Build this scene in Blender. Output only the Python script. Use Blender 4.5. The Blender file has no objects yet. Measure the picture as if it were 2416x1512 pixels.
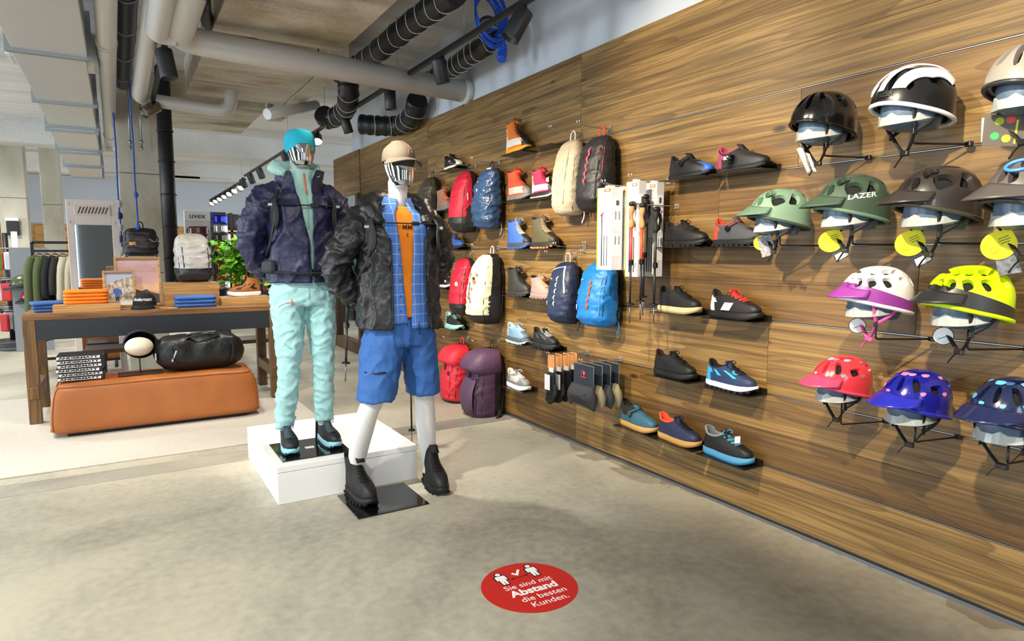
import bpy, bmesh, math, random
from mathutils import Vector, Matrix, noise
random.seed(7)
C = bpy.context.scene.collection
PI = math.pi
R = math.radians
# ------------------------------------------------------------------ camera, world, sun, exposure
CAMZ = 1.32
cam = bpy.data.objects.new('camera', bpy.data.cameras.new('camera'))
C.objects.link(cam)
cam.data.sensor_width = 36.0
cam.data.lens = 36.0 * 1520.0 / 2416.0
cam.data.clip_start = 0.05
cam.location = (0, 0, CAMZ)
cam.rotation_euler = (R(90 - 5.934), 0, R(-31.2136))
bpy.context.scene.camera = cam
sc = bpy.context.scene
sc.view_settings.view_transform = 'Standard'
sc.view_settings.look = 'None'
sc.view_settings.gamma = 1.0
sc.view_settings.use_curve_mapping = False
sc.view_settings.exposure = 0.1
world = bpy.data.worlds.new('daylight')
sc.world = world
world.use_nodes = True
bg = world.node_tree.nodes['Background']
bg.inputs['Color'].default_value = (0.80, 0.90, 1.0, 1)
bg.inputs['Strength'].default_value = 2.6


def area(name, loc, rot, sx, sy, power, col):
    l = bpy.data.lights.new(name, 'AREA')
    l.shape = 'RECTANGLE'
    l.size, l.size_y = sx, sy
    l.energy = power
    l.color = col
    o = bpy.data.objects.new(name, l)
    C.objects.link(o)
    o.location = loc
    o.rotation_euler = rot
    return o


# daylight entering by the shop front behind the camera and by the glazed left side
DAY = (0.78, 0.89, 1.0)
FRONT_WIN = (-5.4, -1.4, 1.9)      # window centres in the shop front (x)
LEFT_WIN = (0.2, 5.6, 10.6)   # window centres in the left wall (y)
for x in FRONT_WIN:
    area('window_daylight', (x, -4.0, 1.55), (R(90), 0, 0), 1.0, 2.5, 38, DAY)
for y in LEFT_WIN:
    area('window_daylight_left', (-7.8, y, 1.55), (R(90), 0, R(-90)), 1.5, 2.5, 190 if y < 5 else 230, DAY)
WARM = (1.0, 0.85, 0.64)
NEUT = (1.0, 0.95, 0.87)


def spot(loc, target, power, angle=50, blend=0.5, col=WARM, r=0.03):
    l = bpy.data.lights.new('spot_light', 'SPOT')
    l.energy = power
    l.spot_size = R(angle)
    l.spot_blend = blend
    l.color = col
    l.shadow_soft_size = r
    o = bpy.data.objects.new('spot_light', l)
    C.objects.link(o)
    o.location = loc
    d = Vector(target) - Vector(loc)
    o.rotation_euler = d.to_track_quat('-Z', 'Y').to_euler()
    return o


# pixel of the photograph (2416 x 1512) -> point on a plane of the room
_rot = cam.rotation_euler.to_matrix()


def ray(px, py):
    return _rot @ Vector(((px - 1208) / 1520.0, -(py - 756) / 1520.0, -1.0))


def on_x(px, py, X):
    d = ray(px, py)
    return Vector((0, 0, CAMZ)) + d * (X / d.x)


def on_y(px, py, Y):
    d = ray(px, py)
    return Vector((0, 0, CAMZ)) + d * (Y / d.y)


def on_z(px, py, Z):
    d = ray(px, py)
    return Vector((0, 0, CAMZ)) + d * ((Z - CAMZ) / d.z)


# ------------------------------------------------------------------ materials
def hexc(h):
    h = h.lstrip('#')
    if len(h) == 3:
        h = ''.join(c * 2 for c in h)
    o = []
    for i in (0, 2, 4):
        c = int(h[i:i + 2], 16) / 255.0
        o.append(c / 12.92 if c <= 0.04045 else ((c + 0.055) / 1.055) ** 2.4)
    return (o[0], o[1], o[2], 1.0)


_M = {}


def M(h, rough=0.65, metal=0.0, bump=0.0, bs=60.0, var=0.0, vs=6.0, coat=0.0, trans=0.0, emit=0.0, sheen=0.0, stretch=None):
    key = (h, rough, metal, bump, bs, var, vs, coat, trans, emit, sheen, stretch)
    if key in _M:
        return _M[key]
    m = bpy.data.materials.new('mat_' + h.strip('#'))
    m.use_nodes = True
    nt = m.node_tree
    b = nt.nodes['Principled BSDF']
    b.inputs['Base Color'].default_value = hexc(h)
    b.inputs['Roughness'].default_value = rough
    b.inputs['Metallic'].default_value = metal
    b.inputs['Coat Weight'].default_value = coat
    b.inputs['Transmission Weight'].default_value = trans
    b.inputs['Sheen Weight'].default_value = sheen
    if emit:
        b.inputs['Emission Color'].default_value = hexc(h)
        b.inputs['Emission Strength'].default_value = emit
    if bump or var:
        tc = nt.nodes.new('ShaderNodeTexCoord')
        src = tc.outputs['Object']
        if stretch:
            mp = nt.nodes.new('ShaderNodeMapping')
            mp.inputs['Scale'].default_value = stretch
            nt.links.new(src, mp.inputs['Vector'])
            src = mp.outputs['Vector']
    if var:
        n = nt.nodes.new('ShaderNodeTexNoise')
        n.inputs['Scale'].default_value = vs
        n.inputs['Detail'].default_value = 5
        nt.links.new(src, n.inputs['Vector'])
        hs = nt.nodes.new('ShaderNodeHueSaturation')
        hs.inputs['Color'].default_value = hexc(h)
        mr = nt.nodes.new('ShaderNodeMapRange')
        mr.inputs[1].default_value = 0.3
        mr.inputs[2].default_value = 0.7
        mr.inputs[3].default_value = 1 - var
        mr.inputs[4].default_value = 1 + var
        nt.links.new(n.outputs['Fac'], mr.inputs[0])
        nt.links.new(mr.outputs[0], hs.inputs['Value'])
        nt.links.new(hs.outputs[0], b.inputs['Base Color'])
    if bump:
        n2 = nt.nodes.new('ShaderNodeTexNoise')
        n2.inputs['Scale'].default_value = bs
        n2.inputs['Detail'].default_value = 4
        nt.links.new(src, n2.inputs['Vector'])
        bp = nt.nodes.new('ShaderNodeBump')
        bp.inputs['Strength'].default_value = bump
        bp.inputs['Distance'].default_value = 0.01
        nt.links.new(n2.outputs['Fac'], bp.inputs['Height'])
        nt.links.new(bp.outputs[0], b.inputs['Normal'])
    _M[key] = m
    return m


def fabric(h, rough=0.8, var=0.06, sheen=0.0):
    return M(h, rough, bump=0.25, bs=260, var=var, vs=9, sheen=sheen)


def nylon(h, rough=0.5):
    return M(h, rough, bump=0.35, bs=28, var=0.05, vs=7)


def metal(h='#b9bcc0', rough=0.3):
    return M(h, rough, 1.0)


def math_node(nt, op, a, b=None):
    n = nt.nodes.new('ShaderNodeMath')
    n.operation = op
    for i, x in enumerate((a, b)):
        if x is None:
            continue
        if isinstance(x, (int, float)):
            n.inputs[i].default_value = x
        else:
            nt.links.new(x, n.inputs[i])
    return n.outputs[0]


def ramp(nt, fac, stops):
    n = nt.nodes.new('ShaderNodeValToRGB')
    e = n.color_ramp.elements
    while len(e) < len(stops):
        e.new(0.5)
    for el, (p, c) in zip(e, stops):
        el.position = p
        el.color = hexc(c) if isinstance(c, str) else (c, c, c, 1)
    nt.links.new(fac, n.inputs[0])
    return n.outputs[0]


def mixc(nt, fac, a, b, mode='MIX'):
    n = nt.nodes.new('ShaderNodeMix')
    n.data_type = 'RGBA'
    n.blend_type = mode
    for s, x in ((n.inputs[0], fac), (n.inputs[6], a), (n.inputs[7], b)):
        if isinstance(x, (int, float)):
            s.default_value = x
        elif isinstance(x, tuple):
            s.default_value = x
        else:
            nt.links.new(x, s)
    return n.outputs[2]


def wood_mat(name, tones, axis='Y', rings=9.0, dark='#4a2f14', rough=0.5, lines=0.8, knots=True):
    """old spruce boards: grain runs along the given world axis, contour lines of a stretched noise give the cathedral figure"""
    m = bpy.data.materials.new(name)
    m.use_nodes = True
    nt = m.node_tree
    b = nt.nodes['Principled BSDF']
    b.inputs['Roughness'].default_value = rough
    geo = nt.nodes.new('ShaderNodeNewGeometry')
    oi = nt.nodes.new('ShaderNodeObjectInfo')
    sp = nt.nodes.new('ShaderNodeSeparateXYZ')
    nt.links.new(geo.outputs['Position'], sp.inputs[0])
    rnd = math_node(nt, 'MULTIPLY', oi.outputs['Random'], 37.0)
    along = sp.outputs['Y' if axis == 'Y' else 'X'] if axis != 'Z' else sp.outputs['Z']
    across = sp.outputs['Z'] if axis != 'Z' else math_node(nt, 'ADD', sp.outputs['X'], sp.outputs['Y'])
    if axis == 'X':
        across = math_node(nt, 'ADD', sp.outputs['Z'], sp.outputs['Y'])
    u = math_node(nt, 'ADD', along, rnd)

    def comb(su, sv):
        c = nt.nodes.new('ShaderNodeCombineXYZ')
        nt.links.new(math_node(nt, 'MULTIPLY', u, su), c.inputs[0])
        nt.links.new(math_node(nt, 'MULTIPLY', across, sv), c.inputs[1])
        nt.links.new(rnd, c.inputs[2])
        return c.outputs[0]

    def nz(vec, scale, detail, dist=0.0):
        n = nt.nodes.new('ShaderNodeTexNoise')
        n.inputs['Scale'].default_value = scale
        n.inputs['Detail'].default_value = detail
        n.inputs['Distortion'].default_value = dist
        nt.links.new(vec, n.inputs['Vector'])
        return n.outputs['Fac']
    big = nz(comb(0.55, 6.5), 1.0, 1.2, 0.12)
    ring = math_node(nt, 'FRACT', math_node(nt, 'MULTIPLY', big, rings))
    ringc = ramp(nt, ring, [(0.0, 0.0), (0.55, 0.12), (0.88, 0.75), (0.97, 1.0), (1.0, 0.0)])
    fine = nz(comb(2.2, 95), 1.0, 3)
    mid = nz(comb(0.7, 26), 1.0, 3, 0.2)
    tone = nz(comb(0.35, 4.2), 1.0, 5)
    base = ramp(nt, math_node(nt, 'ADD', math_node(nt, 'MULTIPLY', tone, 0.72), math_node(nt, 'MULTIPLY', oi.outputs['Random'], 0.32)),
                [(0.30, tones[0]), (0.47, tones[1]), (0.62, tones[2]), (0.8, tones[1])])
    f1 = math_node(nt, 'MULTIPLY', ringc, lines)
    f1 = math_node(nt, 'MULTIPLY', f1, ramp(nt, fine, [(0.25, 0.35), (0.7, 1.0)]))
    col = mixc(nt, f1, base, hexc(dark))
    col = mixc(nt, ramp(nt, fine, [(0.40, 0.48), (0.57, 0.0)]), col, hexc(dark))
    col = mixc(nt, ramp(nt, mid, [(0.34, 0.45), (0.50, 0.0)]), col, hexc(dark))
    if knots:
        v = nt.nodes.new('ShaderNodeTexVoronoi')
        v.inputs['Scale'].default_value = 1.0
        nt.links.new(comb(1.6, 4.2), v.inputs['Vector'])
        k = ramp(nt, v.outputs['Distance'], [(0.035, 0.9), (0.085, 0.0)])
        col = mixc(nt, k, col, hexc('#2a1a0c'))
    nt.links.new(col, b.inputs['Base Color'])
    bp = nt.nodes.new('ShaderNodeBump')
    bp.inputs['Strength'].default_value = 0.25
    bp.inputs['Distance'].default_value = 0.004
    nt.links.new(math_node(nt, 'ADD', fine, math_node(nt, 'MULTIPLY', ringc, -0.5)), bp.inputs['Height'])
    nt.links.new(bp.outputs[0], b.inputs['Normal'])
    return m


def concrete_mat(name, stops, scale=1.0, rough=0.5, streak=None, bump=0.15, spots=None, edge=None):
    m = bpy.data.materials.new(name)
    m.use_nodes = True
    nt = m.node_tree
    b = nt.nodes['Principled BSDF']
    geo = nt.nodes.new('ShaderNodeNewGeometry')
    mp = nt.nodes.new('ShaderNodeMapping')
    if streak:
        mp.inputs['Scale'].default_value = streak
    nt.links.new(geo.outputs['Position'], mp.inputs['Vector'])
    n1 = nt.nodes.new('ShaderNodeTexNoise')
    n1.inputs['Scale'].default_value = 1.1 * scale
    n1.inputs['Detail'].default_value = 9
    n1.inputs['Roughness'].default_value = 0.62
    n1.inputs['Distortion'].default_value = 0.4
    nt.links.new(mp.outputs[0], n1.inputs['Vector'])
    n2 = nt.nodes.new('ShaderNodeTexNoise')
    n2.inputs['Scale'].default_value = 38 * scale
    n2.inputs['Detail'].default_value = 6
    nt.links.new(geo.outputs['Position'], n2.inputs['Vector'])
    fac = math_node(nt, 'ADD', math_node(nt, 'MULTIPLY', n1.outputs['Fac'], 0.8), math_node(nt, 'MULTIPLY', n2.outputs['Fac'], 0.2))
    col = ramp(nt, fac, stops)
    if spots:
        n3 = nt.nodes.new('ShaderNodeTexNoise')
        n3.inputs['Scale'].default_value = 1.7
        n3.inputs['Detail'].default_value = 7
        nt.links.new(geo.outputs['Position'], n3.inputs['Vector'])
        col = mixc(nt, ramp(nt, n3.outputs['Fac'], [(0.5, 0.0), (0.68, 0.75)]), col, hexc(spots))
    if edge:                                    # old brown glue stain with a ragged border along the timber wall
        sp = nt.nodes.new('ShaderNodeSeparateXYZ')
        nt.links.new(geo.outputs['Position'], sp.inputs[0])
        n4 = nt.nodes.new('ShaderNodeTexNoise')
        n4.inputs['Scale'].default_value = 3.2
        n4.inputs['Detail'].default_value = 8
        nt.links.new(geo.outputs['Position'], n4.inputs['Vector'])
        e = math_node(nt, 'ADD', sp.outputs['X'], math_node(nt, 'MULTIPLY', math_node(nt, 'SUBTRACT', n4.outputs['Fac'], .5), .55))
        e = math_node(nt, 'SUBTRACT', e, math_node(nt, 'MULTIPLY', math_node(nt, 'ABSOLUTE', math_node(nt, 'SUBTRACT', sp.outputs['Y'], 3.2)), .035))
        st = math_node(nt, 'MULTIPLY', math_node(nt, 'GREATER_THAN', e, edge), .6)
        col = mixc(nt, st, col, hexc('#7d6a4c'))
    nt.links.new(col, b.inputs['Base Color'])
    b.inputs['Roughness'].default_value = rough
    bp = nt.nodes.new('ShaderNodeBump')
    bp.inputs['Strength'].default_value = bump
    bp.inputs['Distance'].default_value = 0.01
    nt.links.new(fac, bp.inputs['Height'])
    nt.links.new(bp.outputs[0], b.inputs['Normal'])
    return m


# ------------------------------------------------------------------ mesh helpers
class MB:
    def __init__(s):
        s.v, s.f, s.m, s.s = [], [], [], []

    def add(s, vs, fs, mi=0, smooth=True):
        o = len(s.v)
        s.v += [tuple(v) for v in vs]
        s.f += [tuple(i + o for i in f) for f in fs]
        s.m += [mi] * len(fs)
        s.s += [smooth] * len(fs)
        return s

    def box(s, c, d, mi=0, bev=0.0, rot=None):
        x, y, z = d[0] / 2, d[1] / 2, d[2] / 2
        if bev <= 0:
            vs = [(a * x, b * y, e * z) for a in (-1, 1) for b in (-1, 1) for e in (-1, 1)]
            fs = [(0, 1, 3, 2), (4, 6, 7, 5), (0, 4, 5, 1), (2, 3, 7, 6), (0, 2, 6, 4), (1, 5, 7, 3)]
        else:
            bev = min(bev, x * .98, y * .98, z * .98)
            bm = bmesh.new()
            bmesh.ops.create_cube(bm, size=1)
            for v in bm.verts:
                v.co = (v.co.x * 2 * x, v.co.y * 2 * y, v.co.z * 2 * z)
            bmesh.ops.bevel(bm, geom=bm.edges[:], offset=bev, segments=2 if bev > .004 else 1, affect='EDGES', profile=.5)
            bm.verts.index_update()
            vs = [v.co.copy() for v in bm.verts]
            fs = [tuple(v.index for v in f.verts) for f in bm.faces]
            bm.free()
        if rot is not None:
            vs = [rot @ Vector(v) for v in vs]
        vs = [Vector(v) + Vector(c) for v in vs]
        return s.add(vs, fs, mi, False)

    def loft(s, rings, mi=0, cap0=True, cap1=True, closed=True, smooth=True, mif=None):
        n = len(rings[0])
        o = len(s.v)
        for r in rings:
            s.v += [tuple(p) for p in r]
        for i in range(len(rings) - 1):
            for j in range(n if closed else n - 1):
                k = (j + 1) % n
                s.f.append((o + i * n + j, o + i * n + k, o + (i + 1) * n + k, o + (i + 1) * n + j))
                s.m.append(mif(i, j) if mif else mi)
                s.s.append(smooth)
        if closed and cap0:
            s.f.append(tuple(o + j for j in reversed(range(n)))); s.m.append(mif(0, 0) if mif else mi); s.s.append(False)
        if closed and cap1:
            q = o + (len(rings) - 1) * n
            s.f.append(tuple(q + j for j in range(n))); s.m.append(mif(len(rings) - 2, 0) if mif else mi); s.s.append(False)
        return s

    def tube(s, pts, r, n=8, mi=0, closed=False, cap=True, flat=1.0, up=None):
        pts = [Vector(p) for p in pts]
        L = len(pts)
        rs = r if isinstance(r, (list, tuple)) else [r] * L
        rings = []
        prev = None
        for i, p in enumerate(pts):
            if closed:
                t = pts[(i + 1) % L] - pts[i - 1]
            else:
                t = pts[min(i + 1, L - 1)] - pts[max(i - 1, 0)]
            if t.length < 1e-9:
                t = Vector((0, 0, 1))
            t.normalize()
            if prev is None:
                a = Vector(up) if up else (Vector((0, 0, 1)) if abs(t.z) < .9 else Vector((1, 0, 0)))
            else:
                a = prev
            a = a - t * a.dot(t)
            if a.length < 1e-6:
                a = t.orthogonal()
            a.normalize()
            prev = a
            b = t.cross(a)
            rings.append([p + a * (math.cos(2 * PI * j / n) * rs[i] * flat) + b * (math.sin(2 * PI * j / n) * rs[i]) for j in range(n)])
        if closed:
            rings.append(rings[0])
        return s.loft(rings, mi, cap and not closed, cap and not closed)

    def ell(s, c, r, nu=20, nv=12, mi=0, z0=-1.0, z1=1.0):
        rings = []
        for i in range(nv + 1):
            t = math.asin(z0) + (math.asin(z1) - math.asin(z0)) * i / nv
            cr = max(math.cos(t), 0.001)
            rings.append([(c[0] + r[0] * cr * math.cos(2 * PI * j / nu), c[1] + r[1] * cr * math.sin(2 * PI * j / nu), c[2] + r[2] * math.sin(t)) for j in range(nu)])
        return s.loft(rings, mi)

    def cyl(s, a, b, r, n=16, mi=0, r2=None):
        a, b = Vector(a), Vector(b)
        t = (b - a).normalized()
        u = t.orthogonal().normalized()
        w = t.cross(u)
        rr = [[p + (u * math.cos(2 * PI * j / n) + w * math.sin(2 * PI * j / n)) * q for j in range(n)] for p, q in ((a, r), (b, r2 if r2 is not None else r))]
        return s.loft(rr, mi)

    def disc(s, c, r, nrm=(0, 0, 1), n=32, mi=0, th=0.001):
        c = Vector(c)
        nrm = Vector(nrm).normalized()
        return s.cyl(c, c + nrm * th, r, n, mi)

    def sheet(s, fn, nu, nv, mi=0, th=0.0, mif=None):
        """grid fn(u,v) with thickness th along its normal"""
        P = [[Vector(fn(i / nu, j / nv)) for j in range(nv + 1)] for i in range(nu + 1)]
        o = len(s.v)
        W_ = nv + 1
        if th:
            N = []
            for i in range(nu + 1):
                row = []
                for j in range(nv + 1):
                    a = P[min(i + 1, nu)][j] - P[max(i - 1, 0)][j]
                    b = P[i][min(j + 1, nv)] - P[i][max(j - 1, 0)]
                    nn = a.cross(b)
                    row.append(nn.normalized() if nn.length > 1e-12 else Vector((0, 0, 1)))
                N.append(row)
        for i in range(nu + 1):
            for j in range(nv + 1):
                s.v.append(tuple(P[i][j]))
        for i in range(nu):
            for j in range(nv):
                s.f.append((o + i * W_ + j, o + (i + 1) * W_ + j, o + (i + 1) * W_ + j + 1, o + i * W_ + j + 1))
                s.m.append(mif(i, j) if mif else mi); s.s.append(True)
        if th:
            q = len(s.v)
            for i in range(nu + 1):
                for j in range(nv + 1):
                    s.v.append(tuple(P[i][j] - N[i][j] * th))
            for i in range(nu):
                for j in range(nv):
                    s.f.append((q + i * W_ + j, q + i * W_ + j + 1, q + (i + 1) * W_ + j + 1, q + (i + 1) * W_ + j))
                    s.m.append(mif(i, j) if mif else mi); s.s.append(True)
            bd = [(i, 0) for i in range(nu)] + [(nu, j) for j in range(nv)] + [(i, nv) for i in range(nu, 0, -1)] + [(0, j) for j in range(nv, 0, -1)]
            for k in range(len(bd)):
                a, b = bd[k], bd[(k + 1) % len(bd)]
                ia, ib = a[0] * W_ + a[1], b[0] * W_ + b[1]
                s.f.append((o + ib, o + ia, q + ia, q + ib)); s.m.append(mi); s.s.append(False)
        return s

    def poly(s, pts, th, axis=2, mi=0):
        """extruded outline; pts are 3-D points in a plane, th the extrusion vector"""
        n = len(pts)
        a = [Vector(p) for p in pts]
        b = [p + Vector(th) for p in a]
        return s.add(a + b, [tuple(reversed(range(n))), tuple(range(n, 2 * n))] + [(i, (i + 1) % n, n + (i + 1) % n, n + i) for i in range(n)], mi, False)

    def xf(s, mat):
        s.v = [tuple(mat @ Vector(p)) for p in s.v]
        return s

    def build(s, name, mats, parent=None, angle=None, **props):
        me = bpy.data.meshes.new(name)
        me.from_pydata(s.v, [], s.f)
        for m in (mats if isinstance(mats, (list, tuple)) else [mats]):
            me.materials.append(m)
        me.polygons.foreach_set('material_index', s.m)
        me.polygons.foreach_set('use_smooth', s.s)
        if angle:
            me.set_sharp_from_angle(angle=R(angle))
        me.update()
        o = bpy.data.objects.new(name, me)
        C.objects.link(o)
        if parent is not None:
            o.parent = parent
        for k, v in props.items():
            o[k] = v
        return o


def thing(name, label, cat, loc=(0, 0, 0), rz=0.0, group=None, rot=None, scale=None):
    o = bpy.data.objects.new(name, None)
    o.empty_display_size = 0.05
    C.objects.link(o)
    o.location = loc
    o.rotation_euler = rot if rot else (0, 0, rz)
    if scale:
        o.scale = (scale,) * 3 if isinstance(scale, (int, float)) else scale
    o['label'] = label
    o['category'] = cat
    if group:
        o['group'] = group
    return o


def tag(o, label, cat, group=None):
    o['label'] = label
    o['category'] = cat
    if group:
        o['group'] = group
    return o


def struct(o):
    o['kind'] = 'structure'
    return o


def stuff(o):
    o['kind'] = 'stuff'
    return o


def text_geo(body, size=1.0, bold=0.0, align='CENTER', shear=0.0):
    """flat letters as vertices in XY and faces"""
    cu = bpy.data.curves.new('t', 'FONT')
    cu.body = body
    cu.size = size
    cu.align_x = align
    cu.align_y = 'CENTER'
    cu.offset = bold
    cu.shear = shear
    cu.resolution_u = 4
    o = bpy.data.objects.new('t', cu)
    C.objects.link(o)
    dg = bpy.context.evaluated_depsgraph_get()
    me = o.evaluated_get(dg).to_mesh()
    vs = [v.co.copy() for v in me.vertices]
    fs = [tuple(p.vertices) for p in me.polygons]
    o.evaluated_get(dg).to_mesh_clear()
    bpy.data.objects.remove(o)
    bpy.data.curves.remove(cu)
    return vs, fs


def sub_text(vs, fs, cuts=2):
    bm = bmesh.new()
    bv = [bm.verts.new(v) for v in vs]
    for f in fs:
        try:
            bm.faces.new([bv[i] for i in f])
        except ValueError:
            pass
    bmesh.ops.triangulate(bm, faces=bm.faces[:])
    bmesh.ops.subdivide_edges(bm, edges=bm.edges[:], cuts=cuts, use_grid_fill=True)
    bm.verts.index_update()
    r = [v.co.copy() for v in bm.verts], [tuple(v.index for v in f.verts) for f in bm.faces]
    bm.free()
    return r


def arc(c, r, a0, a1, n, plane='xz'):
    o = []
    for i in range(n + 1):
        a = a0 + (a1 - a0) * i / n
        p = [c[0], c[1], c[2]]
        ix = {'x': 0, 'y': 1, 'z': 2}
        p[ix[plane[0]]] += r * math.cos(a)
        p[ix[plane[1]]] += r * math.sin(a)
        o.append(tuple(p))
    return o


def sm(pts, n=6):
    """Catmull-Rom through points"""
    P = [Vector(p) for p in pts]
    P = [P[0] * 2 - P[1]] + P + [P[-1] * 2 - P[-2]]
    o = []
    for i in range(1, len(P) - 2):
        for k in range(n):
            t = k / n
            a, b, c, d = P[i - 1], P[i], P[i + 1], P[i + 2]
            o.append(0.5 * ((2 * b) + (c - a) * t + (2 * a - 5 * b + 4 * c - d) * t * t + (3 * b - a - 3 * c + d) * t ** 3))
    o.append(P[-2])
    return o


def lerp_table(tab, t):
    """rows (key, a, b, ...) -> smooth interpolation at key t"""
    if t <= tab[0][0]:
        return tab[0][1:]
    for i in range(len(tab) - 1):
        a, b = tab[i], tab[i + 1]
        if t <= b[0]:
            k = (t - a[0]) / (b[0] - a[0])
            k2 = k * k * (3 - 2 * k) * 0.5 + k * 0.5
            return tuple(x + (y - x) * k2 for x, y in zip(a[1:], b[1:]))
    return tab[-1][1:]


def ridged(p, sc_=(1, 1, 1), off=0.0):
    v = noise.noise(Vector((p[0] * sc_[0] + off, p[1] * sc_[1] + off * .7, p[2] * sc_[2] - off)))
    return 1 - 2.2 * abs(v)


CHROME = metal('#c3c6ca', 0.04)


def split_mat(base, rules, rough=.55, bump=.3, bs=40, coat=0.0, var=.06):
    """one cloth or shell in several colours: rules are (ax, ay, az, c, colour), the colour applies where ax*x+ay*y+az*z+c > 0"""
    m = bpy.data.materials.new('mat_two_tone')
    m.use_nodes = True
    nt = m.node_tree
    b = nt.nodes['Principled BSDF']
    b.inputs['Roughness'].default_value = rough
    b.inputs['Coat Weight'].default_value = coat
    tc = nt.nodes.new('ShaderNodeTexCoord')
    sp = nt.nodes.new('ShaderNodeSeparateXYZ')
    nt.links.new(tc.outputs['Object'], sp.inputs[0])
    n = nt.nodes.new('ShaderNodeTexNoise')
    n.inputs['Scale'].default_value = bs
    n.inputs['Detail'].default_value = 4
    nt.links.new(tc.outputs['Object'], n.inputs['Vector'])
    n2 = nt.nodes.new('ShaderNodeTexNoise')
    n2.inputs['Scale'].default_value = 11
    nt.links.new(tc.outputs['Object'], n2.inputs['Vector'])
    col = hexc(base)
    for ax, ay, az, c, h in rules:
        e = math_node(nt, 'ADD', math_node(nt, 'ADD', math_node(nt, 'MULTIPLY', sp.outputs['X'], ax), math_node(nt, 'MULTIPLY', sp.outputs['Y'], ay)), math_node(nt, 'ADD', math_node(nt, 'MULTIPLY', sp.outputs['Z'], az), c))
        col = mixc(nt, math_node(nt, 'GREATER_THAN', e, 0.0), col, hexc(h))
    hs = nt.nodes.new('ShaderNodeHueSaturation')
    if isinstance(col, tuple):
        hs.inputs['Color'].default_value = col
    else:
        nt.links.new(col, hs.inputs['Color'])
    mr = nt.nodes.new('ShaderNodeMapRange')
    for i, v in ((1, .3), (2, .7), (3, 1 - var), (4, 1 + var)):
        mr.inputs[i].default_value = v
    nt.links.new(n2.outputs['Fac'], mr.inputs[0])
    nt.links.new(mr.outputs[0], hs.inputs['Value'])
    nt.links.new(hs.outputs[0], b.inputs['Base Color'])
    if bump:
        bp = nt.nodes.new('ShaderNodeBump')
        bp.inputs['Strength'].default_value = bump
        bp.inputs['Distance'].default_value = 0.01
        nt.links.new(n.outputs['Fac'], bp.inputs['Height'])
        nt.links.new(bp.outputs[0], b.inputs['Normal'])
    return m


def crease(p, sc_, off=0.0):
    """sharp thin fold lines"""
    v = noise.noise(Vector((p[0] * sc_[0] + off, p[1] * sc_[1] + off * .7, p[2] * sc_[2] - off)))
    return max(0.0, 1 - 3.4 * abs(v)) ** 1.4
STEEL = metal('#9a9ea2', 0.35)
BLACK = M('#0d0d0f', 0.55)
BLACKM = M('#101012', 0.35)
DARK = M('#17171a', 0.7)
WHITE = M('#f0f0ee', 0.5)
# ------------------------------------------------------------------ the room
WX = 2.66          # face of the timber wall
CEIL = 3.3
WOOD = wood_mat('old_boards', ('#634820', '#826333', '#9e7e48'), 'Y', rings=8, dark='#3d280f', lines=.64)
FLOORM = concrete_mat('polished_concrete', [(0.34, '#868274'), (0.45, '#a5a090'), (0.54, '#bab4a1'), (0.68, '#c9c3b0')], 0.6, 0.42, (1, 1, 1), 0.05, edge=2.60)
FLOORM2 = concrete_mat('darker_concrete', [(0.34, '#77736a'), (0.45, '#918d81'), (0.54, '#a29d8f'), (0.68, '#b0ab9c')], 0.8, 0.5, (.6, 2, 1), 0.05)
CEILM = concrete_mat('board_marked_concrete', [(0.30, '#a3a29e'), (0.46, '#c3c2be'), (0.6, '#d2d1cd'), (0.75, '#dddcd9')], 0.7, 0.8, (0.35, 3.2, 1), 0.35)
SLABM = concrete_mat('stained_concrete', [(0.32, '#6f6a60'), (0.44, '#aca699'), (0.56, '#c9c3b5'), (0.75, '#dad4c6')], 0.9, 0.75, (0.5, 2.6, 1), 0.4, spots='#8d7a52')
COLM = concrete_mat('column_concrete', [(0.30, '#99937f'), (0.5, '#b4ae9c'), (0.7, '#c3beaf')], 1.2, 0.8, (2, 2, .8), 0.2)
PLASTER = M('#c3cad3', 0.85, bump=0.05, bs=30)

fl = struct(MB().box((-2.5, 8.4, -0.11), (22, 26, 0.1)).build('floor', FLOORM))
for y0, y1 in ((-4.6, 4.325), (4.331, 4.545), (4.551, 21.4)):
    MB().box((-2.5, (y0 + y1) / 2, -0.03), (22, y1 - y0, 0.06)).build('slab', FLOORM2 if y0 == 4.331 else FLOORM, fl)
# timber wall: rows of boards between aluminium slat rails
wall = struct(MB().box((WX + 0.06, 2.0, 1.65), (0.06, 13.0, 3.3)).build('wall_right', PLASTER))
rows = [(0.02, 0.28, (-3.9, 0.2, 3.53, 5.7, 8.1), 2), (0.28, 0.638, (-3.9, -0.6, 3.53, 6.2, 8.1), 2), (0.638, 0.997, (-3.9, 0.55, 2.0, 4.17, 6.6, 8.1), 2),
        (0.997, 1.355, (-3.9, -0.4, 1.33, 2.98, 5.3, 8.1), 2), (1.355, 1.71, (-3.9, 0.6, 2.33, 4.6, 6.9, 8.1), 2),
        (1.71, 2.06, (-3.9, 0.3, 1.88, 3.51, 5.6, 8.1), 2), (2.06, 2.63, (-3.9, 0.9, 3.51, 6.0, 8.1), 3)]
for z0, z1, ys, nb in rows:
    cuts = [z0] + [z0 + (z1 - z0) * (i + random.uniform(-.08, .08)) / nb for i in range(1, nb)] + [z1]
    for a, b in zip(ys[:-1], ys[1:]):
        for i in range(nb):
            lo = cuts[i] + (0.004 if i == 0 else 0.0004)
            hi = cuts[i + 1] - (0.004 if i == nb - 1 else 0.0004)
            dx = random.uniform(0, 0.0012)
            MB().box((WX + 0.015 + dx, (a + b) / 2, (lo + hi) / 2), (0.03, b - a - 0.0016, hi - lo), bev=0.0008).build('plank', WOOD, wall)
ALU = metal('#8f9297', 0.45)
for z0, z1, ys, nb in rows[1:]:
    MB().box((WX + 0.012, 2.1, z0), (0.022, 12.0, 0.0038)).build('slat_rail', ALU, wall)
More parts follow.
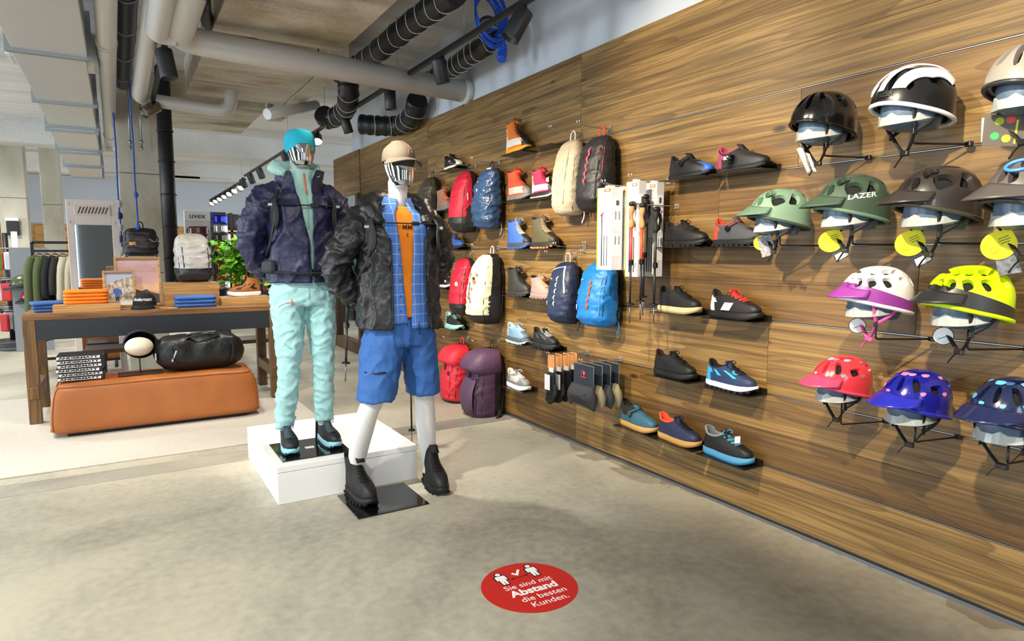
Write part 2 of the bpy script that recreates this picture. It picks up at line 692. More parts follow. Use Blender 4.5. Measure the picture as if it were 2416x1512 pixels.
MB().box((WX - 0.004, 2.1, 0.008), (0.012, 12.0, 0.016)).build('floor_profile', ALU, wall)
# lintel over the mirror opening and its frame
for a, b in ((8.1, 9.24),):
    for z0, z1 in ((2.09, 2.36), (2.362, 2.63)):
        MB().box((WX + 0.015, (a + b) / 2, (z0 + z1) / 2), (0.05, b - a, z1 - z0), bev=0.001).build('plank', WOOD, wall)
wm = thing('wall_mirror', 'tall wall mirror in brown timber frame at far end of the timber wall', 'mirror', (WX, 8.67, 0))
DBROWN = wood_mat('dark_frame', ('#4a3018', '#5d3e20', '#6b4826'), 'Z', rings=6, dark='#2a1a0c', knots=False)
for y in (8.14, 9.2):
    MB().box((0, y - 8.67, 1.04), (0.1, 0.08, 2.08), bev=.003).build('frame_post', DBROWN, wm)
MB().box((-0.002, 0, 0.08), (0.1, 0.98, 0.16), bev=.003).build('frame_rail', DBROWN, wm)
MB().box((0.01, 0, 1.12), (0.02, 0.98, 1.92)).build('mirror_glass', metal('#dfe3e6', 0.03), wm)

# ceiling
ce = struct(MB().box((-2.5, 8.4, CEIL + 0.1), (22, 26, 0.2)).build('ceiling', CEILM))
for x0, x1, y0, y1, zb in ((0.67, 1.63, 0.2, 5.38, 2.95), (0.67, 1.63, 6.07, 7.58, 2.95), (0.45, 1.55, 8.1, 9.9, 2.99)):
    MB().box(((x0 + x1) / 2, (y0 + y1) / 2, (zb + CEIL) / 2), (x1 - x0, y1 - y0, CEIL - zb), bev=.006).build('ceiling_block', SLABM, ce)
MB().box((1.72, 7.1, 3.12), (0.16, 2.8, 0.36)).build('ceiling_beam', SLABM, ce)
MB().box((0, 12.2, 3.12), (16, 0.5, 0.36)).build('ceiling_beam', CEILM, ce)
MB().box((0, 16.2, 3.12), (16, 0.5, 0.36)).build('ceiling_beam', CEILM, ce)
# back wall, left wall and the glazed shop front behind the camera
bw = struct(MB().box((-2.5, 20.3, 1.65), (22, 0.1, 3.3)).build('wall_back', PLASTER))
WOODX = wood_mat('back_boards', ('#b07a3a', '#c8924e', '#d6a563'), 'X', rings=8, dark='#6d4519')
for i in range(6):
    for k in range(5):
        MB().box((-5.4 + k * 2.4, 20.22, 0.2 + i * 0.34), (2.396, 0.06, 0.336)).build('plank', WOODX, bw)
FR = M('#2b2d30', 0.5)
GLASS = M('#f4fbff', 0.02, trans=1.0)
nwin = 0


def window(x0, x1, y, along, n):
    """mullioned glazing from the floor to the ceiling"""
    global nwin
    nwin += 1
    m = MB()
    L = x1 - x0
    for i in range(n + 1):
        p = x0 + L * i / n
        m.box((p, y, 1.56) if along == 'x' else (y, p, 1.56), (0.07, 0.07, 2.6))
    for z in (0.28, 2.1, 2.84):
        m.box(((x0 + x1) / 2, y, z) if along == 'x' else (y, (x0 + x1) / 2, z), (L, 0.06, 0.08) if along == 'x' else (0.06, L, 0.08))
    o = struct(m.build('window_%d' % nwin, FR))
    return o


MASON = M('#6f6d68', .9)
ed_ = [-8.0] + [v for x in FRONT_WIN for v in (x - .5, x + .5)] + [2.7]
wf = MB()
for a, b in zip(ed_[::2], ed_[1::2]):
    wf.box(((a + b) / 2, -4.2, 1.65), (b - a, .25, 3.3))
for x in FRONT_WIN:
    wf.box((x, -4.2, 3.08), (1.0, .25, .44))
    wf.box((x, -4.2, .12), (1.0, .25, .24))
    window(x - .5, x + .5, -4.2, 'x', 1)
struct(wf.build('wall_front', MASON))
ed_ = [-4.3] + [v for y in LEFT_WIN for v in (y - .8, y + .8)] + [20.3]
wf = MB()
for a, b in zip(ed_[::2], ed_[1::2]):
    wf.box((-8.0, (a + b) / 2, 1.65), (.25, b - a, 3.3))
for y in LEFT_WIN:
    wf.box((-8.0, y, 3.08), (.25, 1.6, .44))
    wf.box((-8.0, y, .12), (.25, 1.6, .24))
    window(y - .8, y + .8, -8.0, 'y', 1)
struct(wf.build('wall_left', MASON))

# columns
for x, y, w, lab in ((0.235, 8.55, 0.41, 'wide raw concrete column behind the display table'),
                     (-1.41, 13.2, 0.36, 'grey concrete column at far left with small black box'),
                     (-1.00, 14.6, 0.30, 'slim concrete column in front of far orange boards')):
    c = thing('concrete_column', lab, 'column', (x, y, 0))
    for k, (z0, z1) in enumerate(((0, 1.1), (1.104, 2.2), (2.204, CEIL))):
        MB().box((0, 0, (z0 + z1) / 2), (w, w, z1 - z0), bev=0.012).build('shaft_lift', COLM, c)
    if y > 13 and y < 14:
        MB().box((-0.02, -w / 2 - 0.04, 1.72), (0.16, 0.08, 0.22), bev=.01).build('wall_box', BLACK, c)
        MB().box((-0.02, -w / 2 - 0.045, 1.86), (0.17, 0.09, 0.05), bev=.01).build('box_lid', M('#dfe6ee', .4), c)

# ------------------------------------------------------------------ ceiling services
GALV = M('#c3c5c6', 0.4, 0.35, bump=0.12, bs=3.0, stretch=(1, 14, 1))
GALVE = metal('#a6abad', 0.4)
dx0, dx1 = -0.55, -0.12
du = thing('air_duct', 'long rectangular galvanised air duct along the ceiling at left', 'duct', (0, 0, 0))
secs = [(1.2, 5.62, 2.70, 3.02), (5.62, 7.35, 2.70, 3.02), (7.35, 8.7, 2.70, 3.0), (8.7, 10.2, 2.66, 2.98), (10.2, 11.6, 2.62, 2.94), (11.6, 13.2, 2.6, 2.92)]
for i, (a, b, z0, z1) in enumerate(secs):
    e = 0.0 if i == 0 else 0.03
    MB().box(((dx0 + dx1) / 2 - i * .012, (a + b) / 2, (z0 + z1) / 2), (dx1 - dx0, b - a - .006, z1 - z0), bev=.004).build('duct_section', GALV, du)
    for q in ((a + .012), (b - .012)):
        xl, xr = dx0 - i * .012, dx1 - i * .012
        zb_, zt_ = z0 - .022, z1
        U = [(xl - .03, zt_), (xl - .03, zb_), (xr + .03, zb_), (xr + .03, zt_), (xr, zt_), (xr, z0), (xl, z0), (xl, zt_)]
        MB().poly([(x_, q - .009, z_) for x_, z_ in U], (0, .018, 0)).build('flange', GALVE, du)
MB().box((-0.34, 6.0, 2.83), (0.56, 0.3, 0.24), bev=.03).build('reducer', GALV, du)
MB().tube([(-0.62, 8.35, 3.2), (-0.62, 8.35, 2.95)], .05, 10).build('damper_stub', BLACK, du)

PIPE = M('#c6c5c2', 0.38, 0.1)


def pipe(name, label, pts, r, mat=PIPE, n=16, cat='pipe', smooth=6, rings=None, group=None):
    t = thing(name, label, cat, pts[0], group=group)
    o = Vector(pts[0])
    MB().tube([Vector(p) - o for p in pts], r, n).build('pipe_run', mat, t)
    return t


def elbow_path(*pts, rad=0.14):
    """polyline with rounded corners"""
    P = [Vector(p) for p in pts]
    out = [P[0]]
    for i in range(1, len(P) - 1):
        a = (P[i - 1] - P[i]).normalized()
        b = (P[i + 1] - P[i]).normalized()
        for k in range(9):
            t = k / 8
            p0, p2 = P[i] + a * rad, P[i] + b * rad
            out.append(p0 * (1 - t) ** 2 + P[i] * 2 * t * (1 - t) + p2 * t * t)
    out.append(P[-1])
    return out


def flanges(t, pts, r, mat, name='coupling'):
    o = Vector(t.location)
    for (a, d) in pts:
        a = Vector(a) - o
        d = Vector(d).normalized() * .03
        MB().cyl(a - d, a + d, r, 16).build(name, mat, t)


t = pipe('ceiling_pipe', 'straight pale grey pipe hanging beside the galvanised duct', [(0.03, 1.5, 2.8), (-0.03, 10.4, 2.8), ], .062)
flanges(t, [((-0.026, 9.7, 2.8), (0, 1, 0)), ((0.0, 5.5, 2.8), (0, 1, 0))], .07, PIPE)
MB().tube([Vector((-0.06, 8.9, 0)), Vector((-0.06, 8.9, -0.12))], .05, 12).build('pipe_stub', PIPE, t)
p = elbow_path((0.42, 1.8, 2.78), (0.42, 5.16, 2.80), (2.70, 5.16, 2.72), rad=.2)
t = pipe('ceiling_pipe', 'thick grey pipe running across the ceiling into the white wall', p, .092)
MB().cyl((2.2, 3.36, -.06), (2.27, 3.36, -.06), .105, 20).build('wall_collar', PIPE, t)
p = elbow_path((0.285, 1.8, 2.76), (0.285, 4.98, 2.76), (0.40, 4.98, 2.765), rad=.1)
pipe('ceiling_pipe', 'short grey pipe bending into the thick cross pipe', p, .07)
p = elbow_path((0.28, 2.0, 2.9), (0.235, 7.2, 2.78), (1.05, 7.2, 2.74), (1.05, 7.2, 3.2), rad=.16)
pipe('ceiling_pipe', 'slimmer grey pipe bending right below the stained concrete block', p, .062)
pipe('ceiling_pipe', 'grey pipe slanting up behind the turquoise headband mannequin', [(1.35, 7.0, 2.72), (1.95, 7.4, 2.95)], .055)
for i, x in enumerate((1.1, 1.2)):
    MB()
LAG = M('#0e0e10', 0.45, bump=0.3, bs=30)
RIM = M('#c9ccd0', 0.4)


def hose(label, ctrl, r, step=0.17, rz=0.0, cat='hose', floor_pipe=False):
    pts = sm(ctrl, 10)
    o = Vector(ctrl[0])
    t = thing('insulated_hose', label, cat, o)
    m = MB()
    L = [p - o for p in pts]
    rr = [r * (1 + .05 * math.sin(i * 1.7)) for i in range(len(L))]
    m.tube(L, rr, 16)
    m.build('hose_body', LAG, t)
    acc = 0
    for i in range(1, len(L) - 1):
        acc += (L[i] - L[i - 1]).length
        if acc > step:
            acc = 0
            d = (L[i + 1] - L[i - 1]).normalized()
            u = d.orthogonal().normalized()
            w = d.cross(u)
            MB().tube([L[i] + d * .012 * math.sin(k) + (u * math.cos(2 * PI * k / 18) + w * math.sin(2 * PI * k / 18)) * (r * 1.04) for k in range(18)], .0030, 5, closed=True).build('tape_ring', RIM, t)
    return t


hose('black insulated hose running straight beside the pale grey pipe', [(0.13, 1.6, 3.0), (0.13, 4, 3.0), (0.12, 7.6, 3.0)], .075, .5)
hose('black insulated hose crossing the ceiling above the track', [on_z(1075, -20, 2.98), on_z(960, 65, 2.98), on_z(860, 145, 2.98), on_z(800, 175, 3.05)], .085, .12)
hose('black bent hose end hanging at the white wall', [on_z(1150, 60, 3.05), on_z(1152, 100, 2.85), on_z(1110, 130, 2.83), on_z(1060, 165, 2.84), on_z(1000, 195, 2.88)], .075, .10)
hose('black S-shaped hose hanging left of the track', [on_z(820, 185, 3.0), on_z(822, 225, 2.86), on_z(812, 262, 2.8), on_z(775, 282, 2.76), on_z(762, 268, 2.8)], .10, .14)
hose('black hose sagging above the top of the timber wall', [on_z(850, 293, 2.66), on_z(900, 297, 2.64), on_z(945, 295, 2.64), on_z(975, 270, 2.68), on_z(985, 235, 2.78)], .10, .16)
p = [on_z(480, -10, 3.0), on_z(487, 40, 3.0), on_z(520, 72, 3.0), on_z(700, 135, 2.98), on_z(900, 178, 2.98), on_z(1000, 195, 3.0)]
o0 = Vector(p[0])
tag(MB().tube([q for q in sm(p, 6)], .045, 10).build('cable_sleeve', LAG), 'thin black sleeved line lying along the thick cross pipe', 'cable')
t = thing('drain_pipe', 'black ribbed downpipe standing at right of the wide column', 'pipe', (0.485, 7.95, 0))
MB().tube([(0, 0, 0.9), (0, 0, 3.28)], .072, 16).build('pipe_run', LAG, t)
for z in (1.25, 1.6, 1.95, 2.3, 2.62):
    MB().tube(arc((0, 0, z), .078, 0, 2 * PI, 18, 'xy')[:-1], .007, 6, closed=True).build('pipe_ring', BLACK, t)
# blue cable coil
t = thing('cable_coil', 'bundle of bright blue cables looped at the ceiling corner', 'cable', on_z(1160, 40, 2.98))
BLUEC = M('#1450c8', 0.4)
for k in range(9):
    q = [Vector((math.cos(a) * (.16 - k * .006) * .8, math.sin(a) * .05 + k * .008, math.sin(a) * (.2 - .004 * k) + .03 * math.cos(k))) for a in [i * 2 * PI / 24 for i in range(24)]]
    MB().tube(q, .008, 6, closed=True).build('cable_loop', BLUEC, t)
MB().tube(sm([(.06, 0, -.1), (.1, .02, -.2), (.08, .0, -.28)], 5), .035, 8).build('cable_tail', BLUEC, t)
MB().box((-.04, 0, -.09), (.1, .12, .012)).build('cable_tie', M('#3d6fd0', .5), t)
# conduits across the far ceiling at left
for k, (pa, pb) in enumerate((((0, 303), (112, 316)), ((0, 378), (134, 389)), ((55, 452), (190, 462)), ((400, 405), (640, 430)))):
    a, b = on_z(*pa, 3.26), on_z(*pb, 3.26)
    y = min((a.y + b.y) / 2, 19.5)
    tag(MB().tube([(a.x - (.8 if k < 3 else 0), y, 3.26), (b.x + .2, y, 3.26)], .03, 8).build('conduit', BLACK),
        ['nearest black conduit crossing the ceiling left of the duct', 'second black conduit crossing the ceiling left of the duct',
         'black conduit joining the two far left columns', 'black conduit crossing the ceiling right of the wide column'][k], 'conduit')
# bright strip luminaires far back
for k, (px, py, w) in enumerate(((255, 432, .55), (420, 425, .8), (430, 443, 1.6))):
    c = on_z(px, py, 2.95)
    t = thing('strip_light', ['short glowing strip light left of the wide column', 'glowing strip light right of the wide column', 'longer thin strip light below the other one'][k], 'lamp', (c.x, min(c.y, 16), 2.95))
    MB().box((0, 0, .03), (w, .12, .04)).build('housing', metal('#c9ccd0', .4), t)
    MB().box((0, 0, .004), (w - .04, .09, .012)).build('diffuser', M('#dff0ff', .4, emit=5.0), t)

# track lighting
TRK = M('#141517', 0.42)
SPB = M('#222427', 0.42)


def track(label, x, y0, y1, z, hangers=()):
    t = thing('light_track', label, 'track', (x, y0, z))
    MB().box((0, (y1 - y0) / 2, 0), (.036, y1 - y0, .034), bev=.003).build('rail', TRK, t)
    MB().box((0, (y1 - y0) / 2, -.018), (.012, y1 - y0, .003)).build('rail_slot', M('#3a3c40', .4), t)
    for y in hangers:
        MB().tube([(0, y - y0, .015), (0, y - y0, CEIL - z)], .0025, 5).build('suspension_wire', STEEL, t)
    return t


LAMPG = M('#fff3dc', 0.4, emit=14.0)


def head(x, y, z, aim, label, power=0, L=.17, r=.05, angle=46, lit=False, col=WARM, group='track spotlights', mat=None):
    """cylindrical spot head hung from the rail by a short yoke, lamp inside"""
    d = Vector(aim).normalized()
    t = thing('track_spotlight', label, 'spotlight', (x, y, z), group=group)
    MB().box((0, 0, -.022), (.034, .1, .022), bev=.003).build('adapter', TRK, t)
    MB().tube([(0, 0, -.03), (0, 0, -.075)], .011, 8).build('yoke', TRK, t)
    c = Vector((0, 0, -.085))
    a, b = c - d * L * .3, c + d * L * .7
    m = MB()
    u = d.orthogonal().normalized()
    w = d.cross(u)
    prof = [(a, .001), (a, r * .9), (a + d * .006, r), (b - d * .002, r), (b, r * .97), (b - d * .012, r * .86), (b - d * .03, r * .7)]
    m.loft([[p + (u * math.cos(2 * PI * j / 20) + w * math.sin(2 * PI * j / 20)) * q for j in range(20)] for p, q in prof], cap0=False, cap1=True)
    m.build('lamp_body', mat or SPB, t, angle=40)
    lens = b - d * .026
    MB().cyl(lens, lens + d * .004, r * .72, 16).build('lens', LAMPG if lit else M('#55504a', .3), t)
    if power:
        p = Vector((x, y, z)) + b + d * .02
        spot(p, p + d, power, angle, .85, col)
    return t
TX1, TZ = 2.1, 2.78
track('black light track running along the timber wall', TX1, 1.6, 13.2, TZ, (2.3, 4.1, 5.35, 7.6, 9.5, 12.5))
track('farther black light track continuing to the back of the shop', TX1 + .1, 13.8, 19.6, TZ, (14.2, 16.5))
TX2 = 0.35
track('black light track hanging left above the mannequins', TX2, -2.4, 7.4, TZ, (1.2, 4.6, 6.2))


def ty(px, py, X):
    return on_x(px, py, X).y


# heads seen in the photograph
head(TX1, ty(1228, 25, TX1), TZ, (-.55, .15, -1), 'nearest large black spotlight on the track by the timber wall', 60, r=.056, L=.19)
head(TX1, ty(1037, 140, TX1), TZ, (.28, .05, -1), 'second black spotlight on the timber wall track, tilted to the boards', 40, r=.054)
head(TX1, ty(920, 215, TX1), TZ, (.05, 0, -1), 'black spotlight pointing straight down behind the thick grey pipe', 0, r=.05)
head(TX1, ty(815, 280, TX1), TZ, (.3, 0, -1), 'black spotlight above the grey cap mannequin', 0, r=.05)
head(TX1, ty(748, 330, TX1), TZ, (-.15, -.7, -.6), 'lit spotlight beside the turquoise headband', 0, r=.06, L=.14, lit=True)
for i, px in enumerate((672, 612, 590, 572)):
    head(TX1, ty(px, 300 + (740 - px) * .62, TX1), TZ, (.35, -.1, -1), ['spotlight half hidden left of the turquoise headband', 'black spotlight above navy jacket shoulder, third from the gap', 'black spotlight above navy jacket shoulder, second from the gap', 'black spotlight nearest the gap in the track'][i], 0, r=.055)
for i in range(7):
    head(TX1 + .1, 14.2 + i * .8, TZ, (-.5, -.75, -.75), 'small far spotlight with glowing lens on the rear track, %s from the gap' % ['first', 'second', 'third', 'fourth', 'fifth', 'sixth', 'seventh'][i], 0, r=.07, L=.17, lit=True, group='rear track spotlights')
# track 2: lamps that light the timber wall and the mannequins
seen2 = [(on_x(440, 20, TX2).y, (-.35, -.2, -1)), (on_x(392, 185, TX2).y, (.15, .35, -1))]
head(TX2, seen2[0][0], TZ, (1, -.1, -.55), 'black spotlight at the top edge of the picture on the left track', 130, r=.055, L=.19)
head(TX2, seen2[1][0], TZ, (.15, -.1, -1), 'black spotlight hanging steeply from the left track', 60, r=.058, L=.2, angle=60)
head(TX2, 7.15, TZ, (-.7, -.4, -.5), 'bronze gleaming spotlight at the far end of the left track', 0, r=.055, L=.17, mat=metal('#8d8474', .35))
for k_, (y, tgt, pw) in enumerate(((-0.55, (WX, .1, 1.25), 130), (0.62, (WX, 1.15, 1.15), 230), (1.62, (WX, 2.25, 1.05), 215), (2.55, (WX, 2.55, 2.15), 110), (2.95, (WX, 3.45, 1.1), 185),
                   (3.25, (WX, 4.35, 1.15), 185), (3.45, (WX, 5.6, 1.1), 170), (-0.1, (WX, .5, 2.3), 70), (1.3, (WX, 1.35, 2.35), 80))):
    p = Vector((TX2, y, TZ - .085))
    head(TX2, y, TZ, Vector(tgt) - p, 'black spotlight on the left track aimed at the timber wall, %s from the shop front' % ['first', 'second', 'third', 'fourth', 'fifth', 'sixth', 'seventh', 'eighth', 'ninth', 'tenth'][k_], pw * 1.95, r=.052, angle=46)
# spots without fixtures for the mannequins, bench, table; more added to brighten the floor
for loc, tgt, pw, ang in (((-0.3, 0.9, 2.7), (1.0, 3.4, 1.2), 120, 40), ((-1.2, 3.6, 2.7), (0.2, 5.4, .3), 150, 60), ((0.2, 5.0, 2.7), (0.3, 6.3, .9), 110, 60),
                          ((1.35, 4.3, 2.7), (1.9, 3.9, 0), 200, 60), ((-1.0, 2.2, 3.1), (-.3, 2.9, 0), 420, 80), ((0.9, 1.3, 3.0), (0.7, 2.3, 0), 230, 80), ((1.3, 5.9, 3.0), (1.4, 6.4, 0), 150, 60), ((-1.6, 5.6, 3.0), (-1.4, 6.0, 0), 170, 75)):
    spot(loc, tgt, pw, ang, .5, NEUT, .05)
# general light deep in the shop
for x, y in ((-2.5, 7.5), (-2.0, 11.0), (1.2, 10.5), (-1.5, 15.0), (2.5, 14.5), (0.3, 18.0), (-4.5, 12.5)):
    spot((x, y, 3.1), (x, y + .2, 0), 240, 150, .6, (1, .97, .93), .12)
# ------------------------------------------------------------------ shoes and boots
LOW = [(.0, -.134, .136, .047), (.012, -.138, .139, .0485), (.026, -.139, .134, .048), (.038, -.137, .120, .0465), (.047, -.135, .098, .044), (.055, -.133, .074, .041), (.063, -.131, .050, .038),
       (.071, -.129, .026, .0355), (.079, -.128, .004, .033), (.085, -.128, -.018, .031)]
BOOT = [(.0, -.132, .138, .048), (.014, -.136, .141, .0495), (.03, -.137, .136, .049), (.043, -.135, .122, .0475), (.054, -.133, .098, .045), (.064, -.131, .070, .0425), (.075, -.129, .042, .040),
        (.088, -.127, .018, .038), (.103, -.126, .000, .037), (.120, -.127, -.010, .0375), (.138, -.129, -.013, .039), (.152, -.131, -.017, .0395)]


def foot_ring(z, xb, xf, hw, n=28, lift=0.0, dz=None):
    L = xf - xb
    o = []
    for j in range(n):
        a = 2 * PI * j / n
        ca, sa = math.cos(a), math.sin(a)
        x = xb + L * (0.5 + 0.5 * math.copysign(abs(ca) ** .82, ca))
        u = (x - xb) / max(L, 1e-6)
        # narrow heel, wide ball when the slice is foot long
        k = min(1.0, max(0.0, (L - .1) / .17))
        wf = 1 - k * (0.26 * math.exp(-((u - .22) / .22) ** 2)) - k * 0.05 * max(0, u - .75) * 4
        y = hw * wf * math.copysign(abs(sa) ** .8, sa) + k * .006 * math.sin(u * PI)
        zz = z + (dz(x, a) if dz else 0)
        o.append((x, y, zz))
    return o


def shoe(label, loc, rz, spec, parent=None, group='shoes on the wall shelves', name=None):
    """spec: kind, main, toe, heel, sole, mid, lace, lining, lugs, dial, wave, size ..."""
    boot = spec.get('boot', 0)
    t = thing(name or ('hiking_boot' if boot else 'sport_shoe'), label, 'boot' if boot else 'shoe', loc, rz, group) if parent is None else thing_part(name or 'shoe', parent, loc, rz)
    s = spec.get('size', 1.0) * 1.06
    t.scale = (s, s, s)
    sh = spec.get('sole_h', .026)
    lugs = spec.get('lugs', 0)
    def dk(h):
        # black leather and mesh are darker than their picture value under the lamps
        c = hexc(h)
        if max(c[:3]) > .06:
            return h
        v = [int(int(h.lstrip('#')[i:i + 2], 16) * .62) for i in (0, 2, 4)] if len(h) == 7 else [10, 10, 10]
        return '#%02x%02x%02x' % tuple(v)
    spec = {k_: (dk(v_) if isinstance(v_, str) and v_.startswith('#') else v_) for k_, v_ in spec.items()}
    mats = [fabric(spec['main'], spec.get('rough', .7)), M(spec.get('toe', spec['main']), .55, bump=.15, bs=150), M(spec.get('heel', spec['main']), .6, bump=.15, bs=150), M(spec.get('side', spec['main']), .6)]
    lev = [(a, b, c, d) for a, b, c, d in (BOOT if boot else LOW)]
    if boot:
        lev = [(a * boot, b, c, d) for a, b, c, d in lev]

    def dz(z):
        zt = lev[-1][0]
        def f(x, a):
            k = (z / zt) ** 3
            if boot:
                return k * (.008 * math.cos(2 * a))
            return k * (.012 * (1 if x < -.11 else 0.0) + .010 * math.cos(2 * a) - .004) + .012 * max(0, (x - .07) / .07) ** 2 * (1 - z / zt)
        return f
    rings = [foot_ring(sh + z, xb, xf, hw, 30, dz=dz(z)) for z, xb, xf, hw in lev]
    wave = spec.get('wave', 0)

    def mf(i, j):
        a = 2 * PI * (j + .5) / 30
        z, xb, xf, hw = lev[i]
        x = xb + (xf - xb) * (.5 + .5 * math.cos(a))
        if x > .088 + .02 * math.sin(i) and i < 5:
            return 1
        if x < -.085 and i < (9 if boot else 7):
            return 2
        if spec.get('side') and i in ((1, 2, 3) if boot and not spec.get('sidep') else (2, 3, 4, 5, 6)) and (-.085 if boot else -.06) < x < (.09 if boot else .05):
            q = (x + i * .012) % .034
            if spec.get('sidep', 0) == 1:
                return 3 if q < .014 else 0
            return 3
        return 0
    MB().loft(rings, mif=mf, cap1=False).build('upper', mats, t)
    # collar lining
    z, xb, xf, hw = lev[-1]
    top = rings[-1]
    cx = sum(p[0] for p in top) / len(top)
    li = [top]
    for k, (q, dzz) in enumerate(((.93, .004), (.82, -.002), (.78, -.03), (.7, -.045))):
        li.append([(cx + (p[0] - cx) * q, p[1] * q, p[2] + dzz) for p in top])
    MB().loft(li, cap0=False, cap1=True).build('lining', fabric(spec.get('lining', '#1a1a1c')), t)
    # sole
    so = spec.get('sole', '#1a1a1a')
    mid = spec.get('mid', so)
    n = 44
    outl = foot_ring(0, -.143, .147, .0515, n)

    def tz(x):
        return .020 * max(0.0, (x - .06) / .085) ** 2 + .006 * max(0.0, (-x - .11) / .03)

    def lg(j, x):
        return (.0065 if (j % 3 == 0) else 0.0) if lugs else 0.0
    w = lambda x, j: wave * (.007 * math.sin(x * 130))
    r0 = [(x * .985, y * .95, tz(x) + lg(j, x)) for j, (x, y, zz) in enumerate(outl)]
    r1 = [(x, y, tz(x) + .011) for j, (x, y, zz) in enumerate(outl)]
    r2 = [(x, y, max(tz(x) * .6 + .013, sh + .004 + w(x, j) + .006 * max(0, (x - .10) / .04))) for j, (x, y, zz) in enumerate(outl)]
    r3 = [(x * .97, y * .93, p[2] + .001) for (x, y, zz), p in zip(outl, r2)]
    MB().loft([r0, r1, r2, r3], mif=lambda i, j: 0 if i == 0 else 1, cap1=True).build('sole', [M(so, .7), M(mid, .6)], t)
    if lugs:
        m = MB()
        for k in range(9):
            x = -.125 + k * .031
            yy = .046 * max(.1, 1 - abs(x / .15) ** 3) ** .5 * (1 - .18 * (k < 4))
            m.box((x, -yy, tz(x) + .004), (.017, .012, .012), bev=.002)
            m.box((x, yy, tz(x) + .004), (.017, .012, .012), bev=.002)
        stuff(m.build('tread_lugs', M(spec.get('lugc', so), .7), t))
    # tongue
    zt = lev[-1][0] + sh
    tg = MB()
    xs = lev[-1][2]
    tl = [(xs + .035, zt - .018), (xs + .012, zt + .002), (xs - .006, zt + (.02 if not boot else .014))]
    tg.loft([[(x + dx, y, z + dz_) for dx, dz_ in ((0, 0), (.007, .003))for y in ((-.02, .02) if dx == 0 else (.02, -.02))] for x, z in tl])
    tg.build('tongue', fabric(spec.get('tongue', spec['main'])), t)
    # laces over the instep
    if spec.get('lace'):
        lm = M(spec['lace'], .7)
        rows_ = [l for l in lev if l[2] < .085 and l[2] > -.03]
        k = 0
        pts_prev = None
        for a, b in zip(rows_[:-1], rows_[1:]):
            for u in ((0.0, .55) if not boot else (0.0, .5)):
                z, xf, hw = a[0] + (b[0] - a[0]) * u, a[2] + (b[2] - a[2]) * u, a[3] + (b[3] - a[3]) * u
                k += 1
                q = 1 if k % 2 else -1
                pts = [(xf - .016 + q * .004, -hw * .62, sh + z + .000), (xf - .001, -hw * .3, sh + z + .006), (xf + .004, 0, sh + z + .008), (xf - .001, hw * .3, sh + z + .006), (xf - .016 - q * .004, hw * .62, sh + z + .000)]
                MB().tube(sm(pts, 3), .0028, 5).build('lace', lm, t)
        a = rows_[-1]
        lp = Vector((a[2] + .004, 0, sh + a[0] + .012))
        m = MB()
        for q in ((-1, 1) if not spec.get('nobow') else ()):
            m.tube(sm([lp, lp + Vector((.006, q * .018, .012)), lp + Vector((.012, q * .034, .0)), lp + Vector((.01, q * .02, -.004)), lp], 4), .0022, 5)
        if m.v:
            m.build('lace_bow', lm, t)
    if spec.get('dial'):
        d = MB()
        p = Vector((-.03, -.0385, sh + .052))
        nv = Vector((.25, -.75, .55))
        d.cyl(p, p + nv.normalized() * .010, .0135, 18)
        d.cyl(p + nv.normalized() * .010, p + nv.normalized() * .013, .010, 18)
        d.build('closure_dial', BLACKM, t)
        MB().tube(sm([(-.03, -.041, sh + .058), (.0, -.032, sh + .078), (.012, 0, sh + .088)], 5), .006, 6, flat=.4).build('closure_strap', M(spec.get('strap', '#26262a'), .6), t)
    if spec.get('patch'):
        MB().sheet(lambda u, v: (-.045 + .05 * u + .015 * v, -.0475 + .010 * v - .003 * abs(u - .5), sh + .012 + .036 * v), 6, 4, th=.0015).build('side_patch', M(spec['patch'], .5), t)
    if spec.get('collar'):
        m = MB()
        m.tube([(p[0], p[1], p[2] + .002) for p in top], .006, 6, closed=True)
        m.build('collar_piping', M(spec['collar'], .7), t)
    if spec.get('pull'):
        MB().tube(sm([(-.128, 0, zt - .02), (-.142, 0, zt), (-.136, 0, zt + .016), (-.122, 0, zt + .006)], 4), .006, 6, flat=.35).build('heel_loop', M(spec['pull'], .7), t)
    if spec.get('cuff'):
        m = MB()
        cr = [[(cx + (p[0] - cx) * q, p[1] * q, p[2] + d_) for p in top] for q, d_ in ((1.02, -.03), (1.10, -.012), (1.06, .018), (.9, .022))]
        m.loft(cr, cap0=False, cap1=False).build('ankle_cuff', fabric(spec['cuff']), t)
    if spec.get('tagtext'):
        g = MB().cyl((-.035, -.062, sh + .04), (-.036, -.0635, sh + .041), .03, 24)
        to = g.build('hang_tag', BLACK, t)
        vs, fs = text_geo(spec['tagtext'], .021, .0006)
        mt = Matrix.Translation((-.035, -.0648, sh + .043)) @ Matrix.Rotation(R(90), 4, 'X')
        MB().add([mt @ v for v in vs], fs, 0, False).build('lettering', M('#f5f5f5', .5), to)
        MB().box((-.035, -.0646, sh + .027), (.03, .0006, .003)).build('tag_stripe', M('#c9c23a', .5), to)
    if spec.get('label_tag'):
        MB().sheet(lambda u, v: (.055 + .03 * u, -.02 + .004 * math.sin(3 * u), sh + .06 + .035 * v + .01 * u), 4, 3, th=.001).build('price_tag', WHITE, t)
    return t


def thing_part(name, parent, loc, rz):
    o = bpy.data.objects.new(name, None)
    o.empty_display_size = .04
    C.objects.link(o)
    o.parent = parent
    o.location = loc
    o.rotation_euler = (0, 0, rz)
    return o


SHELFM = M('#1c1712', 0.32, coat=.3)
RZ = [0.28, 0.638, 0.997, 1.355, 1.71, 2.06]


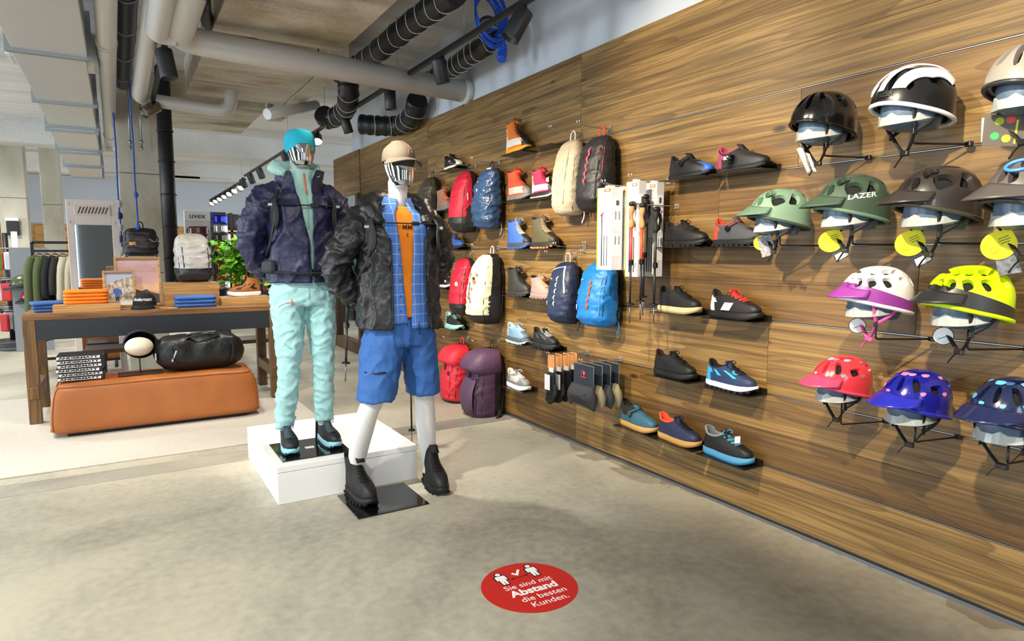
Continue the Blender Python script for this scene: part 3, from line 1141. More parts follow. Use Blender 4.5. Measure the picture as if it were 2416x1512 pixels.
def shelf(row, yc, w, label):
    z = RZ[row]
    t = thing('shoe_shelf', label, 'shelf', (WX, yc, z), PI, 'small dark shoe shelves on the timber wall')
    MB().box((.07, 0, -.002), (.14, w, .004), bev=.0008).build('shelf_plate', SHELFM, t)
    MB().box((.0015, 0, .012), (.003, w, .03)).build('back_lip', SHELFM, t)
    return t


def put(row, yc, label, spec, off=.075, yaw=0.0):
    return shoe(label, (WX - off, yc, RZ[row] + .0005), -PI / 2 + yaw, spec)


rown = ['lowest', 'second lowest', 'third', 'fourth', 'fifth', 'topmost']
shoes = [
    # bike and trail shoes, right of the pole boxes
    (4, 2.455, 'black smooth bike shoe with dial and blue toe, left of the round-tagged one', dict(main='#1d1e20', toe='#2458b8', heel='#232427', sole='#101113', dial=1, rough=.45, sole_h=.018)),
    (4, 2.125, 'charcoal bike shoe with round black hang tag and pink heel', dict(main='#36363b', toe='#2a2a2e', heel='#8f3355', sole='#1d1d20', lining='#b5345f', tagtext='BOA', rough=.5, sole_h=.018, pull='#d8447a')),
    (3, 2.48, 'all black lugged shoe beside the white pole boxes', dict(main='#1b1c1d', sole='#111', lugs=1, strap='#1c1c1f', lace='#151516', rough=.55)),
    (3, 2.135, 'grey bike shoe with dial, red trim and lugged sole behind a helmet tag', dict(main='#47484d', toe='#3a3b3f', heel='#c8463a', sole='#19191b', mid='#222225', lugs=1, dial=1, strap='#b23a36', lining='#d9402f')),
    (2, 2.515, 'black trail shoe with cream sole right of the bundled poles', dict(main='#232224', toe='#2b2726', heel='#3a3b3d', sole='#b7a77a', mid='#c9ba8c', lace='#161617', sole_h=.03)),
    (2, 2.14, 'black shoe with bright red laces and white side panel', dict(main='#2a2729', heel='#e8e8e8', sole='#1d1c1e', lace='#ef3a32', patch='#dfe2e4', sole_h=.03, tongue='#d8322c')),
    (1, 2.535, 'matt black laced shoe left of the bright blue running shoe', dict(main='#1a1a1b', toe='#222223', sole='#121212', mid='#191919', lace='#101010', lining='#3a1c18', sole_h=.03)),
    (1, 2.15, 'bright blue and navy running shoe with white midsole', dict(main='#22355c', toe='#1f3050', side='#35b4ee', sidep=1, heel='#35a8e6', sole='#16181c', mid='#f1f3f2', lace='#15161a', lugs=1, lining='#14161c', sole_h=.03)),
    (0, 2.815, 'teal high-top bike shoe with dark cuff and gum sole', dict(main='#2f5f72', toe='#356a80', sole='#b58a4c', mid='#c09556', cuff='#2c3430', dial=1, lining='#20282a', sole_h=.03)),
    (0, 2.49, 'navy shoe with gum sole and glowing orange collar', dict(main='#242b4e', toe='#262b4c', sole='#b58a45', mid='#bf9450', lace='#1c2036', lining='#f2582e', collar='#f2582e', sole_h=.03)),
    (0, 2.155, 'black shoe with sky blue laces and blue toe bumper', dict(main='#17191d', toe='#1d2024', side='#202328', sole='#3f7fa6', mid='#4b8fb8', lace='#4aa9cf', lining='#6d7378', collar='#7d8388', label_tag=1, sole_h=.032)),
    # boots, between the two groups of backpacks
    (5, 4.18, 'orange and white mountain boot alone on the topmost shelf', dict(boot=1.22, main='#d9731f', toe='#2b2a28', heel='#dcdad4', side='#d8d6cf', sole='#23211f', mid='#e7a31f', lace='#221d18', lining='#d2631a', sole_h=.034, lugs=1, tongue='#e07c22')),
    (4, 4.16, 'orange-red mountain boot with grey rand', dict(boot=1.15, main='#dd4a2a', toe='#77736e', heel='#c8452a', side='#b9b2a8', sole='#3a3836', mid='#6f6c69', lace='#e2502e', lining='#8d2a17', sole_h=.034, lugs=1)),
    (4, 3.83, 'pink and white laced mountain boot with white tag', dict(boot=1.05, main='#c3264d', toe='#2b2a2d', heel='#d9d4d0', side='#d4d0cd', sole='#dcdad8', mid='#2a2a2c', lace='#b81f45', lining='#7a1830', sole_h=.034, lugs=1, label_tag=1, size=.95)),
    (3, 4.16, 'royal blue hiking boot with cream laces', dict(boot=1.05, main='#3a66b8', toe='#2b2d31', heel='#2d55a5', sole='#2c5fc0', mid='#3c4046', lace='#e9dba8', lining='#2b4a85', sole_h=.034, lugs=1)),
    (3, 3.82, 'olive hiking boot with tan laces and orange midsole', dict(boot=1.1, main='#4d4a33', toe='#3c3a2a', heel='#46432f', sole='#262420', mid='#3b372f', lugc='#d98352', lace='#c9a487', lining='#35331f', sole_h=.034, lugs=1)),
    (2, 4.16, 'dark charcoal leather hiking boot beside the dusty pink one', dict(boot=1.05, main='#3a3936', toe='#2f2e2c', sole='#413f3d', mid='#33322f', lace='#252422', lugs=1, sole_h=.032)),
    (2, 3.84, 'dusty pink hiking shoe with peach laces', dict(boot=.8, main='#9c7f78', toe='#85706c', heel='#8c6d68', sole='#7d6763', mid='#86716c', lace='#e6a982', lugs=1, sole_h=.032, size=.95)),
    (1, 4.17, 'steel blue trail shoe with zigzag white-edged sole', dict(main='#6d8aa3', toe='#4a5560', heel='#8ea6b8', side='#5f7a94', sidep=1, sole='#c9d2d6', mid='#3d4852', lace='#a9bcc9', lining='#a5b7c2', lugs=1, wave=1, sole_h=.034)),
    (1, 3.80, 'black trail shoe with grey lines right of the steel blue one', dict(main='#232425', toe='#2f3031', side='#55585a', sidep=1, sole='#1b1b1b', mid='#272727', lace='#b8bbbb', lugs=1, sole_h=.034)),
    (0, 4.17, 'grey suede sneaker with white sole near the floor', dict(main='#6f6c70', toe='#83837f', heel='#6a666c', side='#a9a79f', sole='#eceae6', mid='#f2f0ec', lace='#d9d8cf', lining='#cfccc4', sole_h=.03)),
    # left group, half behind the mannequin
    (5, 5.28, 'black shoe with pale toe above the red daypack', dict(main='#18191a', toe='#e0e2da', sole='#1b1b1b', mid='#e6e8e2', lace='#222', sole_h=.024)),
    (4, 5.45, 'grey and orange boot half hidden behind the red daypack', dict(boot=1.0, main='#8b6a58', toe='#5f6062', sole='#55585c', mid='#6f7274', lace='#e0703a', sole_h=.03, lugs=1)),
    (3, 5.25, 'small blue and black trail shoe beside the black jacket sleeve', dict(main='#2a4a94', toe='#2b4f9e', heel='#c9ccd0', sole='#17181b', mid='#202226', lace='#222', sole_h=.026)),
    (1, 5.29, 'black and mint trail shoe above the red trekking pack', dict(main='#2c2e31', toe='#2f3235', heel='#8fc9c2', sole='#86c3c0', mid='#a5d6d2', lace='#6fa9a5', lining='#9fd6d0', lugs=1, sole_h=.032)),
    (2, 5.47, 'black and white trail boot with paper tag half hidden by the jacket', dict(boot=.95, main='#25262a', toe='#3a3b3f', side='#d5d6d8', sidep=1, sole='#1c1c1e', mid='#c9cacc', lace='#9a9ca0', sole_h=.03, lugs=1)),
]
pos = ['far left', 'left', 'middle', 'right']
done = set()
for row, yc, lab, spec in shoes:
    put(row, yc, lab, spec)
    shelf(row, yc, .315, 'dark shelf under the ' + ' '.join(lab.replace(',', '').split()[:9]))
shelf(5, 3.82, .315, 'empty dark shelf right of the orange and white boot')
# ------------------------------------------------------------------ helmets on grey head forms
FORMW = M('#a3a7a3', 0.3, coat=.2)
FORMB = M('#4f6276', 0.35)


def vent_list(kind):
    """(azimuth deg from front, elevation deg, half width deg, half height deg, tilt)"""
    if kind == 'road':
        return [(a, e, w, h, t) for a, e, w, h, t in ((0, 48, 5, 24, 0), (24, 44, 4.5, 26, 8), (-24, 44, 4.5, 26, -8), (55, 38, 5, 24, 14), (-55, 38, 5, 24, -14), (95, 36, 8, 16, 10), (-95, 36, 8, 16, -10), (140, 36, 9, 14, 0), (-140, 36, 9, 14, 0))]
    if kind == 'many':
        o = []
        for a in (12, 34, 60, 88, 118, 150):
            for s in (-1, 1):
                o.append((s * a, 30 if a < 100 else 32, 7.0, 10, s * 22))
                if a < 130:
                    o.append((s * (a + 2), 56, 9, 7.5, s * 25))
        return o
    if kind == 'kid':
        return [(14, 40, 4.5, 14, 6), (-14, 40, 4.5, 14, -6), (48, 40, 6, 15, 14), (-48, 40, 6, 15, -14), (88, 30, 10, 8, 14), (-88, 30, 10, 8, -14), (130, 36, 8, 9, 0), (-130, 36, 8, 9, 0), (62, 68, 16, 6, 0), (-62, 68, 16, 6, 0)]
    return [(s * a, e, w, h, s * t) for s in (1, -1) for a, e, w, h, t in ((8, 41, 5.8, 19, 8), (27, 31, 6.5, 11, 18), (43, 53, 10, 14, 26), (71, 33, 13, 13, 22), (105, 34, 9, 15, -18), (148, 35, 11, 14, 0), (78, 71, 24, 7, 0))]


HL, HW, HH = .156, .108, .138     # half length, half width, height of a helmet


def dome(a, e, k=1.0, hh=HH):
    """point of the shell: azimuth a (0 = front +x), elevation e"""
    ca, sa = math.cos(a), math.sin(a)
    ce, se = math.cos(e), math.sin(e)
    x = HL * k * math.copysign(abs(ca) ** .92, ca) * ce ** .85
    y = HW * k * math.copysign(abs(sa) ** .92, sa) * ce ** .85
    return Vector((x - .012 * se, y, hh * k * se))


def shell_mesh(kind, th=.02, rear=.07):
    m = MB()
    na, ne = 64, 18
    outer, inner = [], []
    for i in range(ne + 1):
        e = (PI / 2 - .02) * i / ne
        outer.append([dome(2 * PI * j / na, e) for j in range(na)])
        inner.append([dome(2 * PI * j / na, e, 1 - th / .125) for j in range(na)])

    def drop(p, j):
        a = 2 * PI * j / na
        return -rear * (0.5 - 0.5 * math.cos(a)) ** 1.6 - .012 * (0.5 - .5 * math.cos(2 * a))
    lo = [Vector((p.x, p.y, p.z + drop(p, j))) for j, p in enumerate(outer[0])]
    li = [Vector((p.x, p.y, p.z + drop(p, j))) for j, p in enumerate(inner[0])]
    m.loft([li, lo] + outer, cap0=False, cap1=True)
    m.loft([list(reversed(q)) for q in ([li] + inner)], cap0=False, cap1=True)
    bm = bmesh.new()
    me = bpy.data.meshes.new('tmp')
    me.from_pydata(m.v, [], m.f)
    bm.from_mesh(me)
    bmesh.ops.remove_doubles(bm, verts=bm.verts, dist=1e-5)
    bmesh.ops.recalc_face_normals(bm, faces=bm.faces)
    bm.to_mesh(me)
    bm.free()
    c = MB()
    for a, e, w, h, tl in vent_list(kind):
        a, e, w, h, tl = map(R, (a, e, w, h, tl))
        r0, r1 = [], []
        n = 14
        for q in range(n):
            p = 2 * PI * q / n
            u = w * math.copysign(abs(math.cos(p)) ** .6, math.cos(p))
            v = h * math.copysign(abs(math.sin(p)) ** .6, math.sin(p)) * (1 - .28 * math.cos(p))
            u, v = u * math.cos(tl) - v * math.sin(tl), u * math.sin(tl) + v * math.cos(tl)
            aa, ee = a + u / max(.35, math.cos(e)), min(e + v, 1.45)
            r0.append(dome(aa, ee, .78))
            r1.append(dome(aa, ee, 1.15))
        c.loft([r0, r1])
    cm = bpy.data.meshes.new('cut')
    cm.from_pydata(c.v, [], c.f)
    bm = bmesh.new()
    bm.from_mesh(cm)
    bmesh.ops.recalc_face_normals(bm, faces=bm.faces)
    bm.to_mesh(cm)
    bm.free()
    a = bpy.data.objects.new('a', me)
    b = bpy.data.objects.new('b', cm)
    C.objects.link(a)
    C.objects.link(b)
    md = a.modifiers.new('b', 'BOOLEAN')
    md.operation = 'DIFFERENCE'
    md.object = b
    md.solver = 'EXACT'
    md.use_self = True
    dg = bpy.context.evaluated_depsgraph_get()
    out = bpy.data.meshes.new_from_object(a.evaluated_get(dg))
    bpy.data.objects.remove(a)
    bpy.data.objects.remove(b)
    out.polygons.foreach_set('use_smooth', [True] * len(out.polygons))
    out.set_sharp_from_angle(angle=R(35))
    return out


_shells = {}


def on_shell(u, v, a0, e0, k=1.012, rot=0.0):
    """small flat print (metres) laid on the shell around azimuth a0, elevation e0"""
    u, v = u * math.cos(rot) - v * math.sin(rot), u * math.sin(rot) + v * math.cos(rot)
    return dome(a0 + u / (HW * math.cos(e0) * 1.15), e0 + v / HH, k)


def helmet(label, loc, rz, kind='trail', col='#444', under=None, visor=None, rough=.5, coat=0.0, strap='#141416', dots=None, text=None, tagkind=None, two=None, size=1.0, stripes=None, tilt=0.0, ring=None):
    t = thing('bike_helmet', label, 'helmet', loc, group='bike helmets on the timber wall', rot=(0, R(tilt), rz), scale=size)
    if kind not in _shells:
        _shells[kind] = shell_mesh(kind)
    me = _shells[kind].copy()
    me.materials.clear()
    me.materials.append(split_mat(col, [(.34, 0, -1, .022, two)], rough, 0, 40, coat, .02) if two else M(col, rough, coat=coat))
    me.polygons.foreach_set('material_index', [0] * len(me.polygons))
    o = bpy.data.objects.new('shell', me)
    C.objects.link(o)
    o.parent = t
    # dark foam seen through the vents
    m = MB()
    rings = [[dome(2 * PI * j / 32, (PI / 2 - .02) * i / 8, .80) for j in range(32)] for i in range(9)]
    m.loft(rings, cap0=True).build('inner_liner', M('#101113', .9), t)
    # lower rim moulding
    rim = [dome(2 * PI * j / 40, 0.0, .985) + Vector((0, 0, -.005 - .07 * (0.5 - .5 * math.cos(2 * PI * j / 40)) ** 1.6 - .012 * (.5 - .5 * math.cos(4 * PI * j / 40)))) for j in range(40)]
    MB().tube(rim, .0085, 8, closed=True).build('rim', M(under or col, rough), t)
    if visor:
        def vf(u, v):
            a = R(-62 + 124 * u)
            b = dome(a, R(9), 1.03)
            f = dome(a, R(2), 1.03)
            d = Vector((1.0, .35 * math.sin(a), -.16))
            ext = (.062 if kind != 'many' else .045) * math.cos(a * 1.25) ** .7 if abs(a * 1.25) < PI / 2 else 0
            up = dome(a, R(20 - 8 * abs(math.sin(a))), 1.035)
            return up.lerp(f + d * ext, v)
        MB().sheet(vf, 24, 6, th=.004).build('visor', M(visor, rough), t)
    # straps from both sides to the buckle
    SM = M(strap, .7)
    by = Vector((.02, 0, -.190))
    for s in (-1, 1):
        y = s * .088
        pts = [Vector((.055, y, -.012)), Vector((.045, y * .96, -.075)), Vector((.032, y * .82, -.108)), Vector((.024, y * .45, -.155)), by + Vector((0, s * .012, .004))]
        MB().tube(sm(pts, 4), .0095, 6, flat=.16, up=(0, 1, .2)).build('strap', SM, t)
        pts = [Vector((-.075, y * .9, -.03)), Vector((-.02, y * .95, -.08)), Vector((.032, y * .82, -.115))]
        MB().tube(sm(pts, 4), .008, 6, flat=.16, up=(0, 1, .2)).build('strap', SM, t)
        MB().box((.032, y * .82, -.115), (.02, .006, .026), bev=.002).build('strap_slider', BLACKM, t)
    MB().box(by, (.018, .042, .022), bev=.004).build('buckle', M('#1a1a1c', .4) if strap == '#141416' else M(strap, .4), t)
    MB().tube(sm([by, by + Vector((.0, -.03, -.02)), by + Vector((.01, -.045, -.05))], 4), .0045, 6, flat=.3).build('strap_end', SM, t)
    if text:
        for body, sz, a0, e0, tc, rt in text:
            vs, fs = sub_text(*text_geo(body, sz, .0006, shear=.2), cuts=1)
            MB().add([on_shell(v.x, v.y, R(a0), R(e0), 1.065 if stripes else 1.02, R(rt)) for v in vs], fs, 0, False).build('lettering', M(tc, .5), t)
    if stripes:
        for c_, a0, a1, hw_ in stripes:
            def sf(u, v, a0=a0, a1=a1, hw_=hw_):
                # rib running from the brow (u=0) over the top to the back at a steady distance from the middle
                s_ = .97 - 1.85 * u
                y = (a0 + (a1 - a0) * abs(s_)) + hw_ * (v - .5)
                q = max(0.02, 1 - abs(y / HW) ** 2.2)
                x = HL * s_ * q ** .5
                z = HH * max(0.0, q - (abs(x) / HL) ** 2.2) ** .5
                return Vector((x * 1.03 - .012 * z / HH, y * 1.03, z * 1.03 + .004))
            MB().sheet(sf, 26, 4, th=.005).build('shell_stripe', M(c_, .35), t)
    if dots:
        cols, pts = dots
        for k, (a0, e0, r) in enumerate(pts):
            vs = [on_shell(r * math.cos(q * PI / 5) * (1 + .25 * math.sin(2 * q)), r * .8 * math.sin(q * PI / 5), R(a0), R(e0), 1.022) for q in range(10)]
            MB().add([on_shell(0, 0, R(a0), R(e0), 1.024)] + vs, [(0, i + 1, (i + 1) % 10 + 1) for i in range(10)], 0, True).build('printed_spot', M(cols[k % len(cols)], .4), t)
    if ring:
        q = [on_shell(.034 * math.cos(i * PI / 10), .026 * math.sin(i * PI / 10), R(26), R(48), 1.03) for i in range(20)]
        MB().tube(q, .006, 6, closed=True).build('vent_surround', M(ring, .4), t)
    if tagkind:
        hang(t, tagkind)
    return t


def hang(t, kind):
    """paper tags on a loop at the right strap (local -y is the far side)"""
    p = Vector((.06, -.072, -.092))
    MB().tube(sm([(.045, -.084, -.05), (.056, -.08, -.075), p], 4), .0012, 4).build('tag_string', BLACK, t)
    tilt = Matrix.Translation(p) @ Matrix.Rotation(R(212) - t.rotation_euler.z, 4, 'Z') @ Matrix.Rotation(R(24), 4, 'X')
    Y = M('#ebe316', .5)

    def card(name, pts, th, mat, off=0.0):
        m = MB().poly([(off, y, z) for y, z in pts], (th, 0, 0))
        return m.xf(tilt).build(name, mat, t)
    if kind in ('yellow', 'yellowgrey'):
        ci = [(-.005 + .052 * math.cos(a) - .01, -.055 + .048 * math.sin(a)) for a in [R(60 + 300 * i / 26) for i in range(27)]] + [(.035, -.005), (.012, .012)]
        o = card('round_tag', ci, .0012, Y, .004)
        for z, w in ((-.035, .03), (-.044, .034), (-.053, .026)):
            MB().box((.0062, .005, z), (.0006, w, .0035)).xf(tilt).build('tag_line', M('#8f8a1c', .6), o)
        MB().tube([tilt @ Vector((.006, -.032 + .011 * math.cos(a), -.065 + .011 * math.sin(a))) for a in [i * PI / 8 for i in range(16)]], .0007, 4, closed=True).build('tag_ring', M('#8f8a1c', .6), o)
        if kind == 'yellow':
            o = card('price_card', [(-.03, -.155), (.032, -.145), (.03, -.09), (-.03, -.095)], .0012, M('#23262a', .5), 0)
            card('price_field', [(-.025, -.15), (.028, -.142), (.026, -.115), (-.024, -.12)], .0004, WHITE, .0014)
        else:
            card('photo_card', [(-.05, -.15), (.012, -.165), (.02, -.085), (-.035, -.07)], .0012, M('#6b7076', .5, var=.5, vs=60), 0)
    elif kind == 'grey':
        o = card('round_tag', [(-.02 + .04 * math.cos(a), -.045 + .04 * math.sin(a)) for a in [i * PI / 10 for i in range(20)]], .001, Y, -.002)
        card('photo_card', [(-.045, -.12), (.03, -.13), (.04, -.02), (-.03, -.012)], .0012, M('#8b8b8d', .5, var=.5, vs=70), .001)
    elif kind == 'white':
        o = card('round_tag', [(-.0 + .036 * math.cos(a), -.05 + .036 * math.sin(a)) for a in [i * PI / 10 for i in range(20)]], .001, BLACK, 0)
        card('tag_face', [(-.0 + .033 * math.cos(a), -.05 + .033 * math.sin(a)) for a in [i * PI / 10 for i in range(20)]], .0006, WHITE, .001)
        MB().box((.002, 0, -.055), (.0006, .04, .004)).xf(tilt).build('tag_line', M('#8a8f94', .6), o)
    elif kind == 'colour':
        card('white_card', [(-.07, -.06), (.04, -.11), (.07, -.03), (-.04, .015)], .001, WHITE, -.004)
        o = card('print_card', [(-.075, -.075), (.03, -.13), (.075, -.03), (-.03, .02)], .0014, M('#565048', .45), 0)
        for y, z, c in ((-.03, -.06, '#39a05a'), (-.005, -.083, '#c8cf2a'), (.0, -.02, '#a8b02c'), (.03, -.03, '#d8443e')):
            MB().cyl((.0016, y, z), (.0022, y, z), .013, 16).xf(tilt).build('print_dot', M(c, .5), o)
        MB().box((.0018, .028, -.075), (.0006, .006, .08), rot=Matrix.Rotation(R(-28), 3, 'X')).xf(tilt).build('print_line', M('#c8cf2a', .5), o)
    elif kind == 'plastic':
        MB().sheet(lambda u, v: tilt @ Vector((.01 * math.sin(4 * v + u), -.025 + .03 * u * (1 - .5 * v), -.01 - .13 * v)), 4, 10, th=.001).build('plastic_bag', M('#b9bcc4', .25, var=.15), t)
        card('price_card', [(.0, -.14), (.012, -.15), (.016, -.06), (.006, -.05)], .001, WHITE, .012)


def head_form(label, loc, rz, size, zrail):
    """faceted plastic head form on a bent rod plugged into the wall rail; loc is the helmet rim centre"""
    t = thing('helmet_form', label, 'display form', loc, rz, 'grey helmet display forms', scale=size)
    m = MB()
    n = 20

    def ring(k, z, wob=0.0, sx=.118, sy=.088, x0=0.0):
        return [(x0 + sx * k * math.cos(2 * PI * j / n), sy * k * math.sin(2 * PI * j / n), z + wob * math.cos(2 * PI * j / n * 3 + .6)) for j in range(n)]
    m.loft([ring(.74, -.098, .0, x0=-.01), ring(.88, -.086), ring(.97, -.06), ring(1.0, -.03), ring(.96, .03), ring(.6, .075)])
    m.build('head_block', FORMB, t, angle=30)
    f = MB()
    bot, top, inn, inb = [], [], [], []
    k = 17
    for j in range(k):
        a = R(-100 + 200 * j / (k - 1))
        fac = 1.075 + (.03 if j % 4 in (0, 1) else -.012)
        zt = -.050 - .014 * (abs(a) / R(100)) ** 2 + (.009 if j % 4 == 2 else -.004)
        top.append((.118 * 1.04 * math.cos(a), .088 * 1.05 * math.sin(a), zt))
        bot.append((.118 * fac * math.cos(a), .088 * fac * math.sin(a), -.088 + .022 * (abs(a) / R(100)) ** 3))
        inn.append((.118 * .9 * math.cos(a), .088 * .9 * math.sin(a), zt + .002))
        inb.append((.118 * .8 * math.cos(a), .088 * .8 * math.sin(a), -.085))
    f.loft([top, bot], closed=False, smooth=False)
    f.loft([inn, top], closed=False, smooth=False)
    f.loft([bot, inb], closed=False, smooth=False)
    f.build('face_band', FORMW, t)
    zr = (zrail - loc[2]) / size
    back = -(WX - loc[0]) / size
    MB().tube(elbow_path((-.01, 0, -.09), (-.01, 0, zr), (back, 0, zr), rad=.015), .0042, 8).build('support_rod', BLACKM, t)
    MB().box((back + .012, 0, zr), (.02, .03, .02), bev=.003).build('rod_foot', BLACKM, t)
    return t


KD = [(-30, 30, .014), (5, 62, .016), (30, 62, .013), (-70, 50, .014), (70, 60, .014), (110, 52, .012), (62, 22, .011), (-5, 22, .010), (100, 20, .011), (-40, 62, .012), (28, 22, .010)]
# (label, pixel of rim centre, row rail, helmet kwargs)
HX = 2.43
hel = [
    ('glossy black road helmet, leftmost of the upper row', (1943, 288), 4, dict(kind='road', col='#0e0e10', rough=.18, coat=.6, tagkind='plastic', size=.86)),
    ('white and black road helmet with broad white stripes', (2153, 246), 4, dict(kind='road', col='#17181a', rough=.3, stripes=[('#eef0f2', .030, .026, .020), ('#eef0f2', -.030, -.026, .020), ('#eef0f2', .082, .074, .026), ('#eef0f2', -.082, -.074, .026)],
                                                                                text=[('LAZER', .024, 88, 40, '#101114', 4), ('LAZER', .022, 22, 9, '#101114', 6)], under='#e6e8ea', size=.90)),
    ('silver grey helmet cut by the picture edge above the printed card', (2440, 198), 4, dict(kind='road', col='#8d8880', rough=.3, under='#2a2a2c', tagkind='colour', size=.92)),
    ('sage green trail helmet above a silver photo tag', (1838, 508), 3, dict(col='#6d8a74', under='#34433c', visor='#5b7663', rough=.6, tagkind='grey', size=.82)),
    ('dark green trail helmet with pale brand lettering', (2010, 488), 3, dict(col='#36493a', under='#5d7a66', visor='#36493a', rough=.62, text=[('LAZER', .03, 84, 16, '#c6dcc6', 10)], tagkind='yellow', size=.88)),
    ('glossy brown-black trail helmet with two silver vent edges', (2212, 480), 3, dict(col='#35302e', under='#45443a', visor='#3a3533', rough=.32, coat=.4, tagkind='yellow', size=.92)),
    ('grey trail helmet with blue vent surround at the picture edge', (2440, 470), 3, dict(col='#5f5a58', under='#3a3a34', visor='#55504e', rough=.38, ring='#4a8be0', tagkind='yellowgrey', size=.95)),
    ('white and purple child helmet with pink straps', (2066, 700), 2, dict(kind='many', col='#e9e7e4', two='#8e3a94', visor='#8e3a94', under='#e9e7e4', rough=.4, strap='#e0559c', tagkind='white', size=.84)),
    ('neon yellow and black helmet', (2284, 712), 2, dict(kind='many', col='#c9e60c', two='#2a2b26', visor='#26272a', under='#c9e60c', rough=.4, tagkind='white', size=.89)),
    ('coral red child helmet with pink visor and grey spots', (1985, 902), 1, dict(kind='kid', col='#dd3b44', visor='#d8486c', under='#d8486c', rough=.22, coat=.5, dots=(['#8c93a8', '#9aa6b8', '#a8707a'], KD), size=.79)),
    ('royal blue child helmet with pink spots', (2160, 946), 1, dict(kind='kid', col='#1b1f8e', visor='#2a2fae', under='#2a2fae', rough=.2, coat=.5, dots=(['#e58ac0', '#dd7fc0'], KD), size=.84)),
    ('navy child helmet with light blue prints at the picture edge', (2382, 978), 1, dict(kind='kid', col='#1c2647', visor='#23294f', under='#23294f', rough=.2, coat=.5, dots=(['#4aa7d6', '#5fb5e0', '#39608f'], KD), size=.89)),
]
for k_, (lab, (px, py), row, kw) in enumerate(hel):
    yw = [162, 152, 158, 148, 148, 150, 152, 148, 150, 162, 166, 170][k_]
    p = on_x(px, py, HX)
    yaw = R(yw)
    helmet(lab, p, yaw, **kw)
    head_form('grey head form with white front band under the ' + ' '.join(lab.replace(',', '').split()[:6]), p, yaw, kw['size'], RZ[row])
# ------------------------------------------------------------------ backpacks
def pack_ring(z, w, d, n=40, e=2.7, tilt=0.0):
    o = []
    for j in range(n):
        a = 2 * PI * j / n
        ca, sa = math.cos(a), math.sin(a)
        x = d * (0.42 + 0.58 * math.copysign(abs(ca) ** (2 / e), ca))
        y = w / 2 * math.copysign(abs(sa) ** (2 / e), sa)
        if x < .012:
            x = .012
        o.append([x + tilt, y, z])
    return o


PROFILE = [(0.0, .70, .62), (.05, .88, .86), (.15, .98, 1.0), (.4, 1.0, .98), (.65, .98, .86), (.82, .92, .72), (.93, .78, .55), (.98, .58, .4), (1.0, .35, .25)]


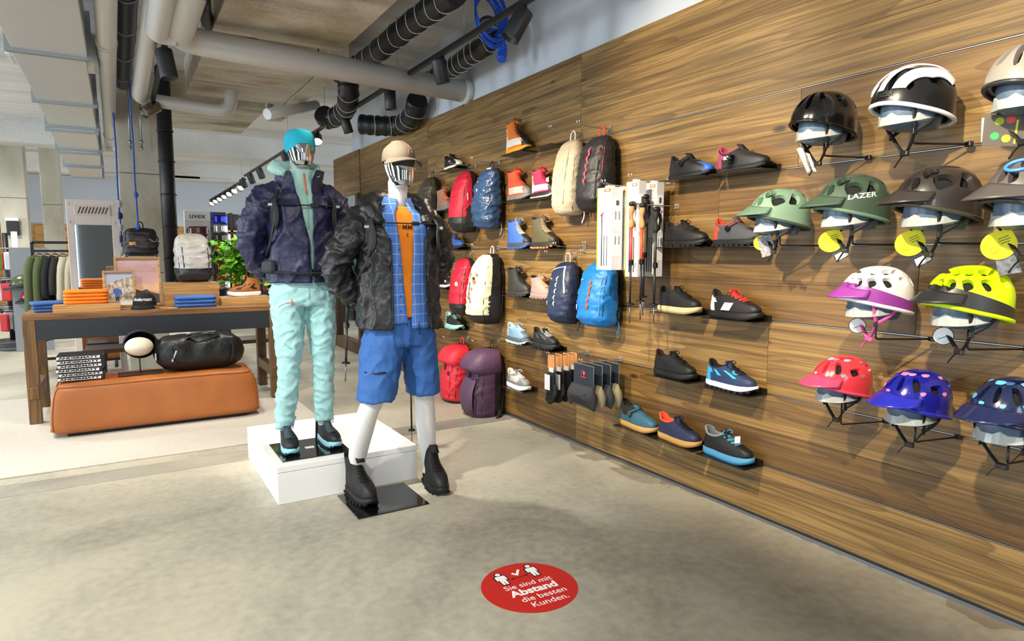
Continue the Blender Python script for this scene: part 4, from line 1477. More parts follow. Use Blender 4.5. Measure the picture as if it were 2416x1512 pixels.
def backpack(label, loc, rz, s, group='backpacks hanging on the timber wall', cat='backpack', name='backpack', rot=None):
    t = thing(name, label, cat, loc, rz, group, rot=rot)
    H, W, D = s['H'], s['W'], s['D']
    wr = s.get('wrinkle', .004) * 1.3
    seed = len(label) * 1.37
    prof = s.get('profile', PROFILE)
    nz_ = 46
    rings = []

    def surf(zf, a, k=1.0):
        """surface point at height fraction zf and angle a (0 = front)"""
        w, d = lerp_table(prof, zf)
        e = 2.7
        ca, sa = math.cos(a), math.sin(a)
        x = D * d * k * (0.42 + 0.58 * math.copysign(abs(ca) ** (2 / e), ca))
        y = W * w * k / 2 * math.copysign(abs(sa) ** (2 / e), sa)
        return Vector((max(x, .012), y, zf * H))
    for i in range(nz_ + 1):
        zf = i / nz_
        w, d = lerp_table(prof, zf)
        r = pack_ring(zf * H, W * w, D * d, 40)
        if wr:
            for j, p in enumerate(r):
                q = ridged(p, (9, 9, 13), seed) * .5 + crease(p, (15, 15, 19), seed + 3) * .9 + crease(p, (30, 30, 30), seed + 9) * .3 - .3
                c = Vector((p[0] - D * .4, p[1], 0))
                if c.length > 1e-6 and p[0] > .014:
                    c.normalize()
                    p[0] += c.x * wr * q
                    p[1] += c.y * wr * q
        rings.append(r)
    bot, back = s.get('bottom'), s.get('back', '#151517')
    bz = s.get('bz', .2)
    bx = s.get('bx', .30)
    top2 = s.get('top')

    def mf(i, j):
        a = 2 * PI * (j + .5) / 40
        zf = (i + .5) / nz_
        x = .42 + .58 * math.cos(a)
        if x < bx + s.get('slant', 0) * (zf - .5):
            return 1
        if bot and zf < bz + .06 * math.cos(a):
            return 2
        if top2 and zf > s.get('tz', .78):
            return 3
        return 0
    nyl = lambda c: M(c, s.get('rough', .55), bump=.4, bs=40, var=.07, vs=12)
    rules = []
    if bot:
        rules.append((-.25 * bz, 0, -1, bz * H + .03, bot))
    if top2:
        rules.append((0, 0, 1, -s.get('tz', .78) * H, top2))
    rules.append((-1, 0, s.get('slant', 0) * D / H, bx * D - s.get('slant', 0) * D * .5, back))
    MB().loft(rings).build('body', split_mat(s['main'], rules, s.get('rough', .55), .45, 34), t)
    # seam piping round the edge of the front panel
    for sg in (-1, 1):
        MB().tube([surf(.06 + .86 * k / 16, sg * R(62), 1.005) for k in range(17)], .003, 5).build('piping', M(s.get('pipe', back), .6), t)
    # shoulder straps lying against the wall side
    for sg in (-1, 1):
        w, d = lerp_table(prof, .8)
        MB().tube(sm([(.012, sg * W * .2, H * .9), (-.008 + .0, sg * W * .34, H * .75), (-.004, sg * W * .36, H * .45), (.02, sg * W * .42, H * .12)], 6), .024, 8, flat=.3, up=(1, 0, 0)).build('shoulder_strap', M('#131315', .8), t)
        MB().tube(sm([(.02, sg * W * .42, H * .13), (.01, sg * W * .45, H * .0), (.02, sg * W * .40, -H * .08 - .015 * sg)], 4), .006, 6, flat=.25).build('webbing_end', M(s.get('web', '#151517'), .7), t)
    hc = s.get('handle', '#19191b')
    MB().tube(sm([(.03, -.022, H * .965), (.026, -.024, H + .035), (.024, 0, H + .058), (.026, .024, H + .035), (.03, .022, H * .965)], 5), .0065, 6, flat=.5).build('grab_loop', M(hc, .7), t)
    if 'lid' in s:
        L = s['lid']
        m = MB()
        rr = []
        for zf, w_, d_ in ((.70, .99, .95), (.73, 1.06, 1.05), (.80, 1.08, 1.06), (.9, 1.02, .95), (.98, .8, .75), (1.02, .45, .42)):
            r = pack_ring(zf * H, W * w_, D * d_ * 1.0, 32, 3.2)
            for p in r:
                q = ridged(p, (14, 14, 18), seed)
                p[2] += .02 * math.cos(p[1] / W * 3) * (1 if zf < .78 else 0) - .012
                p[0] += .006 * q
            rr.append(r)
        m.loft(rr).build('lid', nyl(L), t)
        MB().tube([surf(.72, 0, 1.1), surf(.6, 0, 1.02)], .011, 6, flat=.25).build('lid_strap', M('#1a1a1c', .6), t)
        MB().box(surf(.62, 0, 1.03), (.012, .03, .04), bev=.004).build('buckle', BLACKM, t)
    for k, (a, z0, z1, c, rad) in enumerate(s.get('lines', [])):
        MB().tube([surf(z0 + (z1 - z0) * q / 12, R(a[0] + (a[1] - a[0]) * q / 12), 1.012) for q in range(13)], rad, 6, flat=.6).build('zip_line', M(c, .5), t)
    if 'chain' in s:
        a0, z0, z1, n, cA, cB, wd = s['chain']
        m = MB()
        st = [surf(z0 + (z1 - z0) * q / 16, R(a0), 1.012) for q in range(17)]
        m.tube(st, wd * .6, 6, flat=.25, up=(1, 0, 0)).build('daisy_chain', M(cB, .6), t)
        for q in range(n):
            za, zb = z0 + (z1 - z0) * (q + .15) / n, z0 + (z1 - z0) * (q + .85) / n
            p0, p1, pm = surf(za, R(a0), 1.015), surf(zb, R(a0), 1.015), surf((za + zb) / 2, R(a0), 1.02)
            nv = Vector((math.cos(R(a0)), math.sin(R(a0)), 0))
            MB().tube(sm([p0, pm + nv * .007, p1], 4), wd * .75, 6, flat=.35, up=nv).build('chain_loop', M(cA, .6), t)
    if 'pocket' in s:
        c, z0, z1, wk = s['pocket']
        rr = []
        for i in range(9):
            zf = z0 + (z1 - z0) * i / 8
            bul = 1.02 + .10 * math.sin(PI * (i + .4) / 9)
            rr.append([surf(zf, R(-wk + 2 * wk * j / 12), bul) + Vector((ridged(surf(zf, R(-wk + 2 * wk * j / 12)), (14, 14, 14), seed) * .004, 0, 0)) for j in range(13)])
        rr = [[surf(z0, R(-wk + 2 * wk * j / 12), .98) for j in range(13)]] + rr + [[surf(z1, R(-wk + 2 * wk * j / 12), .98) for j in range(13)]]
        MB().loft(rr, closed=False).build('front_pocket', nyl(c), t)
    if 'mesh' in s:
        MB().loft([[surf(zf, R(s.get('mside', 1) * (80 + 60 * j / 8)), 1.03 + .03 * math.sin(PI * j / 8)) for j in range(9)] for zf in (.08, .2, .32, .42)], closed=False).build('side_pocket', M(s['mesh'], .8, bump=.6, bs=400), t)
    for k, (a, z, ln, c, th) in enumerate(s.get('logo', [])):
        p = [surf(z + (q / 6) * .0, R(a + ln * (q / 6 - .5)), 1.02) for q in range(7)]
        MB().loft([p, [x + Vector((.0005, 0, th)) for x in p]], closed=False).build('logo_strip', M(c, .5), t)
    for a, z, r, c in s.get('badge', []):
        p = surf(z, R(a), 1.02)
        nv = Vector((math.cos(R(a)), math.sin(R(a)) * .8, 0))
        MB().disc(p, r, nv, 18, th=.003).build('badge', M(c, .5), t)
    for (pts, c, r) in s.get('cords', []):
        MB().tube(sm([surf(z, R(a), k) for a, z, k in pts], 5), r, 6).build('cord', M(c, .6), t)
    if s.get('belt'):
        for sg in (-1, 1):
            q = [(.02, sg * W * .42, H * .14), (.07, sg * W * .62, H * .10), (.12, sg * W * .66, H * .02), (.10, sg * W * .6, -H * .06)]
            MB().tube(sm(q, 5), [.04 * (1 - .7 * i / 15) for i in range(16)], 8, flat=.35, up=(0, 1, 0)).build('hip_fin', M('#17171a', .75), t)
            MB().tube(sm([q[-1], (.09, sg * W * .5, -H * .1), (.12, sg * W * .42, -H * .13)], 4), .011, 6, flat=.2).build('belt_webbing', M(s.get('web', '#151517'), .7), t)
            MB().box((.12, sg * W * .42, -H * .13), (.02, .035, .05), bev=.004).build('belt_buckle', M('#c9cbcd', .4) if s.get('greyb') else BLACKM, t)
        MB().tube(sm([(.012, -W * .42, H * .2), (.0, -W * .25, H * .1), (.01, -W * .1, -.02), (.03, 0, -.05)], 5), .007, 6).build('cord', BLACK, t)
    return t


def pk(label, box, s, row_hook=True, X=None):
    """hang a pack so that it covers the pixel box (x0, x1, ytop, ybottom)"""
    x0, x1, y0, y1 = box
    X = WX - .02 - s['D'] * .5 if X is None else X
    cx = (x0 + x1) / 2
    top, bot = on_x(cx, y0, X), on_x(cx, y1, X)
    s = dict(s)
    s['H'] = top.z - bot.z
    t = backpack(label, (WX - .035 - s.get('gap', 0), (top.y + bot.y) / 2, bot.z), PI + s.get('yaw', 0), s)
    # double-wire prong hook on the nearest rail above
    zt = bot.z + s['H'] + .05
    if row_hook:
        hook(WX, t.location.y, zt, 'clear prong hook holding the ' + ' '.join(label.replace(',', '').split()[:7]))
    return t


HOOKM = M('#a9a69e', 0.3, 0.6)


def hook(x, y, z, label, L=.24):
    t = thing('prong_hook', label, 'hook', (x, y, z), PI, 'prong hooks on the slat rails')
    MB().box((.003, 0, .0), (.006, .038, .03), bev=.002).build('hook_plate', M('#b9b4a8', .25, trans=.6), t)
    for s in (-1, 1):
        MB().tube(sm([(.006, s * .012, .0), (L * .8, s * .012, .0), (L, s * .012, .010), (L + .006, s * .012, .022)], 5), .0019, 6).build('prong', HOOKM, t)
        MB().ell((L + .006, s * .012, .023), (.0038, .0038, .0038), 8, 6).build('prong_tip', WHITE, t)
    return t


pk('dark olive and black technical daypack behind the black jacket shoulder', (968, 1050, 418, 560), dict(W=.29, D=.2, main='#26261f', back='#0f0f10', top='#3c3b2d', tz=.7, wrinkle=.007, handle='#19191b', rough=.45, lines=[((30, 50), .3, .9, '#5a5743', .004), ((-20, -10), .5, .9, '#6b6850', .003)], mesh='#141414'))
pk('crimson and black daypack left of the crinkled blue one', (1055, 1130, 403, 548), dict(W=.25, D=.20, main='#b3132f', back='#121214', bottom='#161618', bz=.2, wrinkle=.004, lines=[((48, 52), .25, .8, '#d6304a', .003)], logo=[(-28, .8, 22, '#e0a0a8', .006)], cords=[([(70, .5, 1.03), (85, .42, 1.05), (72, .35, 1.03)], '#d9304a', .003), ([(80, .62, 1.04), (84, .5, 1.06)], '#d9d9d9', .004)], mesh='#171719'))
pk('crinkled slate blue daypack beside the mountain boots', (1110, 1190, 397, 540), dict(W=.275, D=.17, main='#2a4468', back='#131418', wrinkle=.017, rough=.30, bx=.2, logo=[(-30, .78, 26, '#d8dde2', .006), (10, .985, 40, '#d8dde2', .01)], badge=[(-8, .64, .012, '#c9ccd0'), (28, .6, .012, '#b5b29c'), (15, .55, .008, '#b9c9dc')],
   cords=[([(40, .28, 1.02), (55, .34, 1.08), (70, .44, 1.04)], '#8a94a4', .004)], web='#7d8ea5'))
pk('beige daypack with white handle left of the black and red one', (1305, 1378, 330, 508), dict(W=.24, D=.15, main='#b9ab93', back='#a89a84', handle='#e4ddd0', rough=.6, wrinkle=.005, pipe='#9b8d78', lines=[((22, 26), .14, .86, '#a89b86', .006), ((-8, 0), .06, .3, '#d8cebb', .004)], cords=[([(6, .72, 1.02), (2, .66, 1.03), (8, .6, 1.03), (0, .5, 1.03)], '#efe9dc', .0035)], web='#d8c2b8'))
pk('black daypack with red daisy chain and red handle', (1365, 1447, 320, 500), dict(W=.26, D=.17, main='#222224', back='#0f0f11', bottom='#18181a', bz=.14, handle='#ef3f35', rough=.5, wrinkle=.006, chain=(2, .34, .84, 5, '#e8485a', '#77787c', .013), lines=[((40, 44), .12, .86, '#111112', .006), ((28, 38), .72, .78, '#e84a40', .006)], logo=[(-45, .72, 16, '#8c2a2a', .006)], pipe='#b5303a'))
pk('raspberry daypack behind the cream one', (1060, 1122, 608, 742), dict(W=.26, D=.18, main='#b4122f', back='#131315', bottom='#151517', bz=.16, wrinkle=.005, logo=[(-20, .8, 18, '#e0a8ae', .006)], badge=[(20, .55, .02, '#d9c8a8')], lines=[((45, 48), .2, .85, '#7f0c20', .003)]))
pk('cream and black daypack with orange splash print', (1093, 1190, 598, 762), dict(W=.28, D=.24, main='#d9d8b8', back='#17181b', bottom='#1b1c1f', bz=.09, bx=.47, slant=-.25, wrinkle=.007, handle='#e6e4cc', lines=[((-14, 4), .72, .3, '#17171a', .007)], badge=[(-2, .38, .016, '#ef6a3c'), (4, .5, .015, '#ef7a4c'), (10, .6, .02, '#ef7040'), (16, .7, .016, '#f08058'), (6, .64, .018, '#26262a')], mesh='#1d1d20'))
pk('navy daypack with white arc stripe and white daisy chain', (1293, 1368, 618, 762), dict(W=.25, D=.15, main='#1d2b4a', back='#151a28', rough=.5, wrinkle=.005, handle='#9aa6b6', chain=(2, .28, .78, 5, '#dcdcd2', '#6e6e68', .010), lines=[((-60, 20), .86, .93, '#e9ebec', .006), ((20, 42), .93, .5, '#e9ebec', .007)], logo=[(-30, .72, 24, '#cdd3da', .007)], badge=[(-38, .33, .017, '#c9d2dc')]))
pk('bright blue daypack with orange daisy chain', (1367, 1455, 618, 770), dict(W=.27, D=.19, main='#1878c4', back='#12233c', bx=.18, rough=.45, wrinkle=.007, handle='#ef5a35', chain=(8, .28, .74, 5, '#f0603a', '#5f7a8c', .012), lines=[((50, 44), .2, .75, '#3f9be0', .004)], logo=[(-30, .72, 26, '#7ec0ee', .007)], badge=[(-36, .3, .017, '#a8d4f2')], web='#2a80c8'))
pk('bright red trekking pack half behind the purple one', (1040, 1110, 812, 952), dict(W=.30, D=.22, main='#cf2234', back='#151517', lid='#d8283a', bottom='#17171a', bz=.05, wrinkle=.010, handle='#d8303f', lines=[((30, 34), .15, .68, '#a81828', .004)], badge=[(20, .55, .02, '#231416')]))
pk('large plum purple trekking pack with lid and hip belt', (1080, 1196, 822, 990), dict(W=.31, D=.27, main='#4f344d', back='#17171b', lid='#573a56', wrinkle=.007, bx=.33, belt=True, greyb=True, web='#8d7a8c', pocket=('#573a55', .16, .62, 34), lines=[((-40, -40), .14, .68, '#3f2a3e', .005), ((40, 40), .14, .68, '#3f2a3e', .005)]))

# ------------------------------------------------------------------ pole boxes and loose poles
BOXW = M('#dcdcdc', .45)


def pole_box(label, y, z0, z1, xo, w=.10, d=.055):
    t = thing('pole_box', label, 'box', (WX - xo, y, z0), PI, 'pole boxes on a prong hook')
    h = z1 - z0
    MB().box((0, 0, h / 2), (d, w, h), bev=.0015).build('carton', BOXW, t)
    f = d / 2 + .0006
    MB().box((f, -w * .46, h * .5), (.0008, w * .07, h * .98)).build('green_edge', M('#8cc63a', .5), t)
    o = MB().box((f, w * .18, h * .965), (.0008, w * .42, .018)).build('brand_field', M('#e8641c', .5), t)
    vs, fs = text_geo('LEKI', .015, .0003)
    mt = Matrix.Translation((f + .0008, w * .18, h * .965)) @ Matrix(((0, 0, 1), (1, 0, 0), (0, 1, 0))).to_4x4()
    MB().add([mt @ v for v in vs], fs, 0, False).build('lettering', WHITE, o)
    MB().box((f, w * .16, h * .83), (.0008, w * .5, h * .13)).build('info_field', M('#f4f4f4', .5), t)
    for k in range(5):
        MB().box((f + .0006, w * .10, h * (.87 - .02 * k)), (.0004, w * (.3 - .04 * (k % 2)), .003)).build('info_line', M('#9a9a9a', .6), t)
    g = MB()
    g.tube([(f, -w * .16, h * .68), (f, -w * .16, h * .05)], .0045, 6, flat=.3)
    g.tube([(f, .0, h * .42), (f, .0, h * .05)], .003, 6, flat=.3)
    g.tube([(f, w * .18, h * .42), (f, w * .18, h * .05)], .003, 6, flat=.3)
    g.build('printed_pole', M('#3a2f45', .5), t)
    MB().tube([(f, -w * .20, h * .66), (f, -w * .05, h * .70)], .008, 6, flat=.3).build('printed_grip', M('#d8407c', .5), t)
    # side facing the window: small drawings on white fields
    s = w / 2 + .0006
    MB().box((0, s, h * .80), (d * .8, .0008, h * .13)).build('side_field', M('#fafafa', .5), t)
    MB().box((0, s + .0006, h * .81), (d * .3, .0006, h * .06)).build('side_drawing', M('#4a4a4e', .5), t)
    for k in range(2):
        MB().box((0, s, h * (.6 - .3 * k)), (d * .8, .0008, h * .26)).build('side_field', M('#f2f2f2', .5), t)
        for q in (-1, 1):
            MB().box((q * d * .17, s + .0006, h * (.66 - .3 * k)), (d * .12, .0006, h * .10)).build('side_drawing', M('#8b8b90', .5), t)
    MB().box((0, 0, h + .006), (d * .5, w * .3, .012)).build('hang_tab', WHITE, t)
    return t


ya = on_x(1452, 540, WX - .25)
zt, zb = on_x(1430, 446, WX - .30).z, on_x(1430, 636, WX - .30).z
for k, xo in enumerate((.32, .215, .11)):
    pole_box(['front white pole box with printed poles and green edge', 'second white pole box of the front stack', 'rear white pole box of the front stack'][k], on_x(1438, 540, WX - .32).y, zb, zt, xo, w=.13, d=.075)
hook(WX, on_x(1438, 540, WX - .32).y, zt + .016, 'prong hook carrying the three white pole boxes', .36)
y2 = on_x(1538, 540, WX - .12).y
z2t, z2b = on_x(1538, 432, WX - .12).z, on_x(1538, 652, WX - .12).z
for k, xo in enumerate((.24, .11)):
    pole_box(['tall white pole box behind the loose poles', 'tall white pole box closest to the bike shoes'][k], y2, z2b, z2t, xo, w=.10, d=.055)
hook(WX, y2, z2t + .014, 'prong hook carrying the two tall pole boxes', .28)


def pole(label, loc, h, col, grip='#1a1a1c', cork=True):
    t = thing('trekking_pole', label, 'pole', loc, 0, 'loose trekking poles')
    MB().tube([(0, 0, 0), (0, 0, .12)], .004, 6).build('tip', STEEL, t)
    MB().tube([(0, 0, .10), (0, 0, h * .5)], .0065, 8).build('lower_shaft', M('#202124', .4), t)
    MB().tube([(0, 0, h * .48), (0, 0, h * .78)], .0085, 8).build('upper_shaft', M(col, .4), t)
    MB().box((0, -.004, h * .5), (.024, .022, .03), bev=.004).build('flick_lock', BLACKM, t)
    MB().cyl((0, 0, .10), (0, 0, .108), .025, 14, r2=.02).build('basket', BLACK, t)
    MB().tube(sm([(0, 0, h * .78), (.002, 0, h * .84), (-.002, 0, h * .90), (.004, 0, h * .96)], 4), [.012 + .004 * math.sin(i * .8) for i in range(13)], 10).build('grip', M('#b58550' if cork else grip, .75), t)
    MB().ell((.006, 0, h * .975), (.024, .018, .016), 12, 8).build('grip_head', BLACK, t)
    MB().tube(sm([(.01, 0, h * .97), (.045, .01, h * .9), (.03, .012, h * .80), (.004, .005, h * .88)], 5), .010, 6, flat=.2).build('wrist_loop', M('#27292c', .8), t)
    return t


pz = on_x(1510, 760, WX - .22).z
ph = on_x(1510, 476, WX - .22).z - pz
for k, (dy, xo, c, cork) in enumerate(((.035, .30, '#d84a3a', True), (-.015, .27, '#d8503c', True), (.02, .22, '#c9a23a', False), (-.045, .20, '#3a3b3e', False))):
    y = on_x(1512, 600, WX - .26).y + dy
    pole(['trekking pole with cork grip and red label, left in the bundle', 'trekking pole with cork grip and red label, second in the bundle', 'trekking pole with yellow label behind the cork grips', 'plain dark trekking pole at the right of the bundle'][k], (WX - xo, y, pz + .02 * (k % 3)), ph - .03 * (k % 2), c, cork=cork)
hook(WX, on_x(1512, 600, WX - .26).y, pz + ph - .02, 'prong hook carrying the loose trekking poles', .32)

# ------------------------------------------------------------------ gloves and folded hats
gy = on_x(1330, 880, WX - .2).y
gz = RZ[1] + .015
for k in range(4):
    t = thing('glove_pair', ['black gloves with white size card at the front of the hook', 'second pair of black gloves on orange hanger', 'third pair of black gloves on orange hanger', 'black gloves on orange hanger nearest the wall'][k], 'gloves', (WX - .30 + .06 * k, gy, gz), PI, 'gloves on orange hangers')
    MB().box((0, 0, -.03), (.004, .075, .09), bev=.001).build('hanger_card', M('#e8a060', .5), t)
    MB().box((.0, 0, -.085), (.005, .05, .03)).build('hanger_tip', WHITE, t)
    MB().loft([[(.016 * math.cos(a), .042 * w * math.sin(a), z) for a in [j * PI / 8 for j in range(16)]] for z, w in ((-.10, .8), (-.13, 1.0), (-.18, 1.05), (-.22, 1.1), (-.24, .9))]).build('glove_palm', fabric('#141416'), t)
    for q in range(4):
        MB().tube(sm([(.0, -.033 + .022 * q, -.225), (.004, -.035 + .023 * q, -.27), (.012, -.036 + .024 * q, -.315 + .012 * abs(q - 1.5))], 4), [.0115] * 8 + [.006], 8).build('glove_finger', fabric('#141416'), t)
    MB().tube(sm([(.0, .045, -.18), (.004, .06, -.22), (.01, .058, -.255)], 4), [.012] * 8 + [.007], 8).build('glove_thumb', fabric('#1a1a1c'), t)
    if k < 2:
        MB().box((.024, -.01 + .03 * k, -.165), (.0015, .06, .10)).build('size_card', WHITE, t)
hook(WX, gy, gz + .008, 'prong hook carrying the black gloves', .32)
hy = on_x(1405, 880, WX - .2).y
for k in range(4):
    c = ['#2b2d31', '#8a8266', '#33353a', '#8f876a'][k]
    t = thing('folded_hat', ['charcoal folded sun hat on navy card with red emblem', 'khaki folded sun hat behind the charcoal one', 'second charcoal folded sun hat in the row', 'khaki folded sun hat nearest the wall'][k], 'hat', (WX - .29 + .065 * k, hy, gz), PI, 'folded hats on navy cards')
    mtc = Matrix.Rotation(R(-10), 4, 'Y')
    MB().box((0, 0, -.075), (.004, .20, .15), bev=.001).build('backing_card', M('#1d2735', .6), t)
    MB().tube([(.003, -.1, -.002), (.003, .1, -.002), (.003, .1, -.15)], .0012, 4).build('card_edge', M('#aaa59a', .6), t)
    if k == 0:
        MB().tube(arc((.0035, 0, -.058), .014, R(-60), R(200), 14, 'yz'), .005, 6).build('card_emblem', M('#c8283c', .5), t)
        MB().box((.0035, 0, -.078), (.002, .05, .006)).build('card_lettering', M('#c8283c', .5), t)
        MB().ell((.004, .006, -.056), (.002, .006, .008), 10, 6).build('emblem_dot', M('#e9d4d8', .5), t)
    m = MB()
    rr = []
    for i in range(9):
        q = i / 8
        w_, d_ = .105 + .03 * math.sin(q * 2.6), .012 + .038 * math.sin(q * PI)
        rr.append([(d_ * math.cos(a) * (1 + .2 * ridged((math.cos(a), math.sin(a), q * 3), (2, 2, 2), k)) + .012, w_ * math.sin(a), -.125 - .125 * q + .02 * math.cos(2 * a) * q) for a in [2 * PI * j / 24 for j in range(24)]])
    m.loft(rr).build('folded_fabric', fabric(c), t)
    MB().tube(sm([(.05, -.08, -.17), (.062, 0, -.185), (.05, .08, -.17)], 5), .006, 6).build('brim_edge', fabric('#1e2a48' if k == 0 else c), t)
hook(WX, hy, gz + .008, 'prong hook carrying the folded hats', .31)
for k, (px, py) in enumerate(((1322, 578), (1392, 578))):
    q = on_x(px, py, WX - .2)
    hook(WX, q.y, RZ[3] + .01, ['empty prong hook above the navy daypack', 'empty prong hook above the bright blue daypack'][k], .24)
# ------------------------------------------------------------------ rug, leather bench and display table
RUG = M('#d3cdc0', .95, bump=.6, bs=220, var=.05, vs=40, stretch=(1, 2.4, 1))
tag(MB().box((-.9, 5.95, .006), (4.4, 2.52, .012), bev=.003).build('rug', RUG), 'large cream woven rug under the leather bench and display table', 'rug')
LEA = M('#a8622c', .42, bump=.16, bs=120, var=.10, vs=5)
bt = thing('leather_bench', 'cognac brown leather bench with piped edges on the cream rug', 'bench', (.215, 5.74, .012))
bl, bd, bh = 1.40, .56, .375
rr = []
prof = [(.03, .965, .95), (.05, .992, .985), (.10, 1.0, 1.0), (.20, .998, .995), (.29, .985, .98), (.335, .965, .955), (.362, .94, .92), (.375, .88, .84), (.379, .6, .5)]
nn = 96
for z, kx, ky in prof:
    r = []
    for j in range(nn):
        a = 2 * PI * j / nn
        x = bl / 2 * kx * math.copysign(abs(math.cos(a)) ** .16, math.cos(a))
        y = bd / 2 * ky * math.copysign(abs(math.sin(a)) ** .16, math.sin(a))
        x -= .05 * (z - .2) * (1 if x < 0 else 1.1) * (-1 if x < 0 else 1) * .8
        pk_ = math.exp(-((x - .05) / .28) ** 2) * max(0, 1 - abs(z - .28) / .13)
        y += (.011 * math.sin(x * 62 + z * 9) + .007 * math.sin(x * 31 + 2)) * pk_ * (1 if y > 0 else -1) * -1
        zz = z + .010 * noise.noise(Vector((x * 3, y * 3, 1.5))) * (z / .38)
        r.append((x, y, zz))
    rr.append(r)
MB().loft(rr).build('cushion', LEA, bt)
PIP = M('#8f5223', .45)
for z_i, nm in ((6, 'top_piping'), (1, 'bottom_piping')):
    MB().tube([Vector(p) * 1.002 for p in rr[z_i]], .0045, 6, closed=True).build(nm, PIP, bt)
for sx in (-1, 1):
    for sy in (-1, 1):
        pts = []
        for r in rr[1:7]:
            q = min(r, key=lambda p: (p[0] - sx * 9) ** 2 + (p[1] - sy * 9) ** 2)
            pts.append(Vector(q) * 1.003)
        MB().tube(pts, .004, 6).build('corner_piping', PIP, bt)
MB().box((0, 0, .017), (bl * .86, bd * .82, .034)).build('plinth_base', M('#1a1310', .7), bt)
BTOP = .012 + .379

TW = wood_mat('table_oak', ('#7a5228', '#98693a', '#b58450'), 'X', rings=7, dark='#3f2814', knots=False)
TWZ = wood_mat('table_legs', ('#5d4122', '#785630', '#8d693c'), 'Z', rings=6, dark='#33210f', knots=False)
tb = thing('display_table', 'long wooden display table with anthracite front panel', 'table', (.27, 6.42, .0125))
tl, td, th_ = 1.86, .74, .845
for k in range(5):
    MB().box((0, -td / 2 + td * (k + .5) / 5, th_ - .024), (tl, td / 5 - .002, .048), bev=.003).build('top_board', TW, tb)
for sx in (-1, 1):
    for sy in (-1, 1):
        MB().box((sx * (tl / 2 - .04), sy * (td / 2 - .045), (th_ - .048) / 2), (.08, .09, th_ - .048), bev=.003).build('leg', TWZ, tb)
    MB().box((sx * (tl / 2 - .04), 0, .24), (.07, td + .02, .09), bev=.003).build('stretcher', TWZ, tb)
ANT = M('#23272e', .6)
MB().box((0, -td / 2 + .012, th_ - .048 - .075), (tl - .16, .02, .15), bev=.002).build('front_panel', ANT, tb)
MB().box((0, td / 2 - .012, th_ - .048 - .075), (tl - .16, .02, .15), bev=.002).build('rear_panel', ANT, tb)
TT = .0125 + th_ + .0005
OAK = wood_mat('box_oak', ('#a8783c', '#c08f50', '#cfa164'), 'X', rings=5, dark='#7d5526', knots=False, lines=.5)


def wbox(label, x0, x1, y0, y1, h):
    t = thing('wooden_riser', label, 'riser', ((x0 + x1) / 2, (y0 + y1) / 2, TT), 0, 'wooden risers on the display table')
    w, d = x1 - x0, y1 - y0
    MB().box((0, -d / 2 + .006, h / 2), (w, .012, h), bev=.0015).build('front_board', OAK, t)
    MB().box((0, d / 2 - .006, h / 2), (w, .012, h), bev=.0015).build('back_board', OAK, t)
    for s in (-1, 1):
        MB().box((s * (w / 2 - .006), 0, h / 2), (.012, d - .025, h), bev=.0015).build('side_board', OAK, t)
    MB().box((0, 0, h - .006), (w - .025, d - .025, .011), bev=.001).build('top_board', OAK, t)
    return t


xa, xb = on_y(125, 735, 6.14).x, on_y(285, 735, 6.14).x
wbox('low oak riser under the stack of orange shirts', xa, xb, 6.12, 6.42, .06)
xc, xd = on_y(388, 700, 6.42).x, on_y(518, 700, 6.42).x
wbox('tall oak riser under the silver grey backpack', xc, xd, 6.42, 6.74, .20)
xe, xf = on_y(522, 725, 6.30).x, on_y(642, 725, 6.30).x
wbox('low oak riser under the leopard pattern sneaker', xe, min(xf, 1.19), 6.28, 6.60, .065)


def folded(label, x, y, z, w, d, h, col, rz=0.0, group=None, emb=None, parts=True):
    t = thing('folded_shirt', label, 'shirt', (x, y, z), rz, group)
    rr = []
    for k in range(13):
        q = k / 12
        a = -PI / 2 + PI * q
        rr.append([(px_, py_ + .003 * ridged((px_, py_, z + q), (9, 9, 9), x * 9), h / 2 + h / 2 * math.sin(a) * (1 + .10 * noise.noise(Vector((px_ * 14, py_ * 14, z * 30))))) for px_, py_ in
                   [((w / 2 - h * .5 * (1 - math.cos(a))) * math.copysign(abs(math.cos(b)) ** .3, math.cos(b)), (d / 2 - h * .5 * (1 - math.cos(a))) * math.copysign(abs(math.sin(b)) ** .3, math.sin(b))) for b in [2 * PI * j_ / 40 for j_ in range(40)]]])
    MB().loft(rr).build('folded_cloth', fabric(col), t)
    MB().tube([(-w * .46, -d / 2 - .001, h * .5), (0, -d / 2 - .0025, h * .52), (w * .46, -d / 2 - .001, h * .5)], .0012, 4).build('fold_line', M('#00000a' if 0 else col, .9), t)
    if emb:
        vs, fs = text_geo(emb, h * .7, .0003)
        mt = Matrix.Translation((w * .12, -d / 2 - .0035, h * .5)) @ Matrix.Rotation(R(90), 4, 'X')
        MB().add([mt @ v for v in vs], fs, 0, False).build('lettering', M('#c9560a', .7), t)
    return t


